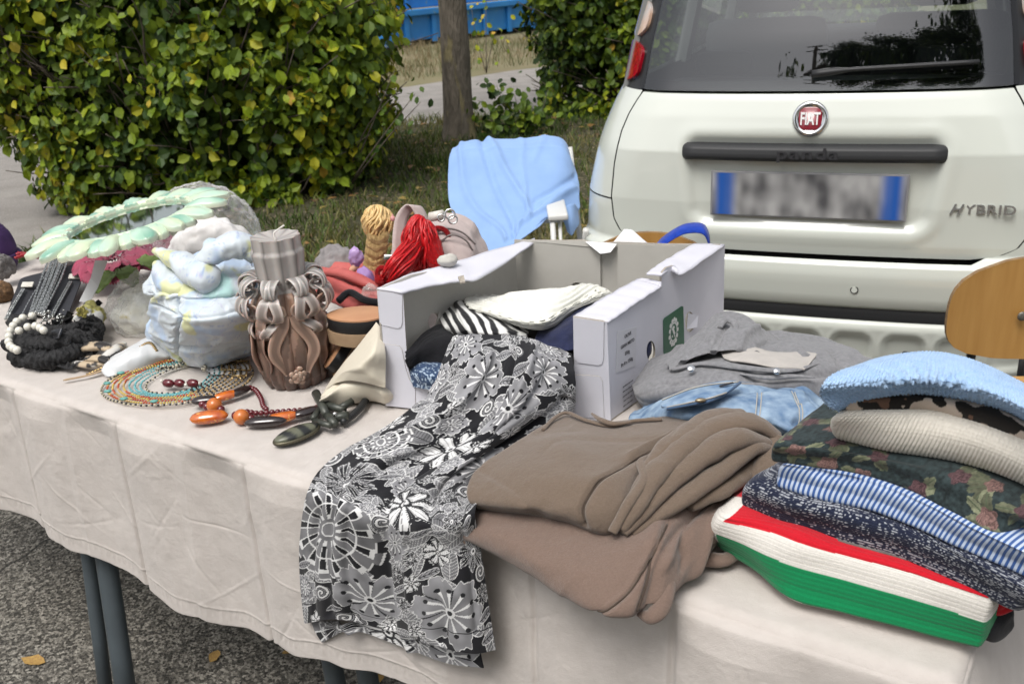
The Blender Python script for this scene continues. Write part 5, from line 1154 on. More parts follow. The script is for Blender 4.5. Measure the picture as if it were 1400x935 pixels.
LOWB = o_
SEAMS_ = 1
def fold(name, path, rad, parent, m=brown, flat=.75, n=18, s=1, amp=.12, k=60):
    P = crom(np.array(path), k); r = crom(np.array(rad, float)[:, None], k)[:, 0]; V, F = tube(P, r, n, flat); 
    V = V+np.random.default_rng(s).normal(0, 1, 3)*0; d = amp*r.mean()*fbm(V[:, 0]*28, V[:, 1]*28, V[:, 2]*28, s); c = np.repeat(P, n, 0); dr = V-c; V = V+dr/(np.linalg.norm(dr, axis=1)[:, None]+1e-9)*d[:, None]*2
    return mk(name, V, F, m, parent)
# knotted leg end at the front of the lower pair
fold('hem_fold', [G(870, 690, .80), G(905, 740, .79), G(912, 785, .775), G(906, 825, .76), G(890, 842, .752), G(872, 838, .75)], [.008, .010, .011, .011, .010, .004], LOWB, m=brownL)
fold('hem_fold', [G(1002, 655, .80), G(980, 700, .79), G(948, 740, .775), G(915, 775, .765), G(905, 800, .76)], [.02, .024, .022, .016, .008], LOWB, m=brownL, s=3)
fold('hem_fold', [G(1020, 748, .757), G(990, 765, .755), G(950, 765, .755), G(905, 795, .755)], [.004, .010, .012, .010], LOWB, m=brownL, s=4)
fold('cuff', [G(624, 701, .778), G(621, 714, .774), G(627, 730, .764), G(641, 741, .752)], [.005, .007, .007, .005], LOWB, m=brownL)
fold('cuff', [G(1003, 655, .812), G(1022, 662, .815), G(1036, 664, .815)], [.022, .021, .018], LOWB, m=brownL, s=5)
fold('drawstring_tab', [G(1036, 632, .815), G(1045, 608, .83)], [.016, .014], LOWB, m=fabric('rose_brown', (.19, .12, .10), None, 40), s=6)
def seam(S, poly, parent, mR=5, r=.0012, m=brown2, name='seam', off=.001):
    nu, nv = S.shape[:2]; pl = crom(np.array(poly, float), 60); N = snorm(S); c = S.mean((0, 1)); N = -N if ((S-c)*N).sum(2).mean() < 0 else N
    pts = []
    for x, y in pl:
        i, j = min(nu-1, int((1+y*(mR-1))/(mR+4)*nu)), min(nv-1, 6+int(x*(nv-13))); pts.append(S[i, j]+N[i, j]*off)
    pts = crom(np.array(pts)[::4], 50); V, F = tube(pts, r, 5); return mk(name, V, F, m, parent)
seam(S1, [(.525, .97), (.57, .75), (.62, .55), (.67, .42)], LOWB, 6, .0013); seam(S1, [(.70, .30), (.665, .50), (.68, .70), (.73, .88)], LOWB, 6, .0013)
# upper pair
U1 = [[G(770, 568, .835), G(800, 574, .84), G(835, 577, .84), G(905, 570, .845), G(975, 560, .845)],
      [G(735, 588, .84), G(780, 590, .85), G(835, 592, .855), G(905, 588, .86), G(975, 572, .85)],
      [G(688, 618, .838), G(745, 620, .855), G(810, 622, .862), G(870, 618, .862), G(940, 598, .86)],
      [G(652, 644, .83), G(715, 650, .85), G(790, 655, .858), G(850, 652, .86), G(898, 625, .855)],
      [G(641, 666, .822), G(704, 676, .838), G(780, 686, .845), G(842, 690, .845), G(880, 660, .845)],
      [G(642, 684, .812), G(704, 694, .825), G(775, 706, .828), G(835, 722, .82), G(872, 680, .835)],
      [G(652, 692, .802), G(710, 699, .81), G(772, 712, .81), G(834, 730, .806), G(868, 690, .815)]]
o_, S2, u2 = slab2('brown_trousers', U1, brown, 'upper taupe brown sweatpants folded flat with curved pocket seam, on the lower brown garment', depth=.02, nu=120, nv=240, disp=sof(5, .003, .6), dz=-.02,
     creases=[([(.88, .30), (.72, .42), (.60, .55), (.56, .70), (.60, .88)], .0045, -.0055), ([(.25, .25), (.5, .45), (.62, .5)], .03, .005), ([(.05, .5), (.3, .6), (.5, .66)], .025, -.003), ([(.35, .95), (.38, .75)], .012, -.004), ([(.86, .2), (.74, .33)], .010, .006)], end=.3)
UPB = o_
seam(S2, [(.88, .30), (.72, .42), (.60, .55), (.56, .70), (.60, .88)], UPB, 7, .0013); seam(S2, [(.895, .31), (.735, .435), (.615, .56), (.575, .70), (.61, .86)], UPB, 7, .0008)
fold('waist_edge', [G(742, 588, .845), G(757, 572, .845), G(775, 564, .846), G(800, 574, .85), G(835, 582, .852), G(868, 575, .855), G(905, 573, .856)], [.003]*7, UPB, m=brown, amp=0)
fold('strap_end', [G(809, 565, .855), G(820, 573, .858), G(838, 579, .857), G(862, 577, .857)], [.002, .004, .004, .002], UPB)
fold('pocket_edge', [G(837, 728, .82), G(858, 690, .845), G(880, 655, .86), G(876, 632, .862), G(888, 624, .86)], [.006, .007, .007, .006, .004], UPB, s=7)
for i, (pth, rd) in enumerate((
    ([G(845, 722, .82), G(868, 690, .84), G(893, 650, .858), G(930, 615, .87), G(975, 585, .88), G(1030, 578, .88), G(1064, 598, .86)], [.010, .016, .018, .018, .020, .020, .012]),
    ([G(850, 728, .815), G(885, 690, .835), G(920, 655, .852), G(965, 620, .868), G(1010, 598, .875), G(1050, 605, .86)], [.010, .015, .016, .017, .018, .012]),
    ([G(862, 728, .812), G(905, 698, .825), G(950, 668, .84), G(990, 640, .852), G(1028, 612, .862), G(1060, 612, .85)], [.008, .014, .016, .016, .016, .010]),
    ([G(905, 625, .862), G(935, 602, .872), G(975, 575, .875), G(1015, 568, .87)], [.012, .018, .020, .014]),
    ([G(880, 640, .862), G(910, 612, .87), G(945, 588, .872), G(985, 565, .865)], [.006, .013, .016, .010]),
    ([G(1062, 600, .86), G(1050, 640, .84), G(1030, 668, .82)], [.014, .020, .014]),
    ([G(940, 690, .82), G(985, 665, .83), G(1020, 640, .835), G(1048, 615, .85)], [.012, .018, .018, .012]))):
    fold('folded_leg', pth, rd, UPB, flat=.62, s=i+11, n=22)

# --- folded pile on the right, from the bottom
tri_m = M('knit_print', rough=.93, vcol=True, c2=(.86, .86, .86), ns=400, bump=[('n', 700, .3)], spec=.15, sheen=.2)
RED, WH, GN = np.array([.55, .010, .022]), np.array([.74, .71, .66]), np.array([.004, .20, .070])
TR_ = [RW([(1006, 700), (1060, 708), (1110, 728), (1172, 745), (1240, 765), (1300, 785), (1352, 803)], .825), RW([(989, 712), (1046, 726), (1102, 747), (1167, 765), (1236, 784), (1296, 804), (1352, 822)], .818),
       RW([(979, 728), (1034, 747), (1090, 770), (1160, 790), (1230, 810), (1291, 828), (1345, 845)], .797), RW([(984, 742), (1036, 768), (1080, 797), (1152, 818), (1223, 837), (1287, 854), (1341, 868)], .772), RW([(996, 750), (1044, 779), (1088, 817), (1155, 836), (1222, 852), (1286, 868), (1338, 880)], .752)]
def tric(uv, S):
    # bands follow the height on the garment's face
    nu, nv = S.shape[:2]; i = np.linspace(0, 1, nu)[:, None]+0*S[..., 0]; j = np.linspace(0, 1, nv)[None, :]+0*S[..., 0]
    y = (i*9-1.0)/4.0    # 0 at the first control row, 1 at the last
    y = y-.0*j; b1 = .27-.10*j; b2 = .53+.02*j; b3 = .93+.06*j-.0*j
    C = np.where((y < b1)[..., None], RED, np.where((y < b2)[..., None], WH, np.where((y < b3)[..., None], GN, WH))); C = np.where(((j < .022) & (y > -.1) & (y < .72))[..., None], WH, C)
    line = (np.sin(uv[..., 1]*2*math.pi/.0056) > .86) & (y > b1) & (y < b2); C = np.where(line[..., None], C*.72, C); return C
slab2('striped_jumper', TR_, tri_m, 'red white and green striped ribbed jumper, lowest of the folded pile on the right', nu=190, nv=300, depth=.20, disp=lambda uv, S: .0007*np.abs(np.sin(uv[..., 1]*math.pi/.0056))+.004*fbm(uv[..., 0]*7, uv[..., 1]*4, 0, 5), colf=tric, end=.35, ends=(1, .3), creases=[([(.30, .2), (.22, .6)], .03, .006)])
slab2('black_garment', [RW([(1318, 852), (1332, 852), (1352, 846), (1368, 838), (1380, 834)], .775), RW([(1318, 860), (1332, 862), (1354, 868), (1370, 862), (1384, 848)], .762), RW([(1320, 864), (1334, 868), (1354, 877), (1368, 873), (1380, 862)], .746)],
      blk, 'black garment end peeking out under the striped jumper', depth=.08, nu=30, nv=50)
sc_red = fabric('red_trim', (.50, .012, .02), None, 50)
fold('jumper_neck', [G(1330, 800, .80), G(1352, 806, .80), G(1368, 818, .795), G(1362, 830, .785), G(1384, 825, .79), G(1400, 808, .80)], [.006, .010, .012, .010, .006, .004], [o for o in bpy.data.objects if o.name == 'striped_jumper'][0], m=sc_red)
nvc = M('navy_tweed', rough=.93, vcol=True, c2=(.86, .86, .86), ns=300, bump=[('n', 600, .5)], spec=.15, sheen=.15)
def tweed2(uv, S):
    x, y = uv[..., 0], uv[..., 1]; row = np.abs(np.sin(y*math.pi/.0034)); n = vnoise(x*520+40*np.floor(y/.0034+.3*vnoise(x*60, y*60, 0, 2)), y*330, 0, 3)+.45*vnoise(x*12, y*90, 0, 9)+.14; w_ = np.clip((n-.10)*2.4, 0, 1)*np.clip(row*1.8-.6, 0, 1); w_ = w_[..., None]*.9
    return np.array([.016, .021, .045])*(1-w_)+np.array([.44, .46, .50])*w_
NV = [RW([(1052, 650), (1106, 674), (1170, 686), (1236, 706), (1300, 738), (1352, 765), (1412, 795)], .868), RW([(1027, 662), (1088, 690), (1157, 706), (1227, 726), (1296, 754), (1347, 779), (1402, 808)], .862),
      RW([(1016, 679), (1078, 704), (1150, 725), (1222, 746), (1292, 772), (1342, 795), (1395, 822)], .840), RW([(1026, 694), (1085, 718), (1152, 741), (1226, 762), (1294, 788), (1342, 808), (1386, 828)], .815)]
slab2('navy_tweed_jumper', NV, nvc, 'folded navy tweed knit with white flecks, directly above the striped jumper', nu=260, nv=900, depth=.2, disp=lambda uv, S: .0007*np.abs(np.sin(uv[..., 1]*math.pi/.0034))+.005*fbm(uv[..., 0]*8, uv[..., 1]*5, 0, 15), colf=tweed2, end=.3)
gry = fabric('grey_rib', (.20, .18, .17), (.10, .09, .085), 40)
slab2('grey_garment', [RW([(1075, 708), (1110, 722), (1150, 738), (1200, 752), (1240, 764)], .826), RW([(1078, 716), (1112, 732), (1152, 747), (1200, 758), (1240, 768)], .818), RW([(1085, 722), (1115, 738), (1152, 752), (1200, 762), (1240, 770)], .812)], gry, 'thin grey ribbed garment edge between the navy tweed and the striped jumper', depth=.05, nu=40, nv=70, disp=ribs(.004, .001))
def stripes(uv, S):
    x, y = uv[..., 0], uv[..., 1]; s = np.sin((x+.10*y+.004*fbm(x*9, y*9, 0, 3))*2*math.pi/.0058); w_ = np.clip(s*2.2+.5, 0, 1)[..., None]
    return np.array([.045, .11, .32])*(1-w_)+np.array([.52, .60, .74])*w_
ST = [RW([(1085, 629), (1143, 635), (1212, 652), (1278, 682), (1342, 716), (1402, 745), (1455, 770)], .906), RW([(1070, 637), (1131, 648), (1202, 666), (1268, 694), (1333, 727), (1397, 756), (1455, 785)], .900),
      RW([(1066, 650), (1124, 664), (1196, 682), (1260, 708), (1325, 740), (1392, 768), (1450, 798)], .884), RW([(1072, 664), (1127, 680), (1196, 696), (1259, 721), (1324, 752), (1392, 780), (1450, 808)], .866)]
slab2('striped_shirt', ST, vc, 'folded blue and white pinstriped shirt under the dark floral one', nu=110, nv=900, depth=.2, disp=lambda uv, S: .004*fbm(uv[..., 0]*8, uv[..., 1]*6, 0, 25), colf=stripes, end=.2, creases=[([(.12, .3), (.18, .36), (.26, .33)], .005, -.005)])
slab2('striped_shirt_sleeve', [RW([(1090, 602), (1120, 599), (1155, 600)], .925), RW([(1088, 606), (1120, 606), (1155, 606)], .92), RW([(1090, 610), (1120, 612), (1155, 612)], .91)], vc, None, depth=.03, nu=24, nv=200, colf=stripes, parent=bpy.data.objects['striped_shirt'])
def darkfloral(uv, S):
    x, y = uv[..., 0], uv[..., 1]; C = np.broadcast_to(np.array([.022, .034, .036]), S.shape).copy(); n = fbm(x*300, y*300, 0, 4, 2); C = C*(1+.8*n[..., None]); g = np.random.default_rng(12); pts = []
    for _ in range(500):
        a, b = g.uniform(0, x.max()), g.uniform(0, y.max()*.55)
        if all(math.hypot(a-q[0], (b-q[1])*1.2) > .037 for q in pts): pts.append((a, b))
    for a, b in pts:
        rose = np.array([.085, .045, .050]) if g.random() < .65 else np.array([.17, .10, .09])
        for k in range(5):
            t = g.uniform(0, 6.28); q = g.uniform(.010, .019); la, lb = a+math.cos(t)*q, b+math.sin(t)*q; u = (x-la)*math.cos(t)+(y-lb)*math.sin(t); v = -(x-la)*math.sin(t)+(y-lb)*math.cos(t)
            m = (u/.011)**2+(v/.0058)**2 < 1+.5*n; C[m] = np.array([.155, .165, .105])*(.5+.8*g.random()**2)*(1+.5*n[m][:, None]); C[m & (np.abs(v) < .0008)] = np.array([.08, .10, .06])
        r = np.hypot(x-a, y-b); th = np.arctan2(y-b, x-a); m = r < .0105*(1+.15*np.sin(th*5)); C[m] = rose; C[m & (np.sin(r*1100+th*2+6*n) > .4)] = rose*.55; C[m & (np.sin(r*1100+th*3+6*n) < -.8)] = rose*1.5
    return C
DF = [RW([(1078, 598), (1132, 598), (1202, 605), (1272, 616), (1338, 640), (1388, 663), (1432, 690)], .934), RW([(1062, 609), (1116, 613), (1186, 622), (1252, 639), (1313, 662), (1369, 688), (1416, 712)], .932),
      RW([(1058, 618), (1111, 624), (1180, 635), (1247, 655), (1306, 681), (1363, 707), (1408, 715)], .918), RW([(1064, 627), (1112, 635), (1180, 647), (1245, 668), (1304, 698), (1362, 727), (1400, 718)], .903)]
slab2('floral_scarf', DF, vc, 'folded dark green garment with faded rose pattern and a hanging corner', nu=160, nv=520, depth=.2, disp=lambda uv, S: .004*fbm(uv[..., 0]*9, uv[..., 1]*7, 0, 35), colf=darkfloral, end=.2, creases=[([(.1, .2), (.3, .25), (.5, .2)], .006, -.004)])
cream = M('cream_rib_knit', (.70, .66, .59), .93, (.62, .585, .52), 200, 3, [('n', 800, .35)], spec=.15, sheen=.2)
def vribs(p, a): return lambda uv, S: a*np.abs(np.sin((uv[..., 0]+.25*uv[..., 1])*math.pi/p))-.0006*(np.sin((uv[..., 1])*2*math.pi/.004) > .6)+.004*fbm(uv[..., 0]*7, uv[..., 1]*5, 0, 45)
CR = [RW([(1165, 560), (1222, 560), (1276, 559), (1332, 570), (1382, 588), (1424, 607), (1462, 628)], .988), RW([(1148, 570), (1212, 570), (1271, 572), (1327, 584), (1382, 604), (1428, 624), (1468, 648)], .984),
      RW([(1142, 582), (1207, 590), (1267, 596), (1325, 609), (1377, 629), (1424, 649), (1464, 672)], .966), RW([(1149, 598), (1205, 612), (1265, 621), (1325, 633), (1376, 652), (1421, 671), (1460, 692)], .938)]
slab2('cream_jumper', CR, cream, 'folded cream fine ribbed jumper below the leopard print', nu=130, nv=900, depth=.07, dz=-.02, disp=vribs(.0042, .0008), end=.15)
def leopard(uv, S):
    x, y = uv[..., 0], uv[..., 1]; n = fbm(x*46+1, y*50, 0, 21, 2); n2 = fbm(x*120, y*120, 0, 5, 2); C = np.broadcast_to(np.array([.60, .50, .42]), S.shape).copy(); m = n+.12*n2 > .13; C[m] = np.array([.018, .015, .013]); br = (n+.1*n2 > .55); C[br] = np.array([.16, .09, .06]); return C
LE = [RW([(1170, 545), (1212, 538), (1262, 540), (1312, 545), (1362, 557), (1402, 577), (1452, 597)], 1.003), RW([(1160, 553), (1206, 548), (1261, 548), (1311, 557), (1361, 572), (1406, 590), (1455, 610)], 1.0),
      RW([(1163, 566), (1210, 567), (1262, 564), (1310, 574), (1360, 590), (1405, 609), (1450, 628)], .982)]
slab2('leopard_blouse', LE, vc, 'folded leopard spotted blouse between the cream and the light blue knits', nu=80, nv=360, depth=.05, dz=-.02, colf=leopard, end=.2, disp=hangd(.003, 9, 2))
bk_m = M('light_blue_knit', (.36, .51, .72), .92, (.29, .44, .65), 60, 3, [('n', 600, .4)], spec=.2, sheen=.3)
def cable(uv, S):
    x, y = uv[..., 0], uv[..., 1]; p = .0085; q = .0068; w_ = .0025*fbm(x*25, y*25, 0, 6); X = x+w_; Y = y+.0010*np.sin(x*160); r_ = np.floor(Y/q); fx_ = ((X/p+.5*(r_ % 2)) % 1)-.5; fy = (Y/q) % 1
    v = np.exp(-((np.abs(fx_)*.9-.28+.30*(fy-.5))/.15)**2); h = .0026*v*np.sin(math.pi*np.clip(fy, 0, 1))
    holes = np.exp(-((np.abs((x-.16)*1.0)-.9*(.17-y))/.006)**2)*(np.sin(y*2*math.pi/.013) > .2)*(y < .17); fan = np.exp(-(np.abs(np.hypot(x-.165, y-.175)-.035)/.03)**2)*np.sin(np.arctan2(y-.175, x-.165)*22)*.002
    return h-.0025*holes+fan*(y < .19)+.003*fbm(x*8, y*6, 0, 55)
BK = [RW([(1170, 503), (1205, 492), (1248, 485), (1292, 486), (1338, 499), (1384, 521), (1438, 550)], 1.018), RW([(1140, 512), (1186, 503), (1240, 497), (1288, 497), (1340, 510), (1388, 531), (1440, 560)], 1.036),
      RW([(1126, 526), (1178, 521), (1233, 517), (1286, 518), (1337, 530), (1386, 550), (1438, 578)], 1.040), RW([(1123, 542), (1175, 536), (1232, 529), (1286, 531), (1336, 541), (1385, 558), (1435, 586)], 1.022), RW([(1138, 558), (1180, 546), (1235, 538), (1286, 541), (1336, 550), (1385, 565), (1432, 592)], 1.003)]
slab2('light_blue_jumper', BK, bk_m, 'chunky light blue cable knit jumper on top of the folded pile', nu=330, nv=620, depth=.06, dz=-.03, disp=cable, end=.18)

# --- grey hooded jacket and denim jacket behind the trousers
gm = M('grey_marl', (.235, .235, .245), .95, (.155, .155, .165), 160, 4, [('n', 1000, .4), ('n', 50, .25)], spec=.15, sheen=.25)
gm_d = M('grey_marl_seam', (.13, .13, .14), .95)
HB = [[G(915, 505, .835), G(960, 490, .85), G(1020, 478, .86), G(1085, 472, .855), G(1150, 478, .84), G(1188, 492, .83)],
      [G(908, 520, .838), G(955, 505, .858), G(1015, 495, .870), G(1080, 490, .866), G(1145, 492, .852), G(1190, 503, .838)],
      [G(904, 538, .83), G(950, 528, .855), G(1010, 520, .868), G(1075, 516, .864), G(1135, 515, .85), G(1180, 520, .835)],
      [G(906, 556, .80), G(950, 552, .83), G(1010, 545, .84), G(1070, 542, .84), G(1130, 540, .83), G(1170, 540, .815)],
      [G(915, 570, .76), G(960, 575, .78), G(1015, 575, .78), G(1070, 575, .78), G(1125, 570, .78), G(1160, 560, .77)]]
hb, SH, uh = slab2('grey_hoodie', HB, gm, 'grey marl hooded jacket with silver snap, bunched against the carton side', depth=.12, nu=90, nv=170, disp=sof(6, .006, 1.3), dz=-.03, creases=[([(.02, .35), (.2, .45), (.5, .5), (.9, .45)], .007, -.007), ([(.35, .56), (.6, .62), (.9, .5)], .008, .008), ([(.1, .6), (.3, .7), (.5, .75)], .006, -.006), ([(.75, .1), (.85, .4), (.92, .6)], .006, -.007), ([(.6, .05), (.66, .25)], .006, .006)])
HD = [[G(950, 478, .86), G(985, 440, .87), G(1020, 440, .875), G(1050, 462, .86), G(1078, 480, .85)],
      [G(930, 492, .86), G(965, 462, .88), G(1005, 452, .89), G(1040, 470, .875), G(1072, 487, .86)],
      [G(918, 506, .85), G(955, 486, .87), G(1000, 478, .88), G(1035, 484, .875), G(1066, 493, .86)]]
slab2('hood', HD, gm, depth=.05, nu=60, nv=90, parent=hb, disp=sof(9, .007), creases=[([(.40, 0), (.36, .9)], .006, -.010), ([(.62, 0), (.58, .9)], .007, .009), ([(.15, .3), (.35, .8)], .006, -.006), ([(.8, 0), (.75, .9)], .006, -.008)])
fold('hood_edge', [G(984, 448, .885), G(992, 438, .89), G(1003, 441, .89), G(1008, 455, .885)], [.004, .006, .006, .003], hb, m=gm)
for pth, rd in (([G(920, 505, .852), G(960, 497, .868), G(1010, 502, .878), G(1050, 506, .876), G(1085, 506, .870), G(1118, 497, .862)], [.004, .006, .007, .006, .005, .002]),
                ([G(1012, 511, .872), G(1050, 516, .874), G(1085, 514, .870), G(1115, 516, .864)], [.003, .005, .005, .002])): fold('collar_fold', pth, rd, hb, m=gm, flat=.5)
crm = fabric('cream_lining', (.46, .43, .40), (.40, .375, .35), 50)
sheet('lining', [[G(985, 480, .866), G(1020, 474, .875), G(1060, 480, .87), G(1100, 482, .862), G(1118, 484, .86)], [G(990, 488, .872), G(1025, 485, .880), G(1062, 490, .876), G(1095, 494, .870), G(1108, 496, .866)], [G(1000, 494, .872), G(1030, 496, .880), G(1062, 501, .878), G(1090, 503, .872), G(1100, 505, .868)]], 30, 60, crm, hb, disp=hangd(.003, 25, 4), toward=(0, -.3, 1))
for (px, py, z, r_) in ((945, 504, .870, .0068), (1062, 507, .885, .006), (1222, 545, .9, .0)):
    if r_: MB().blob(G(px, py, z), (r_, r_, r_*.5), 16, 8, ax=np.array([[1, 0, 0], [0, .8, .6], [0, -.6, .8]])).build('snap', chrome, hb)
dm = M('denim', (.12, .20, .33), .92, (.33, .43, .54), 38, 8, [('wx', 900, .2), ('n', 900, .4), ('n', 60, .5)], spec=.15, bdist=.002, contrast=1.5)
dst = fabric('denim_stitch', (.42, .40, .36), None, 60); dmd = fabric('denim_dark', (.06, .11, .20), None, 60)
DN_ = [[G(872, 566, .80), G(925, 540, .845), G(990, 524, .865), G(1050, 528, .86), G(1095, 530, .855), G(1120, 545, .83)],
       [G(868, 575, .80), G(922, 556, .86), G(990, 542, .878), G(1050, 545, .873), G(1100, 550, .866), G(1130, 566, .84)],
       [G(872, 580, .79), G(925, 574, .85), G(990, 566, .87), G(1048, 568, .87), G(1098, 572, .862), G(1140, 585, .84)],
       [G(885, 590, .77), G(930, 595, .81), G(990, 592, .84), G(1045, 592, .845), G(1095, 596, .84), G(1138, 598, .82)],
       [G(895, 600, .76), G(935, 612, .78), G(990, 612, .79), G(1045, 610, .79), G(1095, 608, .79), G(1130, 604, .79)]]
dj, SD, ud = slab2('denim_jacket', DN_, dm, 'folded pale blue denim jacket between the grey hoodie and the brown trousers', depth=.07, nu=90, nv=180, disp=sof(12, .005, 1.5), dz=-.03,
   creases=[([(.56, .1), (.56, .9)], .003, -.003), ([(.74, .1), (.80, .45), (.84, .8)], .004, -.004), ([(.82, .3), (.95, .55)], .010, .010), ([(.78, .55), (.95, .75)], .008, -.010), ([(.86, .1), (.97, .35)], .006, -.007), ([(.3, .5), (.5, .6), (.7, .55)], .010, -.004), ([(.62, .5), (.75, .7)], .008, .005)])
CB = [[G(905, 548, .866), G(940, 534, .878), G(970, 527, .885), G(1010, 523, .886)], [G(903, 554, .872), G(938, 543, .886), G(970, 536, .893), G(1002, 529, .892)], [G(912, 558, .872), G(945, 551, .886), G(972, 545, .892), G(993, 538, .890)]]
sheet('collar', CB, 24, 60, dm, dj, thick=.004, toward=(0, -.3, 1)); 
for a in (CB[0], CB[2]): mk('stitching', *tube(crom(np.array(a)+np.array([0, 0, .0015]), 40), .0012, 5), dst, dj)
mk('collar_edge', *tube(crom([G(912, 559, .872), G(945, 553, .884), G(965, 550, .89), G(985, 542, .888), G(1003, 530, .89), G(1012, 523, .886)], 40), .0022, 6), dmd, dj)
for pl in ([(.55, .1), (.55, .8)], [(.57, .1), (.57, .8)], [(.75, .12), (.81, .45), (.85, .8)], [(.73, .12), (.79, .45), (.83, .8)]): seam(SD, pl, dj, 5, .0009, dst, 'stitching', .0004)
MB().blob(G(958, 547, .895), (.008, .004, .003), 14, 6).build('button', M('dull_brass', (.30, .24, .16), .4, metal=.8), dj)
mk('care_label', [G(982, 527, .8935), G(1002, 522, .8935), G(1004, 524, .8935), G(985, 529, .8935)], [(0, 1, 2, 3)], blk, dj, smooth=False)
# ================================================================== LEFT HALF OF THE TABLE
def lbl(o, label, cat, group=None, kind=None): return tag(o, label, cat, group, kind)
Zt = ZT+.003
def onT(px, py, dz=0.): return G(px, py, Zt+dz)
# ---- carved candle
cb = onT(374, 534)+TN*.062; CH = .284
cax = M('candle_wax', rough=.42, vcol=True, c2=(.88, .88, .88), ns=40, spec=.5, coat=.15, sss=.15, bump=[('n', 60, .15)])
CA = thing('candle', 'tall brown and grey carved candle with curled wax ribbons and a white wick', 'candle', cb)
WB = np.array([.075, .046, .037]); WM = np.array([.29, .195, .150]); WG = np.array([.42, .39, .37]); WO = np.array([.34, .17, .09])
def cprof(z): return np.interp(z, [0, .012, .08, .15, .178, .19, .205, .235, .255, .262], [.047, .052, .058, .054, .044, .036, .035, .037, .039, .036])
nz_, na = 130, 140; Z = np.linspace(0, CH, nz_)[:, None]; A = np.linspace(0, 2*math.pi, na, endpoint=False)[None, :]
low = 1/(1+np.exp((Z-.185)/.004)); flu = np.abs(np.sin(A*7)); r = cprof(Z)*(1-low*.10*(1-flu)**2-(1-low)*.10*np.abs(np.sin(A*5))**3*(Z > .19))
r = r*(1+.03*np.sin(A*9+Z*60)*low*(Z > .02))
r = r*np.where(Z > .186, 1.26, 1.22)
V = np.stack([cb[0]+r*np.cos(A), cb[1]+r*np.sin(A), Zt+Z+0*A], -1)
k = np.clip(Z/.19, 0, 1); stp = (.5+.5*np.sin(A*14+2.2*np.sin(Z*30)+fbm(np.cos(A)*4, np.sin(A)*4, Z*9, 2)*2))
C = (WB*(1-k[..., None])+WM*k[..., None])*np.ones(V.shape); C = np.where((stp > .72)[..., None], C*1.7+np.array([.03, .02, .015]), C); vg = np.exp(-((np.sin(A*3.5+.9))/.25)**2)*np.exp(-((Z-.145)/.035)**2); C = C*(1-vg[..., None])+WO*vg[..., None]
up_ = (Z > .186)[..., None]; fl2 = np.abs(np.sin(A*5)); C = np.where(up_, WG*(.42+.75*(fl2[..., None]**.7)), C)
V = V.reshape(-1, 3); F = gridF(nz_, na, cv=True); V2 = np.vstack([V, [[cb[0], cb[1], Zt+CH-.010]]]); F = [tuple(f) for f in F.tolist()]+[((nz_-1)*na+i, (nz_-1)*na+(i+1) % na, len(V)) for i in range(na)]+[tuple(range(na))]
mk('body', V2, F, cax, CA, cols=np.vstack([C.reshape(-1, 3), [WG]]), sharp=70)
mk('wick', *tube(crom([(cb[0], cb[1], Zt+CH-.01), (cb[0]-.001, cb[1], Zt+CH+.004), (cb[0]+.010, cb[1], Zt+CH+.012), (cb[0]+.020, cb[1]-.003, Zt+CH+.018)], 16), .0017, 6), M('wick', (.72, .70, .66), .8), CA)
def ribbon(ang, pts, wd, col0, col1, tw=0., th=.0028, name='wax_ribbon'):
    """pts: (radial distance, sideways, height); a strip that peels away from the candle and curls"""
    P = crom(np.array(pts, float), 44); er = np.array([math.cos(ang), math.sin(ang), 0]); et = np.array([-math.sin(ang), math.cos(ang), 0]); ez = np.array([0, 0, 1.])
    P = P*np.array([1.20, 1.15, 1.0])-np.array([.004, 0, 0]); W = cb+P[:, :1]*er+P[:, 1:2]*et+P[:, 2:]*ez; T = np.gradient(W, axis=0); T /= np.linalg.norm(T, axis=1)[:, None]+1e-9
    w_ = np.interp(np.linspace(0, 1, 44), [0, .15, .6, 1], np.array([.5, 1, .9, .45]))*wd*1.5; V = []; C = []; n = 10
    for i in range(44):
        s = et*math.cos(tw*i/43)+er*math.sin(tw*i/43); s = s-T[i]*(s@T[i]); s /= np.linalg.norm(s); q = np.cross(T[i], s)
        for j in range(n):
            a = 2*math.pi*j/n; x, y = math.cos(a), math.sin(a); V.append(W[i]+s*x*w_[i]/2+q*(y*th*(1-.3*x*x)+th*.7*x*x)); c = col0*(1-i/43)+col1*i/43; C.append(c*(1.35 if abs(x) > .8 else .62 if abs(x) < .35 else 1.))
    F = [(i*n+j, i*n+(j+1) % n, (i+1)*n+(j+1) % n, (i+1)*n+j) for i in range(43) for j in range(n)]+[tuple(range(n)), tuple(43*n+j for j in range(n))[::-1]]
    return mk(name, np.array(V), F, cax, CA, cols=np.array(C))
front = -math.pi/2+.28
g = np.random.default_rng(6)
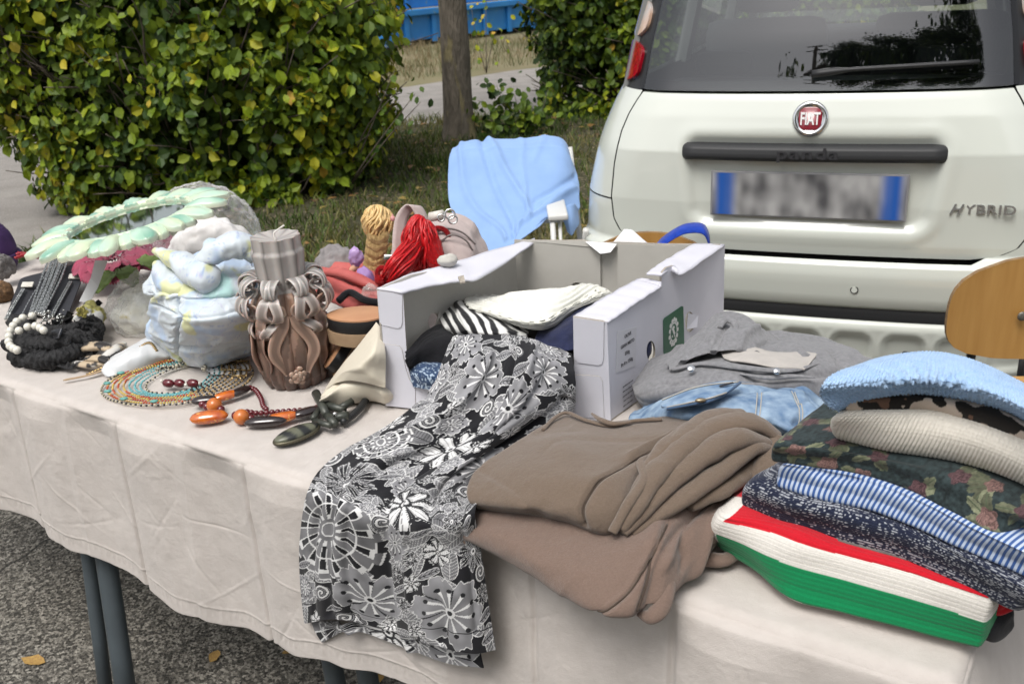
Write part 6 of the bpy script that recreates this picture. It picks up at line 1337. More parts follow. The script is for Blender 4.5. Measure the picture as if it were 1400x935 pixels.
for i in range(8):
    a = front+i*2*math.pi/8
    # rolled curl just below the neck
    for sg in (-1, 1):
        ribbon(a+sg*.20, [(.040, 0, .205), (.052, sg*.004, .214), (.066, sg*.009, .207), (.068, sg*.012, .190), (.056, sg*.010, .184), (.050, sg*.006, .194), (.058, sg*.006, .203)], .0135, WG*1.0, WG*.8)
    # bow loops hanging at the middle
    for sg in (-1, 1):
        ribbon(a+sg*.36, [(.052, 0, .188), (.070, sg*.010, .180), (.074, sg*.016, .158), (.064, sg*.006, .144), (.056, -sg*.008, .150), (.060, -sg*.010, .166), (.066, sg*.001, .172)], .014, WG*.95, WM*1.5)
    if i % 2 == 0:
        for sg in (-1, 1):
            ribbon(a+sg*.08, [(.055, sg*.0, .150), (.060, sg*.010, .128), (.063, sg*.024, .100), (.064, sg*.026, .078), (.059, sg*.016, .052), (.056, sg*.012, .036)], .017, WM*1.35, WM*1.1, tw=sg*.7)
            ribbon(a+sg*.20, [(.055, sg*.004, .140), (.066, sg*.022, .128), (.066, sg*.030, .118), (.060, sg*.016, .112), (.058, sg*.004, .124)], .012, WG*.9, WM*1.3)
    else:
        ribbon(a, [(.056, 0, .155), (.066, .003, .135), (.068, 0, .110), (.064, -.004, .085), (.060, .004, .060), (.057, 0, .040)], .020, WM*1.2, WB*2.4, tw=.8)
        MB().blob(cb+np.array([math.cos(a)*.072, math.sin(a)*.072, .118]), .013, 14, 8, col=WB*2.2).build('wax_knob', cax, CA)
er = np.array([math.cos(front), math.sin(front), 0]); et = np.array([-math.sin(front), math.cos(front), 0]); rc = cb+er*.070+np.array([0, 0, .034])
mb = MB()
for j in range(13):
    a = j*2.4; q = .0035+.0011*j; mb.blob(rc+(et*math.cos(a)+np.array([0, 0, 1.])*math.sin(a))*q*.95+er*(.006-.0004*j), (.0058, .0028, .0046), 10, 6, col=np.array([.36, .25, .19])*(.8+.4*(j % 2)), ax=np.array([et*math.cos(a+1.57)+np.array([0, 0, 1.])*math.sin(a+1.57), er, et*math.cos(a)+np.array([0, 0, 1.])*math.sin(a)]))
mb.build('wax_rose', cax, CA)

# ---- folded quilt
QM = M('quilt_satin', rough=.48, vcol=True, c2=(.93, .93, .95), ns=14, spec=.4, sheen=.2, bump=[('n', 300, .12)])
def pastel(P, s=0):
    x, y, z = P[..., 0], P[..., 1], P[..., 2]; n1 = fbm(x*19, y*19, z*19, 3+s, 3); n2 = fbm(x*22+5, y*22, z*22, 9+s, 3); n3 = fbm(x*11, y*11+7, z*11, 19+s, 3)
    C = np.broadcast_to(np.array([.58, .64, .68]), P.shape).copy()
    def mixc(w_, c): 
        nonlocal C; w_ = np.clip(w_, 0, 1)[..., None]; C = C*(1-w_)+np.array(c)*w_
    mixc((n1-.10)*5, (.42, .53, .68)); mixc((n2-.27)*9, (.62, .64, .36)); mixc((n3-.30)*8, (.40, .62, .60)); mixc(1-np.abs(n1-.06)*70, (.32, .42, .62)); mixc((1-np.abs(n2+.02)*75)*.7, (.45, .42, .62)); return C
def puffy(name, rows, label, pin, nv=150, nu=110, depth=.1, parent=None, s=0, **k):
    return slab2(name, rows, QM, label, 'quilt', depth=depth, nu=nu, nv=nv, parent=parent, disp=pin, colf=lambda uv, S: pastel(S, s), **k)
def qd(uv, S):
    x, y = uv[..., 0], uv[..., 1]; vs = np.exp(-((x-.075-.004*np.sin(y*30))/.0045)**2); wr = np.exp(-((x-.075)/.030)**2)*np.sin(y*260+3*fbm(x*20, y*20, 0, 4))*.0018
    return .007*fbm(x*13, y*13, 0, 4)+0*vs+.0075*(ridge(x*9+fbm(x*9, y*9, 0, 2), y*15, 0, 7)-.35)-.007*np.exp(-((y-.245)/.006)**2)
z0 = Zt
QB = [[G(222, 402, z0+.185), G(255, 398, z0+.19), G(300, 396, z0+.19), G(350, 396, z0+.18)], [G(212, 410, z0+.165), G(245, 416, z0+.172), G(290, 418, z0+.172), G(345, 410, z0+.165)],
      [G(210, 425, z0+.14), G(246, 440, z0+.148), G(292, 440, z0+.150), G(348, 430, z0+.14)], [G(209, 452, z0+.085), G(247, 466, z0+.09), G(292, 468, z0+.09), G(346, 458, z0+.085)],
      [G(208, 472, z0+.03), G(250, 490, z0+.03), G(292, 492, z0+.03), G(340, 482, z0+.035)], [G(214, 484, z0+.004), G(254, 500, z0+.003), G(292, 502, z0+.003), G(336, 490, z0+.004)]]
qo, _, _ = puffy('quilt', QB, 'folded pastel quilt with blue and yellow pattern, in a puffy bundle left of the candle', qd, depth=.14, nu=170, nv=190, end=.18, dz=0., creases=[([(.27, .0), (.285, .5), (.29, 1)], .0045, -.011), ([(.0, .30), (.5, .33), (1, .30)], .004, -.006)]+[([(.27, .1+.06*k), (.27+.05*(1 if k % 2 else -1), .1+.06*k+.02)], .0035, -.004) for k in range(14)])
z1 = z0+.17
FLp = [[G(240, 378, z1+.03), G(270, 366, z1+.04), G(300, 356, z1+.045), G(340, 352, z1+.03)], [G(228, 385, z1+.025), G(262, 384, z1+.035), G(300, 380, z1+.035), G(345, 372, z1+.025)],
       [G(222, 398, z1+.012), G(256, 404, z1+.018), G(298, 402, z1+.018), G(345, 395, z1+.008)], [G(226, 408, z1), G(258, 415, z1), G(296, 414, z1), G(340, 408, z1-.01)]]
puffy('top_fold', FLp, None, lambda uv, S: .008*fbm(uv[..., 0]*16, uv[..., 1]*16, 0, 6)+.008*(ridge(uv[..., 0]*14, uv[..., 1]*10, 0, 3)-.35), parent=qo, s=4, depth=.10)
for nm, pth, rd, s in (('tied_corner', [G(212, 343, z1+.075), G(235, 352, z1+.070), G(262, 368, z1+.055), G(280, 380, z1+.045), G(288, 398, z1+.02)], [.006, .020, .030, .030, .014], 1),
                       ('tied_corner', [G(216, 362, z1+.05), G(225, 378, z1+.035), G(245, 392, z1+.02), G(272, 400, z1+.012)], [.010, .026, .028, .014], 2),
                       ('tied_corner', [G(272, 362, z1+.065), G(288, 350, z1+.080), G(312, 338, z1+.09), G(338, 338, z1+.085), G(352, 352, z1+.065)], [.014, .026, .030, .030, .022], 3),
                       ('tied_corner', [G(280, 345, z1+.085), G(290, 336, z1+.095), G(300, 330, z1+.10)], [.008, .018, .008], 4)):
    P = crom(np.array(pth), 70); r_ = crom(np.array(rd, float)[:, None], 70)[:, 0]; V, F = tube(P, r_, 40, .8); c = np.repeat(P, 40, 0); dr = (V-c)/(np.linalg.norm(V-c, axis=1)[:, None]+1e-9); t = np.repeat(np.arange(70)/70., 40)
    V = V+dr*(.0030*fbm(V[:, 0]*30, V[:, 1]*30, V[:, 2]*30, s)+.0055*(ridge(V[:, 0]*24, V[:, 1]*24, V[:, 2]*40, s)-.35))[:, None]; mk(nm, V, F, QM, qo, cols=pastel(V, (2*s) % 5))

# ---- clear plastic bags
pl = bpy.data.materials.new('clear_plastic'); pl.use_nodes = True; t = pl.node_tree; N = t.nodes; L = t.links; b = N['Principled BSDF']; b.inputs['Base Color'].default_value = (.80, .79, .79, 1); b.inputs['Roughness'].default_value = .10; b.inputs['Specular IOR Level'].default_value = .9
tr = N.new('ShaderNodeBsdfTransparent'); mx = N.new('ShaderNodeMixShader'); lw_ = N.new('ShaderNodeLayerWeight'); lw_.inputs[0].default_value = .35; mr = N.new('ShaderNodeMapRange'); mr.inputs['To Min'].default_value = .09; mr.inputs['To Max'].default_value = .55
L.new(lw_.outputs['Facing'], mr.inputs[0]); L.new(mr.outputs[0], mx.inputs[0]); L.new(tr.outputs[0], mx.inputs[1]); L.new(b.outputs[0], mx.inputs[2]); L.new(mx.outputs[0], N['Material Output'].inputs['Surface'])
milky = pl.copy(); milky.name = 'milky_plastic'; milky.node_tree.nodes['Map Range'].inputs['To Min'].default_value = .16; milky.node_tree.nodes['Principled BSDF'].inputs['Base Color'].default_value = (.70, .69, .66, 1)
def bag(name, c, r, label, seed, m=pl, amp=.30, sharp_=.03, nu=170, nv=120):
    V, F = blob((0, 0, 0), 1., nu, nv); d = 1+amp*fbm(V[:, 0]*1.6+seed, V[:, 1]*1.6, V[:, 2]*1.6, seed, 2)+sharp_*3.2*(ridge(V[:, 0]*5+seed+fbm(V[:, 1]*3, V[:, 2]*3, 0, 3), V[:, 1]*5, V[:, 2]*5, seed, 5)-.3)
    V = V*d[:, None]*np.array(r)+np.array(c); V[:, 2] = np.maximum(V[:, 2], Zt+.001+.0*V[:, 2]); o = mk(name, V, F, m); return tag(o, label, 'bag')
bc = G(275, 325, Zt+.10); bag('clear_bag', bc+TN*.02, (.13, .10, .125), 'large crinkled clear plastic bag bulging behind the quilt', 3, amp=.16)
inn = M('beige_contents', (.72, .70, .68), .85, (.80, .79, .79), 12); MB().blob(bc+TN*.02+np.array([0, 0, -.03]), (.105, .075, .085), 70, 50, nz=.35, seed=4).build('bag_contents', inn, bpy.data.objects['clear_bag'])
bc2 = G(170, 430, Zt+.05); bag('lace_bag', bc2+TN*.04, (.068, .055, .072), 'milky plastic bag of cream lace between the white tag and the quilt', 8, m=milky, amp=.35, sharp_=.05)
lace = M('cream_lace', (.76, .74, .62), .8, (.80, .80, .77), 30, c3=((.55, .48, .20), 26, .6)); MB().blob(bc2+TN*.045+np.array([0, 0, -.01]), (.055, .042, .055), 60, 40, nz=.5, seed=7).build('lace_contents', lace, bpy.data.objects['lace_bag'])

# ---- mirror with painted petals
pL, pR = at(40, 341, 2.10), at(313, 272, 2.16); mc = (pL+pR)/2; ma = unit(pR-pL); RM = np.linalg.norm(pR-pL)/2; mbv = np.array([-ma[1], ma[0], 0]); mbv = unit(mbv); mn_ = np.cross(ma, mbv); mbv = unit(mbv+mn_*.02); mn_ = np.cross(ma, mbv)
mc = mc+mn_*0
MR = thing('flower_mirror', 'oval mirror in a mint green frame of petals, lying tilted on the silk flowers', 'mirror', mc)
mfm = frame(mc, ma, mbv, mn_)
mint = M('mint_paint', rough=.35, vcol=True, c2=(.9, .95, .9), ns=10, spec=.5, coat=.3)
ycol, gcol, tcol, ecol = np.array([.60, .68, .48]), np.array([.48, .66, .54]), np.array([.19, .40, .31]), np.array([.66, .64, .52])
np_ = 34
for k in range(np_):
    a = 2*math.pi*k/np_; ri, ro = RM*.60, RM*(.90+.10*(k % 2)+.03*math.sin(k*2.1)); hw_ = RM*.105*(1+.15*math.sin(k*1.7)); V = []; C = []; nr, nt = 12, 9
    lift = .010+.005*(k % 2); tip = g.uniform(-.2, .2)
    for side in (0, 1):
        for i in range(nr):
            u = i/(nr-1); r_ = ri+(ro-ri)*u; ww = hw_*(.65+.55*u)*(math.sqrt(max(0, 1-max(0, (u-.62)/.38)**1.4))*.95+.05 if u > .62 else 1)
            for j in range(nt):
                v = -1+2*j/(nt-1); x = r_; y = v*ww+tip*hw_*u*u; h = lift+.009*(1-v*v)*math.sin(u*3.0)-.010*u*u+(-.009 if side else 0)+.0012*math.sin(j*2.2)
                V.append((x*math.cos(a)-y*math.sin(a), x*math.sin(a)+y*math.cos(a), h)); w1 = np.clip(.5+.5*v*(1 if k % 2 else -1)+.35*math.sin(u*6+k), 0, 1)
                c = gcol*(1-w1)+ycol*w1 if k % 3 else gcol*(1-w1)+tcol*w1; e_ = max(abs(v), u*1.0); c = c if not side else ecol; C.append(c if e_ < .93 or side else c*.5+ecol*.5)
    n_ = nr*nt; a1 = gridF(nr, nt); per = np.concatenate([np.arange(nt), np.arange(1, nr)*nt+nt-1, (nr-1)*nt+np.arange(nt-2, -1, -1), np.arange(nr-2, 0, -1)*nt]); q = np.roll(per, -1)
    mk('petal', mfm(np.array(V)), np.vstack([a1, a1[:, ::-1]+n_, np.stack([q, per, per+n_, q+n_], 1)]), mint, MR, cols=np.array(C), sharp=50)
n = 72; prof = [(.66, .0), (.665, .013), (.645, .017), (.625, .016), (.612, .009), (.61, .004)]
V = [(math.cos(t)*r_*RM, math.sin(t)*r_*RM, h) for r_, h in prof for t in np.linspace(0, 6.2832, n, endpoint=False)]; cc_ = np.repeat(np.array([gcol, gcol, ycol*.7+gcol*.3, ecol, ecol, ecol*.5]), n, 0)
mk('inner_ring', mfm(np.array(V)), gridF(len(prof), n, cv=True), mint, MR, cols=cc_)
V = [(math.cos(t)*.62*RM, math.sin(t)*.62*RM, .006) for t in np.linspace(0, 6.2832, n, endpoint=False)]; mk('glass', mfm(np.array(V)), [tuple(range(n))], M('mirror_glass', (.55, .62, .58), .03, metal=1.), MR, smooth=False)
mk('back', mfm(np.array([(math.cos(t)*.66*RM, math.sin(t)*.66*RM, -.002) for t in np.linspace(0, 6.2832, n, endpoint=False)])), [tuple(range(n))], M('mdf', (.3, .22, .14), .9), MR, smooth=False)

# ---- silk flowers under the mirror
silk = M('pink_silk', rough=.7, vcol=True, c2=(.75, .7, .75), ns=20, sheen=.3)
FLW = thing('silk_flower', 'large wine pink silk flower with green leaves under the mirror', 'flower', G(150, 385, Zt+.05))
def petal3(c, d, up, ln, wd, col, name, parent, curl=.3, m=silk):
    d = unit(d); up = np.asarray(up, float); up = unit(up-d*(up@d)); s = np.cross(d, up); nr, nt = 10, 9; V = []; C = []
    for i in range(nr):
        u = i/(nr-1); w_ = wd*math.sin(math.pi*(.12+.80*u))**.8
        for j in range(nt):
            v = -1+2*j/(nt-1); V.append(c+d*ln*u*(1-.15*u*curl)+s*v*w_+up*(curl*ln*u*u*-.5+.25*w_*v*v+.004*math.sin(j*3+i*2))); C.append(np.array(col)*(.75+.5*abs(v)*u))
    return sheet(name, None, nr, nt, m, parent, raw=np.array(V).reshape(nr, nt, 3), thick=.001, colf=lambda uv, S, C=C: np.array(C).reshape(nr, nt, 3))[0]
fc = G(152, 352, Zt+.080)
for k in range(12):
    a = k*2.4; petal3(fc+np.array([math.cos(a)*.02, math.sin(a)*.02-.0, -.01]), [math.cos(a), math.sin(a)-.3, .25-.04*k], [0, -.3, 1], .085, .042, (.30+.02*(k % 3), .035, .085), 'petal', FLW, .6)
for px, py, a in ((190, 350, .3), (182, 375, -.9), (170, 380, -2.), (205, 362, -.3)): petal3(G(px-15, py-8, Zt+.08), [math.cos(a), math.sin(a), -.2], [0, -.2, 1], .075, .026, (.22, .34, .07), 'leaf', FLW, .5)
fc2 = G(200, 345, Zt+.07)
for k in range(7): a = k*.9; petal3(fc2+TN*.03, [math.cos(a), math.sin(a), .1], [0, -.3, 1], .08, .045, (.22, .03, .07), 'petal', FLW, .6)
fc3 = G(75, 338, Zt+.06)+TN*.04
for k in range(7): a = k*.9+.3; petal3(fc3, [math.cos(a), math.sin(a), .0], [0, -.3, 1], .08, .04, (.26, .035, .07), 'petal', FLW, .6)

# ---- purple hat and things at the left edge
hat = M('purple_straw', (.060, .022, .115), .75, (.035, .012, .07), 40, 3, [('n', 200, .5)])
hc = G(-22, 345, Zt+.05)
V, F = blob(hc, (.085, .085, .10), 60, 90); rr = 1+.018*np.sin((V[:, 2]-hc[2])*900); V = hc+(V-hc)*rr[:, None]; ho = mk('purple_hat', V, F, hat); tag(ho, 'purple woven straw hat crown at the left edge of the table', 'hat')
ao = mk('hat_band', *tube([hc+np.array([.088*math.cos(t), .088*math.sin(t), -.012]) for t in np.linspace(0, 6.28, 50, endpoint=False)], .005, 8, closed=True), M('purple_band', (.04, .015, .08), .8), ho)
MB().blob(G(2, 365, Zt+.05), (.03, .03, .035), 50, 30, nz=.5, seed=3).build('fur_trim', M('grey_fleece', (.23, .22, .21), 1., (.10, .09, .09), 90, 4, [('n', 120, 1.)], bdist=.01)); tag(bpy.data.objects['fur_trim'], 'small grey fleecy ball just under the purple hat', 'trim')
MB().blob(G(0, 400, Zt+.02), (.035, .03, .03), 40, 24, nz=.3, seed=5).build('wicker_bit', M('brown_wicker', (.20, .11, .05), .9, (.07, .04, .02), 120, 4, [('n', 160, 1.)], bdist=.006)); tag(bpy.data.objects['wicker_bit'], 'brown wicker object at the left edge beside the black display card', 'basket')
rp = G(40, 358, Zt+.03); RP = thing('red_bead_necklace', 'coiled red bead necklace behind the black display card', 'necklace', rp)
redb = M('red_beads', (.32, .01, .018), .3, (.22, .008, .015), 60)
for k in range(4): mk('bead_strand', *tube([rp+np.array([-.035+.075*t, .004*math.sin(t*5+k)+.010*k, .012+.008*math.sin(t*3+k)+(.0022*math.sin(t*90))]) for t in np.linspace(0, 1, 80)], [.0040+.0014*math.sin(t*90) for t in np.linspace(0, 1, 80)], 8), redb, RP)
# ---- black display card with rhinestone jewellery
q0, q1, q2, q3_ = G(8, 432, Zt+.004), G(92, 432, Zt+.004), G(122, 356, Zt+.055), G(28, 380, Zt+.055)
def quad(u, v): return (q0*(1-u)+q1*u)*(1-v)+(q3_*(1-u)+q2*u)*v
cN = unit(np.cross(q1-q0, q3_-q0)); cN = cN if cN[2] > 0 else -cN
outl = []
for cx, cy, a0 in ((.93, .07, -90), (.93, .93, 0), (.07, .93, 90), (.07, .07, 180)):
    for t in np.linspace(0, 90, 6): outl.append(quad(cx+.07*math.cos(math.radians(a0+t)), cy+.07*math.sin(math.radians(a0+t))))
bkc = M('black_card', (.016, .017, .022), .6, (.022, .023, .03), 50)
dc = board('display_card', outl, cN, .003, (), bkc, bkc, None, side=bkc); tag(dc, 'slanted black jewellery display card with rounded corners', 'display card')
rh = M('rhinestone', rough=.15, c=(.62, .63, .62), c2=(.16, .17, .16), ns=500, nd=2, metal=.85, contrast=2.5)
silver = M('silver', (.55, .55, .54), .22, metal=1.)
def on_card(u, v, h=.003): return quad(u, v)+cN*h
RB = thing('rhinestone_brooch', 'rhinestone pin with square head, left one on the black card', 'brooch', on_card(.05, .4), 'rhinestone pins on the black card')
def pin(root, u0, v0, u1, v1, ul, vl):
    P = [on_card(u0, v0, .005), on_card((u0+u1)/2, (v0+v1)/2, .006), on_card(u1, v1, .005)]
    for d in (-.02, .02):
        pts = crom(np.array(P)+np.array([unit(q1-q0)*d*.15]), 60); mk('rhinestone_chain', *tube(pts, [.0024+.0010*math.sin(i*1.9) for i in range(60)], 6), rh, root)
    c = on_card(ul, vl, .006); X = unit(q1-q0); Y = unit(q3_-q0); MB().box((-.016, -.010, -.002), (.016, .010, .002), frame(c, X, Y, cN), bev=.0015).build('square_head', M('mother_of_pearl', (.62, .60, .55), .3, (.5, .48, .42), 90), root)
pin(RB, .05, -.12, .14, .62, .18, .70); RB2 = thing('rhinestone_brooch', 'rhinestone pin with square head, right one on the black card beside the fringe', 'brooch', on_card(.8, .4), 'rhinestone pins on the black card'); pin(RB2, .78, -.05, .86, .60, .89, .68)
FN = thing('fringe_necklace', 'silver rhinestone fringe necklace hanging across the black display card', 'necklace', on_card(.55, .5))
gg = np.random.default_rng(2)
for k in range(11):
    t = k/10; top = on_card(.47+.30*t, 1.25-.0*t, .030+.004*gg.random()); bot = on_card(.42+.22*t+.02*gg.random(), -.06+.05*gg.random(), .010); md = on_card(.47+.25*t+.015*gg.normal(), .62, .016+.006*gg.random())
    pts = crom([top, md, bot], 70); mk('strand', *tube(pts, [.0026+.0012*math.sin(i*2.1) for i in range(70)], 6), rh, FN)
mk('chain', *tube(crom([on_card(.46, .9, .012), on_card(.33, .4, .006), on_card(.28, -.12, .006)], 50), [.0018+.001*math.sin(i*2) for i in range(50)], 6), silver, FN)
# heap of silver bits, pearls and black lace
def beads(name, pts, r, m, parent, cols=None, single=True, jit=0.):
    """one mesh data shared by all beads of a string"""
    key = 'bead_'+m.name
    me = bpy.data.meshes.get(key)
    if me is None:
        V, F = blob((0, 0, 0), 1., 9, 6); me = bpy.data.meshes.new(key); me.from_pydata([tuple(v) for v in V], [], F); me.polygons.foreach_set('use_smooth', [True]*len(F)); me.materials.append(m)
    for i, p in enumerate(pts):
        o = bpy.data.objects.new(name, me); COL.objects.link(o); o.parent = parent; o.location = tuple(np.asarray(p)-WL[parent.name]); rr = r if np.ndim(r) == 0 else r[i]; o.scale = (rr,)*3
def even(pts, step):
    P = crom(np.array(pts, float), 400); d = np.concatenate([[0], np.cumsum(np.linalg.norm(np.diff(P, axis=0), axis=1))]); s = np.arange(0, d[-1], step); return np.stack([np.interp(s, d, P[:, i]) for i in range(3)], 1)
pearl = M('pearl', (.72, .70, .62), .25, (.66, .64, .58), 30, coat=.5)
PN = thing('pearl_necklace', 'string of cream pearls curling out from under the black lace scrunchie', 'necklace', onT(20, 465))
beads('pearl', even([onT(44, 432, .07), onT(28, 436, .07), onT(17, 447, .065), onT(12, 460, .055), onT(14, 473, .045), onT(26, 480, .045)], .0185), .0088, pearl, PN)
beads('pearl', even([onT(26, 452, .075), onT(38, 447, .08), onT(50, 446, .082), onT(60, 452, .08)], .0185), .0085, pearl, PN); beads('pearl', even([onT(12, 478, .004), onT(24, 482, .006), onT(30, 492, .004)], .008), .004, pearl, PN)
lc = M('black_lace', (.009, .009, .010), .8, (.02, .02, .022), 200, 4, [('n', 140, 1.)], bdist=.006)
sc = None; mb = MB(); gg = np.random.default_rng(8)
def ruffle(path, r, n_f, s, amp=.35, k=220, m=20):
    P = crom(np.array(path), k); V, F = tube(P, r, m, .8); t = np.repeat(np.arange(k), m); a = np.tile(np.arange(m), k)/m*6.283; c = np.repeat(P, m, 0); V = c+(V-c)*(1+.35*amp*np.sin(t*2*math.pi*n_f/k+2.5*np.sin(a*2+s)+4*vnoise(t*.02, a, 0, s))*np.abs(np.sin(a*1.5+t*.02))+.45*fbm(V[:, 0]*90, V[:, 1]*90, V[:, 2]*90, s))[:, None]; return V, F
mb.add(*ruffle([onT(25, 485, .018), onT(60, 492, .020), onT(92, 484, .024), onT(118, 466, .026), onT(130, 448, .03)], .024, 22, 1)); mb.add(*ruffle([onT(20, 440, .03), onT(42, 452, .040), onT(74, 455, .045), onT(105, 450, .045), onT(128, 440, .036)], .019, 16, 2)); mb.add(*ruffle([onT(18, 468, .02), onT(45, 470, .04), onT(80, 468, .048), onT(110, 460, .04)], .022, 16, 4))
for k in range(150):
    cx, cy = gg.uniform(38, 130), 0; cy = 478-.16*cx+gg.normal(0, 13); hz_ = gg.uniform(.01, .055)*(1-abs(cy-470+.16*cx)/60); c = onT(cx, cy, max(.006, hz_)); d = unit(gg.normal(0, 1, 3)*(1, .6, .6)); n_, m2 = 14, 5; up = unit(np.cross(d, gg.normal(0, 1, 3)))
    V = []; L0 = gg.uniform(.012, .026); W0 = gg.uniform(.005, .010); ph = gg.uniform(0, 6)
    for i_ in range(n_):
        u = i_/(n_-1)-.5
        for j_ in range(m2): v = j_/(m2-1)-.5; V.append(c+d*u*L0*2+up*v*W0*2+np.cross(d, up)*(.004*math.sin(u*22+ph)*(v+.5)*1.6+.010*u*u))
    V = np.array(V); V[:, 2] = np.maximum(V[:, 2], Zt+.001); mb.add(V, gridF(n_, m2))
lo_ = mb.build('lace_scrunchie', lc); tag(lo_, 'heap of ruffled black lace and net at the left front of the table', 'hair accessory')
MB().box((-.016, -.012, -.003), (.016, .012, .003), frame(onT(76, 458, .066), unit([1, -.4, .3]), unit([.2, .5, .6])), bev=.002).build('buckle', M('gunmetal', (.05, .05, .055), .25, metal=.8), lo_)
mb = MB(); gg = np.random.default_rng(4)
for k in range(46): mb.blob(onT(gg.uniform(45, 90), gg.uniform(424, 442), gg.uniform(.02, .045)), gg.uniform(.002, .0045), 7, 5)
bo = mb.build('silver_charms', rh); tag(bo, 'heap of small silver charms at the foot of the fringe necklace', 'jewellery', kind='stuff')
# white tag, yellow flower, patterned scarf knot
bx0 = board('white_tag', [onT(108, 412, .055), onT(122, 414, .055), onT(134, 392, .085), onT(147, 356, .13), onT(130, 356, .13), onT(124, 380, .10)], unit([-.2, -.6, .8]), .0012, (), white_paper, white_paper, None, side=white_paper); tag(bx0, 'blank curved white paper tag leaning in front of the pink flower', 'paper tag')
prt = M('printed_silk', rough=.6, vcol=True, c2=(.9, .9, .9), ns=30, sheen=.2)
def spot(C1, C2, sc, th, s, C3=None):
    def f(V):
        n = fbm(V[:, 0]*sc, V[:, 1]*sc, V[:, 2]*sc, s, 2); C = np.where((n > th)[:, None], C2, C1)
        if C3 is not None: C = np.where((fbm(V[:, 0]*sc*.7+4, V[:, 1]*sc*.7, V[:, 2]*sc*.7, s+2, 2) > .22)[:, None], C3, C)
        return C
    return f
V, F = blob(onT(124, 432, .040), (.034, .026, .030), 60, 40, .5, 12); fo = mk('flowered_scarf', V, F, prt, cols=spot(np.array([.62, .62, .60]), np.array([.55, .52, .18]), 45, .12, 3, np.array([.10, .10, .12]))(V)); tag(fo, 'crumpled white scarf with yellow flowers and black specks behind the black lace', 'scarf')
for k in range(5):
    a = k*1.256; petal3(onT(113, 426, .075), [math.cos(a), -.4, math.sin(a)], [0, -1, .3], .014, .006, (.68, .62, .16), 'petal', fo, .3)
def knot(name, paths, label, cat, colf, m=prt, flat=.55):
    root = thing(name, label, cat, paths[0][0][0])
    for i, (p, r_) in enumerate(paths):
        P = crom(np.array(p), 50); rr = crom(np.array(r_, float)[:, None], 50)[:, 0]; V, F = tube(P, rr, 18, flat); c = np.repeat(P, 18, 0); V = c+(V-c)*(1+.16*fbm(V[:, 0]*90, V[:, 1]*90, V[:, 2]*90, i))[:, None]; mk('twist', V, F, m, root, cols=colf(V))
    return root
knot('turban_headband', [([onT(97, 495, .006), onT(118, 498, .012), onT(140, 496, .014), onT(162, 484, .012), onT(172, 474, .008)], [.006, .012, .012, .011, .006]),
    ([onT(106, 480, .02), onT(122, 474, .028), onT(142, 474, .026), onT(158, 482, .018)], [.010, .016, .015, .008]), ([onT(97, 492, .010), onT(104, 480, .020), onT(112, 472, .022)], [.010, .013, .010]), ([onT(140, 490, .022), onT(156, 478, .026), onT(168, 470, .014)], [.010, .013, .008]),
    ([onT(118, 490, .022), onT(134, 490, .024), onT(148, 494, .018)], [.008, .012, .008])], 'twisted tan, black and white zebra headband in front of the lace heap', 'headband', spot(np.array([.48, .38, .26]), np.array([.015, .012, .012]), 70, .02, 5, np.array([.62, .60, .56])))
wood = M('pale_wood', (.42, .30, .18), .6, (.30, .20, .11), 30)
st_ = mk('hair_stick', *tube(crom([onT(86, 520, .003), onT(130, 510, .006), onT(170, 490, .02), onT(212, 452, .045)], 40), [.0012]+[.0030]*38+[.002], 8, flat=.6), wood); tag(st_, 'slim pale wooden hair stick running from the cloth edge to the quilt', 'hair stick')
gold = M('gold', (.55, .40, .20), .25, metal=1.)
gc = thing('gold_chain', 'flat gold chain bracelet draped over the white satin pouch', 'chain', onT(160, 490)); mk('chain', *tube(crom([onT(118, 512, .006), onT(150, 497, .016), onT(185, 478, .036), onT(204, 468, .045), onT(215, 480, .03)], 120), [.0032+.0014*math.sin(i*1.7) for i in range(120)], 8, flat=.5), gold, gc)
sat = M('white_satin', (.66, .66, .66), .35, (.5, .53, .56), 9, sheen=.3)
slab2('satin_pouch', [[onT(150, 492, .022), onT(180, 478, .038), onT(212, 462, .045), onT(230, 470, .03)], [onT(146, 505, .012), onT(178, 492, .026), onT(208, 484, .028), onT(226, 486, .02)], [onT(150, 515, .002), onT(182, 508, .003), onT(212, 498, .003), onT(226, 494, .003)]], sat, 'white satin pouch lying under the chain left of the quilt', 'pouch', depth=.03, nu=40, nv=70, disp=hangd(.006, 20, 3))

# ---- beaded collar
BC_ = thing('beaded_collar', 'broad beaded collar necklace in orange, yellow, turquoise and black', 'necklace', onT(240, 525)); cc0 = G(240, 521, Zt+.004)
coll = [((.65, .14, .03), .3), ((.66, .42, .06), .3), ((.02, .02, .02), .25), ((.16, .48, .52), .35), ((.62, .55, .35), .3)]
cmats = [M('bead_%s' % n_, c, .3, tuple(x*.8 for x in c), 300, spec=.6) for n_, c in (('orange', (.50, .09, .025)), ('yellow', (.62, .45, .10)), ('black', (.012, .012, .012)), ('turquoise', (.16, .45, .48)), ('cream', (.62, .56, .40)), ('gold', (.50, .34, .14)))]
CXa = unit(G(343, 522, Zt)-G(143, 522, Zt)); CYa = np.array([-CXa[1], CXa[0], 0]); rx = np.linalg.norm(G(343, 520, Zt)-G(143, 527, Zt))/2; cc0 = (G(343, 520, Zt)+G(143, 527, Zt))/2+np.array([0, 0, .003])
ryn = abs((cc0-G(240, 557, Zt))@CYa); ryf = abs((G(240, 488, Zt)-cc0)@CYa); rings = 9; cnt = 0; rest = [MB() for _ in cmats]; gg = np.random.default_rng(3)
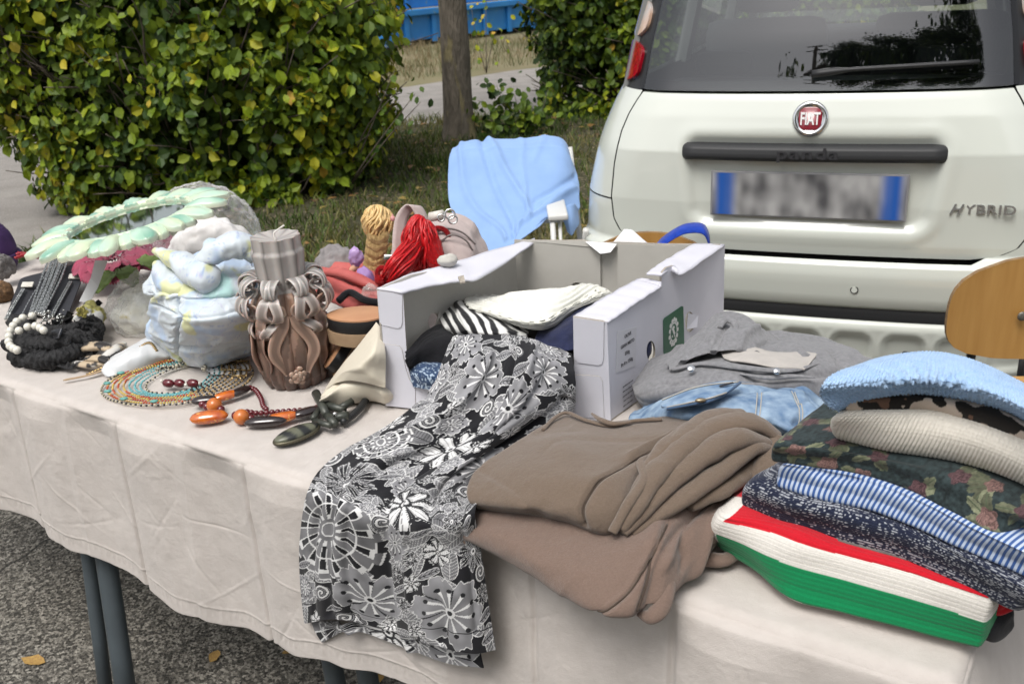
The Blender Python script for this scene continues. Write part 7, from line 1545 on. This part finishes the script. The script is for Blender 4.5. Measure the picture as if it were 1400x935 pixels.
for i in range(rings):
    f = 1-.075*i-(.0 if i < 1 else .01); n_ = int(2*math.pi*rx*f/.0056)
    for k in range(n_):
        a = 2*math.pi*k/n_; s_ = math.sin(a); 
        if a > math.pi*.36 and a < math.pi*.62 and i > 3: continue
        ry = (ryn if s_ < 0 else ryf)*(1-(.058 if s_ < 0 else .05)*i); p = cc0+CXa*math.cos(a)*rx*f+CYa*s_*ry+np.array([0, 0, .001+.004*math.sin(i/8*3.1)+.0006*gg.normal()])
        sec = int((a/(2*math.pi))*26); right = (a < .9 or a > 5.4); ci = (2 if i == 0 and k % 2 else 4 if i == 0 else (0, 1, 0, 5, 1)[(i+sec) % 5] if i < 5 else 3 if i < 8 else (2 if k % 2 else 4))
        if right: ci = 2 if (k % 2) else (5 if i < 6 else 3)
        V, F = blob(p, (.0024, .0024, .0022), 6, 4); rest[ci].add(V, F)
for ci, mb in enumerate(rest):
    if mb.V: mb.build(('orange', 'yellow', 'black', 'turquoise', 'cream', 'gold')[ci]+'_beads', cmats[ci], BC_)['kind'] = 'stuff'
for a in (3.35, 3.75, 4.25, 4.75, 5.2, 2.9):
    s_ = math.sin(a); MB().blob(cc0+CXa*math.cos(a)*rx*.93+CYa*s_*(ryn if s_ < 0 else ryf)*.93+np.array([0, 0, .006]), (.008, .005, .003), 10, 6).build('turquoise_stone', M('turquoise', (.14, .38, .34), .35, (.08, .26, .24), 90), BC_)
mk('cord', *tube([cc0+CXa*math.cos(t)*rx*.34+CYa*math.sin(t)*ryf*.55+np.array([0, 0, .012+.004*math.sin(t*5)]) for t in np.linspace(.3, 2.9, 90)], [.0035+.0016*math.sin(i*1.6) for i in range(90)], 8), M('bead_cord', (.015, .015, .015), .35, (.60, .56, .45), 220, 1, contrast=4), BC_)
mar = M('maroon_bead', (.12, .008, .014), .2, (.08, .006, .01), 60, coat=.5); OV = thing('maroon_beads', 'three oval maroon beads with white spacers inside the beaded collar', 'necklace', onT(250, 524))
for x0, x1 in ((223, 237), (239, 252), (256, 271)): a_, b_ = onT(x0, 523, .014), onT(x1, 525, .014); MB().tube([a_, a_*.8+b_*.2, (a_+b_)/2, a_*.2+b_*.8, b_], [.003, .0075, .0085, .0075, .003], 12).build('oval_bead', mar, OV)
beads('spacer_bead', [onT(221, 521, .014), onT(254, 526, .014), onT(272, 524, .014)], .0035, pearl, OV)

# ---- gold hair clips on white card
wc = board('clip_card', [onT(278, 500, .006), onT(338, 498, .006), onT(346, 506, .006), onT(330, 512, .006), onT(288, 510, .006)], np.array([0, 0, 1.]), .002, (), white_paper, white_paper, None, side=white_paper); tag(wc, 'white card holding hair clips under the quilt edge', 'card')
HC = thing('hair_clip', 'gold openwork hair clip with little bars lying on the white card beside the candle', 'hair clip', onT(320, 508))
for p, q_ in (((303, 495), (342, 493)), ((303, 505), (342, 506)), ((303, 495), (303, 506)), ((313, 494), (313, 506)), ((322, 494), (322, 507)), ((340, 493), (342, 506)), ((316, 514), (338, 513)), ((318, 505), (318, 518)), ((328, 503), (329, 518)), ((337, 503), (337, 514))): MB().tube([onT(*p, .012), onT(*q_, .010)], .0018, 6).build('bar', gold, HC)
# ---- amber necklace
amb = M('amber', (.62, .16, .012), .08, (.38, .055, .006), 45, 4, None, coat=1., spec=.7, contrast=1.5, c3=((.75, .34, .06), 60, .60)); abk = M('dark_tortoise', (.018, .010, .010), .12, coat=.8)
AN = thing('amber_necklace', 'chunky necklace of orange amber pieces and dark red round beads', 'necklace', onT(330, 565))
def lozenge(p, q_, r_, m, name='amber_piece', h=.012, flat=.7, k=14, cols=None):
    a_, b_ = onT(*p, h), onT(*q_, h); t = np.linspace(0, 1, k); P = a_+(b_-a_)*t[:, None]; rr = r_*np.sqrt(np.clip(1-np.abs(2*t-1)**2.6, .02, 1)); return mk(name, *tube(P, rr, 14, flat), m, AN)
lozenge((259, 573), (312, 567), .0165, amb); lozenge((333, 578), (392, 574), .0125, abk, 'tortoise_piece'); lozenge((362, 575), (408, 566), .0128, amb, h=.0125); lozenge((400, 569), (437, 558), .0118, abk, 'tortoise_piece')
lozenge((261, 549), (300, 545), .0115, abk, 'tortoise_piece'); lozenge((290, 546), (326, 536), .0118, amb, h=.0122); lozenge((314, 541), (342, 529), .0105, abk, 'tortoise_piece')
for px, py in ((293, 554), (330, 570)): MB().blob(onT(px, py, .014), .0140, 20, 12).build('amber_bead', M('orange_bead', (.55, .17, .035), .3, (.45, .11, .02), 40, coat=.3), AN)
for px, py in ((302, 560), (322, 568), (343, 572), (277, 553), (283, 556)): MB().blob(onT(px, py, .009), .0075, 12, 8).build('maroon_bead', mar, AN)
beads('round_bead', even([onT(342, 530, .008), onT(350, 534, .008), (onT(357, 545, .008)), onT(360, 555, .008), onT(366, 561, .008)], .0088), .0052, mar, AN)
beads('round_bead', even([onT(338, 563, .007), onT(352, 565, .007), onT(368, 564, .008), onT(395, 562, .008), onT(420, 560, .008), onT(438, 556, .008)], .0098), .0054, mar, AN)
# ---- dark pendant necklace
dk = M('dark_green_stone', (.030, .034, .030), .4, (.07, .075, .06), 60, metal=.2); PD = thing('pendant_necklace', 'dark green grey necklace with a big striped oval pendant and leather tubes', 'necklace', onT(430, 580))
a_, b_ = onT(376, 604, .008), onT(434, 580, .010); X = unit(b_-a_); Y = np.array([-X[1], X[0], 0]); c = (a_+b_)/2; V, F = blob((0, 0, 0), 1., 40, 20); L_ = np.linalg.norm(b_-a_)/2; Vp = V*np.array([L_, L_*.46, .010]); stp = np.clip(np.sin(V[:, 0]*9+V[:, 1]*1.2)*3+.5, 0, 1)[:, None]
mk('pendant', c+Vp[:, :1]*X+Vp[:, 1:2]*Y+Vp[:, 2:]*np.array([0, 0, 1.]), F, M('pendant_enamel', rough=.35, vcol=True, ns=80), PD, cols=np.array([.020, .022, .022])*stp+np.array([.13, .135, .095])*(1-stp))
mk('pendant_rim', *tube([c+X*L_*1.0*math.cos(t)+Y*L_*.47*math.sin(t)+np.array([0, 0, -.003]) for t in np.linspace(0, 6.283, 90, endpoint=False)], [.0026+.0012*(i % 2) for i in range(90)], 6, closed=True), M('antique_brass', (.12, .11, .075), .4, metal=.7), PD)
gg = np.random.default_rng(5)
for p, q_, r_ in (((432, 538), (446, 566), .0085), ((446, 566), (458, 580), .008), ((440, 552), (470, 560), .008), ((452, 572), (476, 568), .009), ((430, 575), (452, 582), .006), ((462, 560), (482, 548), .0075), ((436, 560), (428, 572), .006)): lozenge_ = mk('stone_tube', *tube([onT(*p, .010), onT(*q_, .016)], [r_, r_*.85], 10), dk, PD)
beads('disc_bead', even([onT(470, 576, .008), onT(484, 566, .008), onT(497, 552, .008), onT(500, 540, .008), onT(488, 540, .008), onT(474, 548, .010)], .0052), .0068, M('black_disc', (.015, .016, .017), .45), PD)
beads('silver_bead', [onT(427, 583, .010), onT(458, 566, .02), onT(470, 565, .016)], .0045, silver, PD)

# ---- sandals, cream garment, pink bag
tan = M('tan_leather_insole', (.52, .28, .15), .5, (.42, .21, .11), 14); sole = M('wood_sole', (.32, .22, .13), .7, (.24, .155, .09), 40); bleath = M('black_leather', (.010, .010, .011), .4, bump=[('n', 200, .2)])
def shoe(label, c, X, w_, l_, h, tilt=(0, 0, 1.)):
    root = thing('sandal', label, 'shoe', c, 'pair of sandals by the carton'); Y = unit(np.cross(tilt, X)); Zv = np.cross(X, Y); fr = frame(c, X, Y, Zv)
    def outline(s, z, bulge=0): return [(s*l_*math.cos(t)*(1), s*w_*(1+.12*math.cos(t))*math.sin(t)+bulge, z) for t in np.linspace(0, 6.283, 40, endpoint=False)]
    def stack(name, zs, m, cap=True):
        V = [p for s, z in zs for p in outline(s, z)]; F = [tuple(f) for f in gridF(len(zs), 40, cv=True).tolist()]+([tuple((len(zs)-1)*40+i for i in range(40))] if cap else []); return mk(name, fr(np.array(V)), F, m, root, sharp=50)
    stack('sole', [(.96, 0), (1.04, .002), (1.06, h*.5), (1.05, h*.52)], sole); stack('upper', [(.97, h*.5), (.985, h*.55), (1.0, h*.98), (.96, h*1.03)], bleath); stack('insole', [(.99, h*.97), (.99, h*1.05), (.90, h*1.09), (.0, h*1.06)], tan)
    return root
s1 = G(484, 470, Zt+.085); shoe('black platform sandal with tan insole, upper one beside the carton', s1+TN*.02-np.array([0, 0, .0]), unit([.95, -.25, .02]), .040, .060, .050)
s2 = G(470, 512, Zt+.004)+TN*.045; shoe('black sandal with tan insole standing on its side below the upper sandal', s2+np.array([.0, 0, .03]), unit([.15, .9, .2]), .040, .085, .04, (-.75, -.25, .6))
MB().blob(G(487, 492, Zt+.02)+TN*.05, (.045, .04, .045), 20, 12).build('shoe_heap', M('dark_shoe', (.02, .012, .010), .6)); tag(bpy.data.objects['shoe_heap'], 'dark brown-black shoe lying under the black platform sandal', 'shoe')
crg = M('cream_satin', (.63, .58, .47), .5, (.58, .53, .43), 10, 3, [('n', 500, .12)], sheen=.25)
CG = [[G(514, 440, .88), G(519, 446, .875), G(524, 452, .87)], [G(492, 470, .85), G(510, 478, .862), G(527, 482, .85)], [G(468, 498, .815), G(492, 502, .835), G(527, 505, .82)],
      [G(450, 522, .775), G(470, 510, .81), G(500, 515, .815), G(527, 522, .80)], [G(440, 540, .748), G(462, 522, .785), G(490, 522, .80), G(527, 530, .79)]]
CG = [list(crom(np.array(r), 5)) for r in CG]; co, _, _ = sheet('cream_blouse', CG, 80, 80, crg, disp=hangd(.003, 15, 2), thick=.002); tag(co, 'cream satin blouse tumbling down against the left front post of the carton', 'clothes')
slab2('inner_fold', [[G(446, 543, .775), G(470, 527, .785), G(500, 528, .785), G(524, 535, .778)], [G(448, 550, .757), G(475, 542, .765), G(505, 540, .765), G(526, 545, .76)], [G(452, 555, .745), G(480, 552, .745), G(505, 548, .745), G(522, 550, .745)]], crg, depth=.05, parent=co, nu=40, nv=60, disp=sof(4, .004))
pk = M('salmon_leather', (.50, .115, .10), .6, (.36, .07, .065), 18, 4, [('n', 200, .3)])
pb, _, _ = slab2('salmon_bag', [RW([(445, 368), (470, 372), (500, 384), (522, 392)], .865), RW([(440, 378), (465, 388), (495, 402), (520, 410)], .865), RW([(440, 392), (462, 404), (490, 418), (516, 428)], .845), RW([(440, 410), (462, 418), (490, 432), (516, 438)], .81)], pk, 'salmon pink leather bag with black zip lying behind the candle', 'bag', depth=.09, nu=70, nv=90, disp=lambda uv, S: .010*np.sin(uv[..., 1]*120)*np.exp(-uv[..., 1]*4)+.005*fbm(uv[..., 0]*15, uv[..., 1]*15, 0, 5))
mk('zip', *tube(crom([G(462, 412, .868), G(478, 400, .878), G(498, 410, .870), G(518, 414, .865)], 80), [.0065+.0012*(i % 2) for i in range(80)], 6), blk, pb)
fold('bag_flap', [G(443, 372, .875), G(470, 374, .885), G(500, 386, .878), G(518, 394, .87)], [.010, .014, .012, .008], pb, m=pk)
gs_ = MB(); V, F = blob(G(440, 368, .86)+TN*.05, (.05, .04, .04), 50, 30, .45, 4); o = mk('grey_scarf', V, F, M('grey_crepe', (.27, .25, .25), .8, (.17, .16, .16), 60)); tag(o, 'crumpled grey scarf just behind the candle top', 'scarf')
V, F = blob(G(508, 402, .875), (.018, .016, .02), 30, 20, .4, 2); o = mk('tissue', V, F, milky); tag(o, 'crumpled translucent tissue on the salmon bag by the carton', 'tissue')

# ---- dolls seen from behind, and the beige backpack
hairb = M('blond_hair', (.80, .58, .27), .40, (.56, .36, .14), 9, 4, [('wx', 120, .8)], stretch=(30, 30, 3), bdist=.002); skin = M('doll_skin', (.62, .36, .24), .45)
dz = .90; DOL = thing('doll', 'doll with long braided blond hair and lilac puff sleeve, back turned, behind the salmon bag', 'doll', G(510, 360, dz)-np.array([0, 0, .06]))
hd = G(517, 306, dz+.055)
def hairtube(path, rad, parent, m, s=1, grooves=14, k=60, n=44, flat=1., name='hair', amp=.07):
    P = crom(np.array(path), k); rr = crom(np.array(rad, float)[:, None], k)[:, 0]; V, F = tube(P, rr, n, flat); c = np.repeat(P, n, 0); a = np.tile(np.arange(n), k)/n*6.283; t = np.repeat(np.arange(k), n)/k
    V = c+(V-c)*(1+amp*np.sin(a*grooves+4*t+2*np.sin(t*7+s))+amp*.6*fbm(np.cos(a)*6, np.sin(a)*6, t*3+s, s))[:, None]; return mk(name, V, F, m, parent, uv=np.stack([a, t], -1))
def locks(guide, rad, n, r0, parent, m, s=1, name='hair_lock', swirl=.0, k=26):
    g_ = np.random.default_rng(s); P = crom(np.array(guide), k); rr = crom(np.array(rad, float)[:, None], k)[:, 0]; mb = MB(); T = np.gradient(P, axis=0); T /= np.linalg.norm(T, axis=1)[:, None]
    for q in range(n):
        a0 = q/n*6.283+g_.normal(0, .1); f = g_.uniform(.82, 1.04); tw = g_.normal(0, .25)+swirl; L = []
        for i in range(k):
            A = np.cross(T[i], [0, 1., .1]); A /= np.linalg.norm(A)+1e-9; B = np.cross(T[i], A); a = a0+tw*i/k*3+.12*math.sin(i*.5+q); L.append(P[i]+(A*math.cos(a)+B*math.sin(a))*rr[i]*f*(1+.05*math.sin(i*.9+q*2)))
        i0, i1 = g_.integers(0, 3), k-g_.integers(0, 5); mb.tube(np.array(L[i0:i1]), np.interp(np.linspace(0, 1, i1-i0), [0, .2, .8, 1], [.5, 1, .9, .3])*r0*g_.uniform(.6, 1.3), 6)
    o = mb.build(name, m, parent); o['kind'] = 'stuff'; return o
hairtube([hd+np.array([0, .005, .034]), hd+np.array([0, .002, .030]), hd+np.array([0, 0, .010]), hd+np.array([-.002, -.002, -.014]), hd+np.array([-.004, 0, -.034])], [.004, .020, .031, .028, .012], DOL, hairb)
locks([hd+np.array([0, .006, .036]), hd+np.array([0, .002, .030]), hd+np.array([0, 0, .010]), hd+np.array([-.002, -.002, -.014]), hd+np.array([-.004, 0, -.034])], [.004, .021, .032, .029, .012], 60, .0026, DOL, hairb, 3, swirl=.5)
for i in range(6):
    z = -.022-.016*i; x0 = -.004*i
    for sg in (-1, 1): hairtube([hd+np.array([x0+sg*.016, -.010, z+.012]), hd+np.array([x0+sg*.012, -.022, z]), hd+np.array([x0-sg*.004, -.022, z-.012]), hd+np.array([x0-sg*.010, -.012, z-.018])], [.006, .012, .012, .005], DOL, hairb, s=i*2+sg, grooves=8, k=24, n=24, name='braid_strand')
MB().blob(G(487, 352, dz+.015), (.014, .012, .021), 36, 26, nz=.45, seed=2).build('puff_sleeve', M('lilac_satin', (.46, .32, .56), .4, (.36, .24, .48), 60), DOL)
MB().tube([G(487, 362, dz), G(476, 378, dz-.03)], [.008, .006], 10).build('arm', skin, DOL); MB().blob(G(500, 384, dz-.03), (.020, .014, .03), 20, 14, nz=.3).build('dress', M('lilac_dress', (.30, .18, .42), .6), DOL)
for k in range(4): MB().blob(G(531+2*k, 290+3*k, dz+.07), (.006, .005, .006), 8, 6).build('hair_flower', M('pink_petal', (.60, .28, .27), .6), DOL)
DOL2 = thing('doll', 'doll with a thick mane of bright red hair, back turned, leaning on the carton rim', 'doll', G(570, 360, dz))
hairr = M('red_hair', (.66, .008, .012), .35, (.34, .003, .006), 9, 4, [('wx', 120, .8)], stretch=(30, 30, 3), bdist=.002); h2 = G(576, 325, dz+.05)
hairtube([h2+np.array([.002, .004, .038]), h2+np.array([0, 0, .034]), h2+np.array([-.002, -.004, .010]), h2+np.array([-.004, -.008, -.018]), h2+np.array([-.014, -.010, -.045]), h2+np.array([-.024, -.012, -.062])], [.003, .020, .033, .038, .040, .018], DOL2, hairr, grooves=17, amp=.09)
hairtube([h2+np.array([-.01, -.02, -.01]), G(545, 365, dz+.02), G(530, 380, dz-.01), G(518, 384, dz-.01), G(515, 372, dz)], [.022, .020, .012, .008, .003], DOL2, hairr, s=3)
hairtube([h2+np.array([.02, -.01, -.01]), G(598, 360, dz+.01), G(608, 362, dz+.01), G(618, 352, dz+.02)], [.020, .018, .010, .003], DOL2, hairr, s=4)
locks([h2+np.array([.002, .004, .038]), h2+np.array([0, 0, .034]), h2+np.array([-.002, -.004, .010]), h2+np.array([-.004, -.008, -.018]), h2+np.array([-.014, -.010, -.045]), h2+np.array([-.024, -.012, -.062])], [.003, .021, .034, .039, .042, .022], 80, .0026, DOL2, hairr, 5)
locks([h2+np.array([-.01, -.02, -.01]), G(545, 365, dz+.02), G(530, 380, dz-.01), G(518, 384, dz-.01)], [.022, .021, .013, .009], 30, .0024, DOL2, hairr, 6)
for cpx, cpy, r0 in ((600, 326, .022), (524, 374, .012)):
    c = G(cpx, cpy, dz+.035 if cpx > 560 else dz); hairtube([c+(unit([1, -.1, 0])*math.cos(t)+np.array([0, 0, 1.])*math.sin(t))*r0 for t in np.linspace(0, 5.8, 14)], [.004]+[.0055]*12+[.003], DOL2, hairr, s=5, grooves=6, n=18, name='curl')
bg = fabric('pale_pink_canvas', (.50, .42, .40), (.44, .36, .345), 50); zm = M('grey_zip', (.20, .17, .16), .6)
BPK = thing('backpack', 'pale pink beige canvas backpack with webbing loop, behind the dolls', 'bag', G(600, 345, .88)); bp0 = at(612, 330, 2.02)
slab2('pouch', [[at(575, 310, 2.06), at(610, 303, 2.05), at(640, 315, 2.05), at(652, 335, 2.06)], [at(560, 325, 2.02), at(605, 318, 1.99), at(642, 328, 2.0), at(656, 345, 2.03)], [at(556, 350, 2.0), at(605, 345, 1.97), at(642, 350, 1.98), at(655, 362, 2.02)], [at(560, 390, 2.0), at(605, 390, 1.98), at(640, 390, 1.98), at(655, 390, 2.02)]], bg, depth=.07, parent=BPK, nu=60, nv=80, disp=hangd(.004, 20, 3))
mk('zip', *tube(crom([at(603, 330, 1.975), at(618, 321, 1.965), at(636, 328, 1.975), at(646, 342, 1.99)], 40), .0022, 6), zm, BPK)
mk('zip', *tube(crom([at(590, 322, 1.98), at(610, 313, 1.985), at(632, 318, 1.99), at(650, 334, 2.01)], 40), .0020, 6), zm, BPK)
def webbing(name, path, wd, wdir, m, parent, k=60, th=.003):
    P = crom(np.array(path), k); wdir = np.asarray(wdir, float); S = np.stack([P-wdir*wd/2, P-wdir*wd*.2, P+wdir*wd*.2, P+wdir*wd/2], 1); return sheet(name, None, k, 4, m, parent, raw=S, thick=th)[0]
webbing('strap', [at(540, 395, 1.95), at(545, 350, 1.96), at(546, 322, 1.97), at(550, 298, 1.98), at(560, 284, 1.985), at(569, 284, 1.985), at(578, 300, 1.99), at(588, 316, 1.99), at(596, 330, 2.0)], .030, unit(R_*.75+F_*.65), bg, BPK)
MB().box((-.012, -.006, -.003), (.012, .006, .003), frame(at(533, 352, 1.93), unit(R_), unit(U_)), bev=.002).build('buckle', silver, BPK)
MB().tube([at(588, 297, 1.99), at(606, 294, 1.98)], [.010, .011], 12).build('roll', M('cream_roll', (.60, .57, .52), .5), BPK)
for c_, r_ in (((615, 293), .010), ((603, 298), .007), ((619, 300), .009)): cc = at(*c_, 1.96); mk('ring', *tube([cc+(unit(R_)*math.cos(t)+unit(U_)*math.sin(t))*r_ for t in np.linspace(0, 6.28, 24, endpoint=False)], .0022, 6, closed=True), silver, BPK)
V, F = blob(G(612, 356, .965), (.020, .014, .012), 26, 16, .3, 5); o = mk('paper_scrap', V, F, cardin); tag(o, 'crumpled grey white tissue sitting on the left rim of the carton', 'tissue')
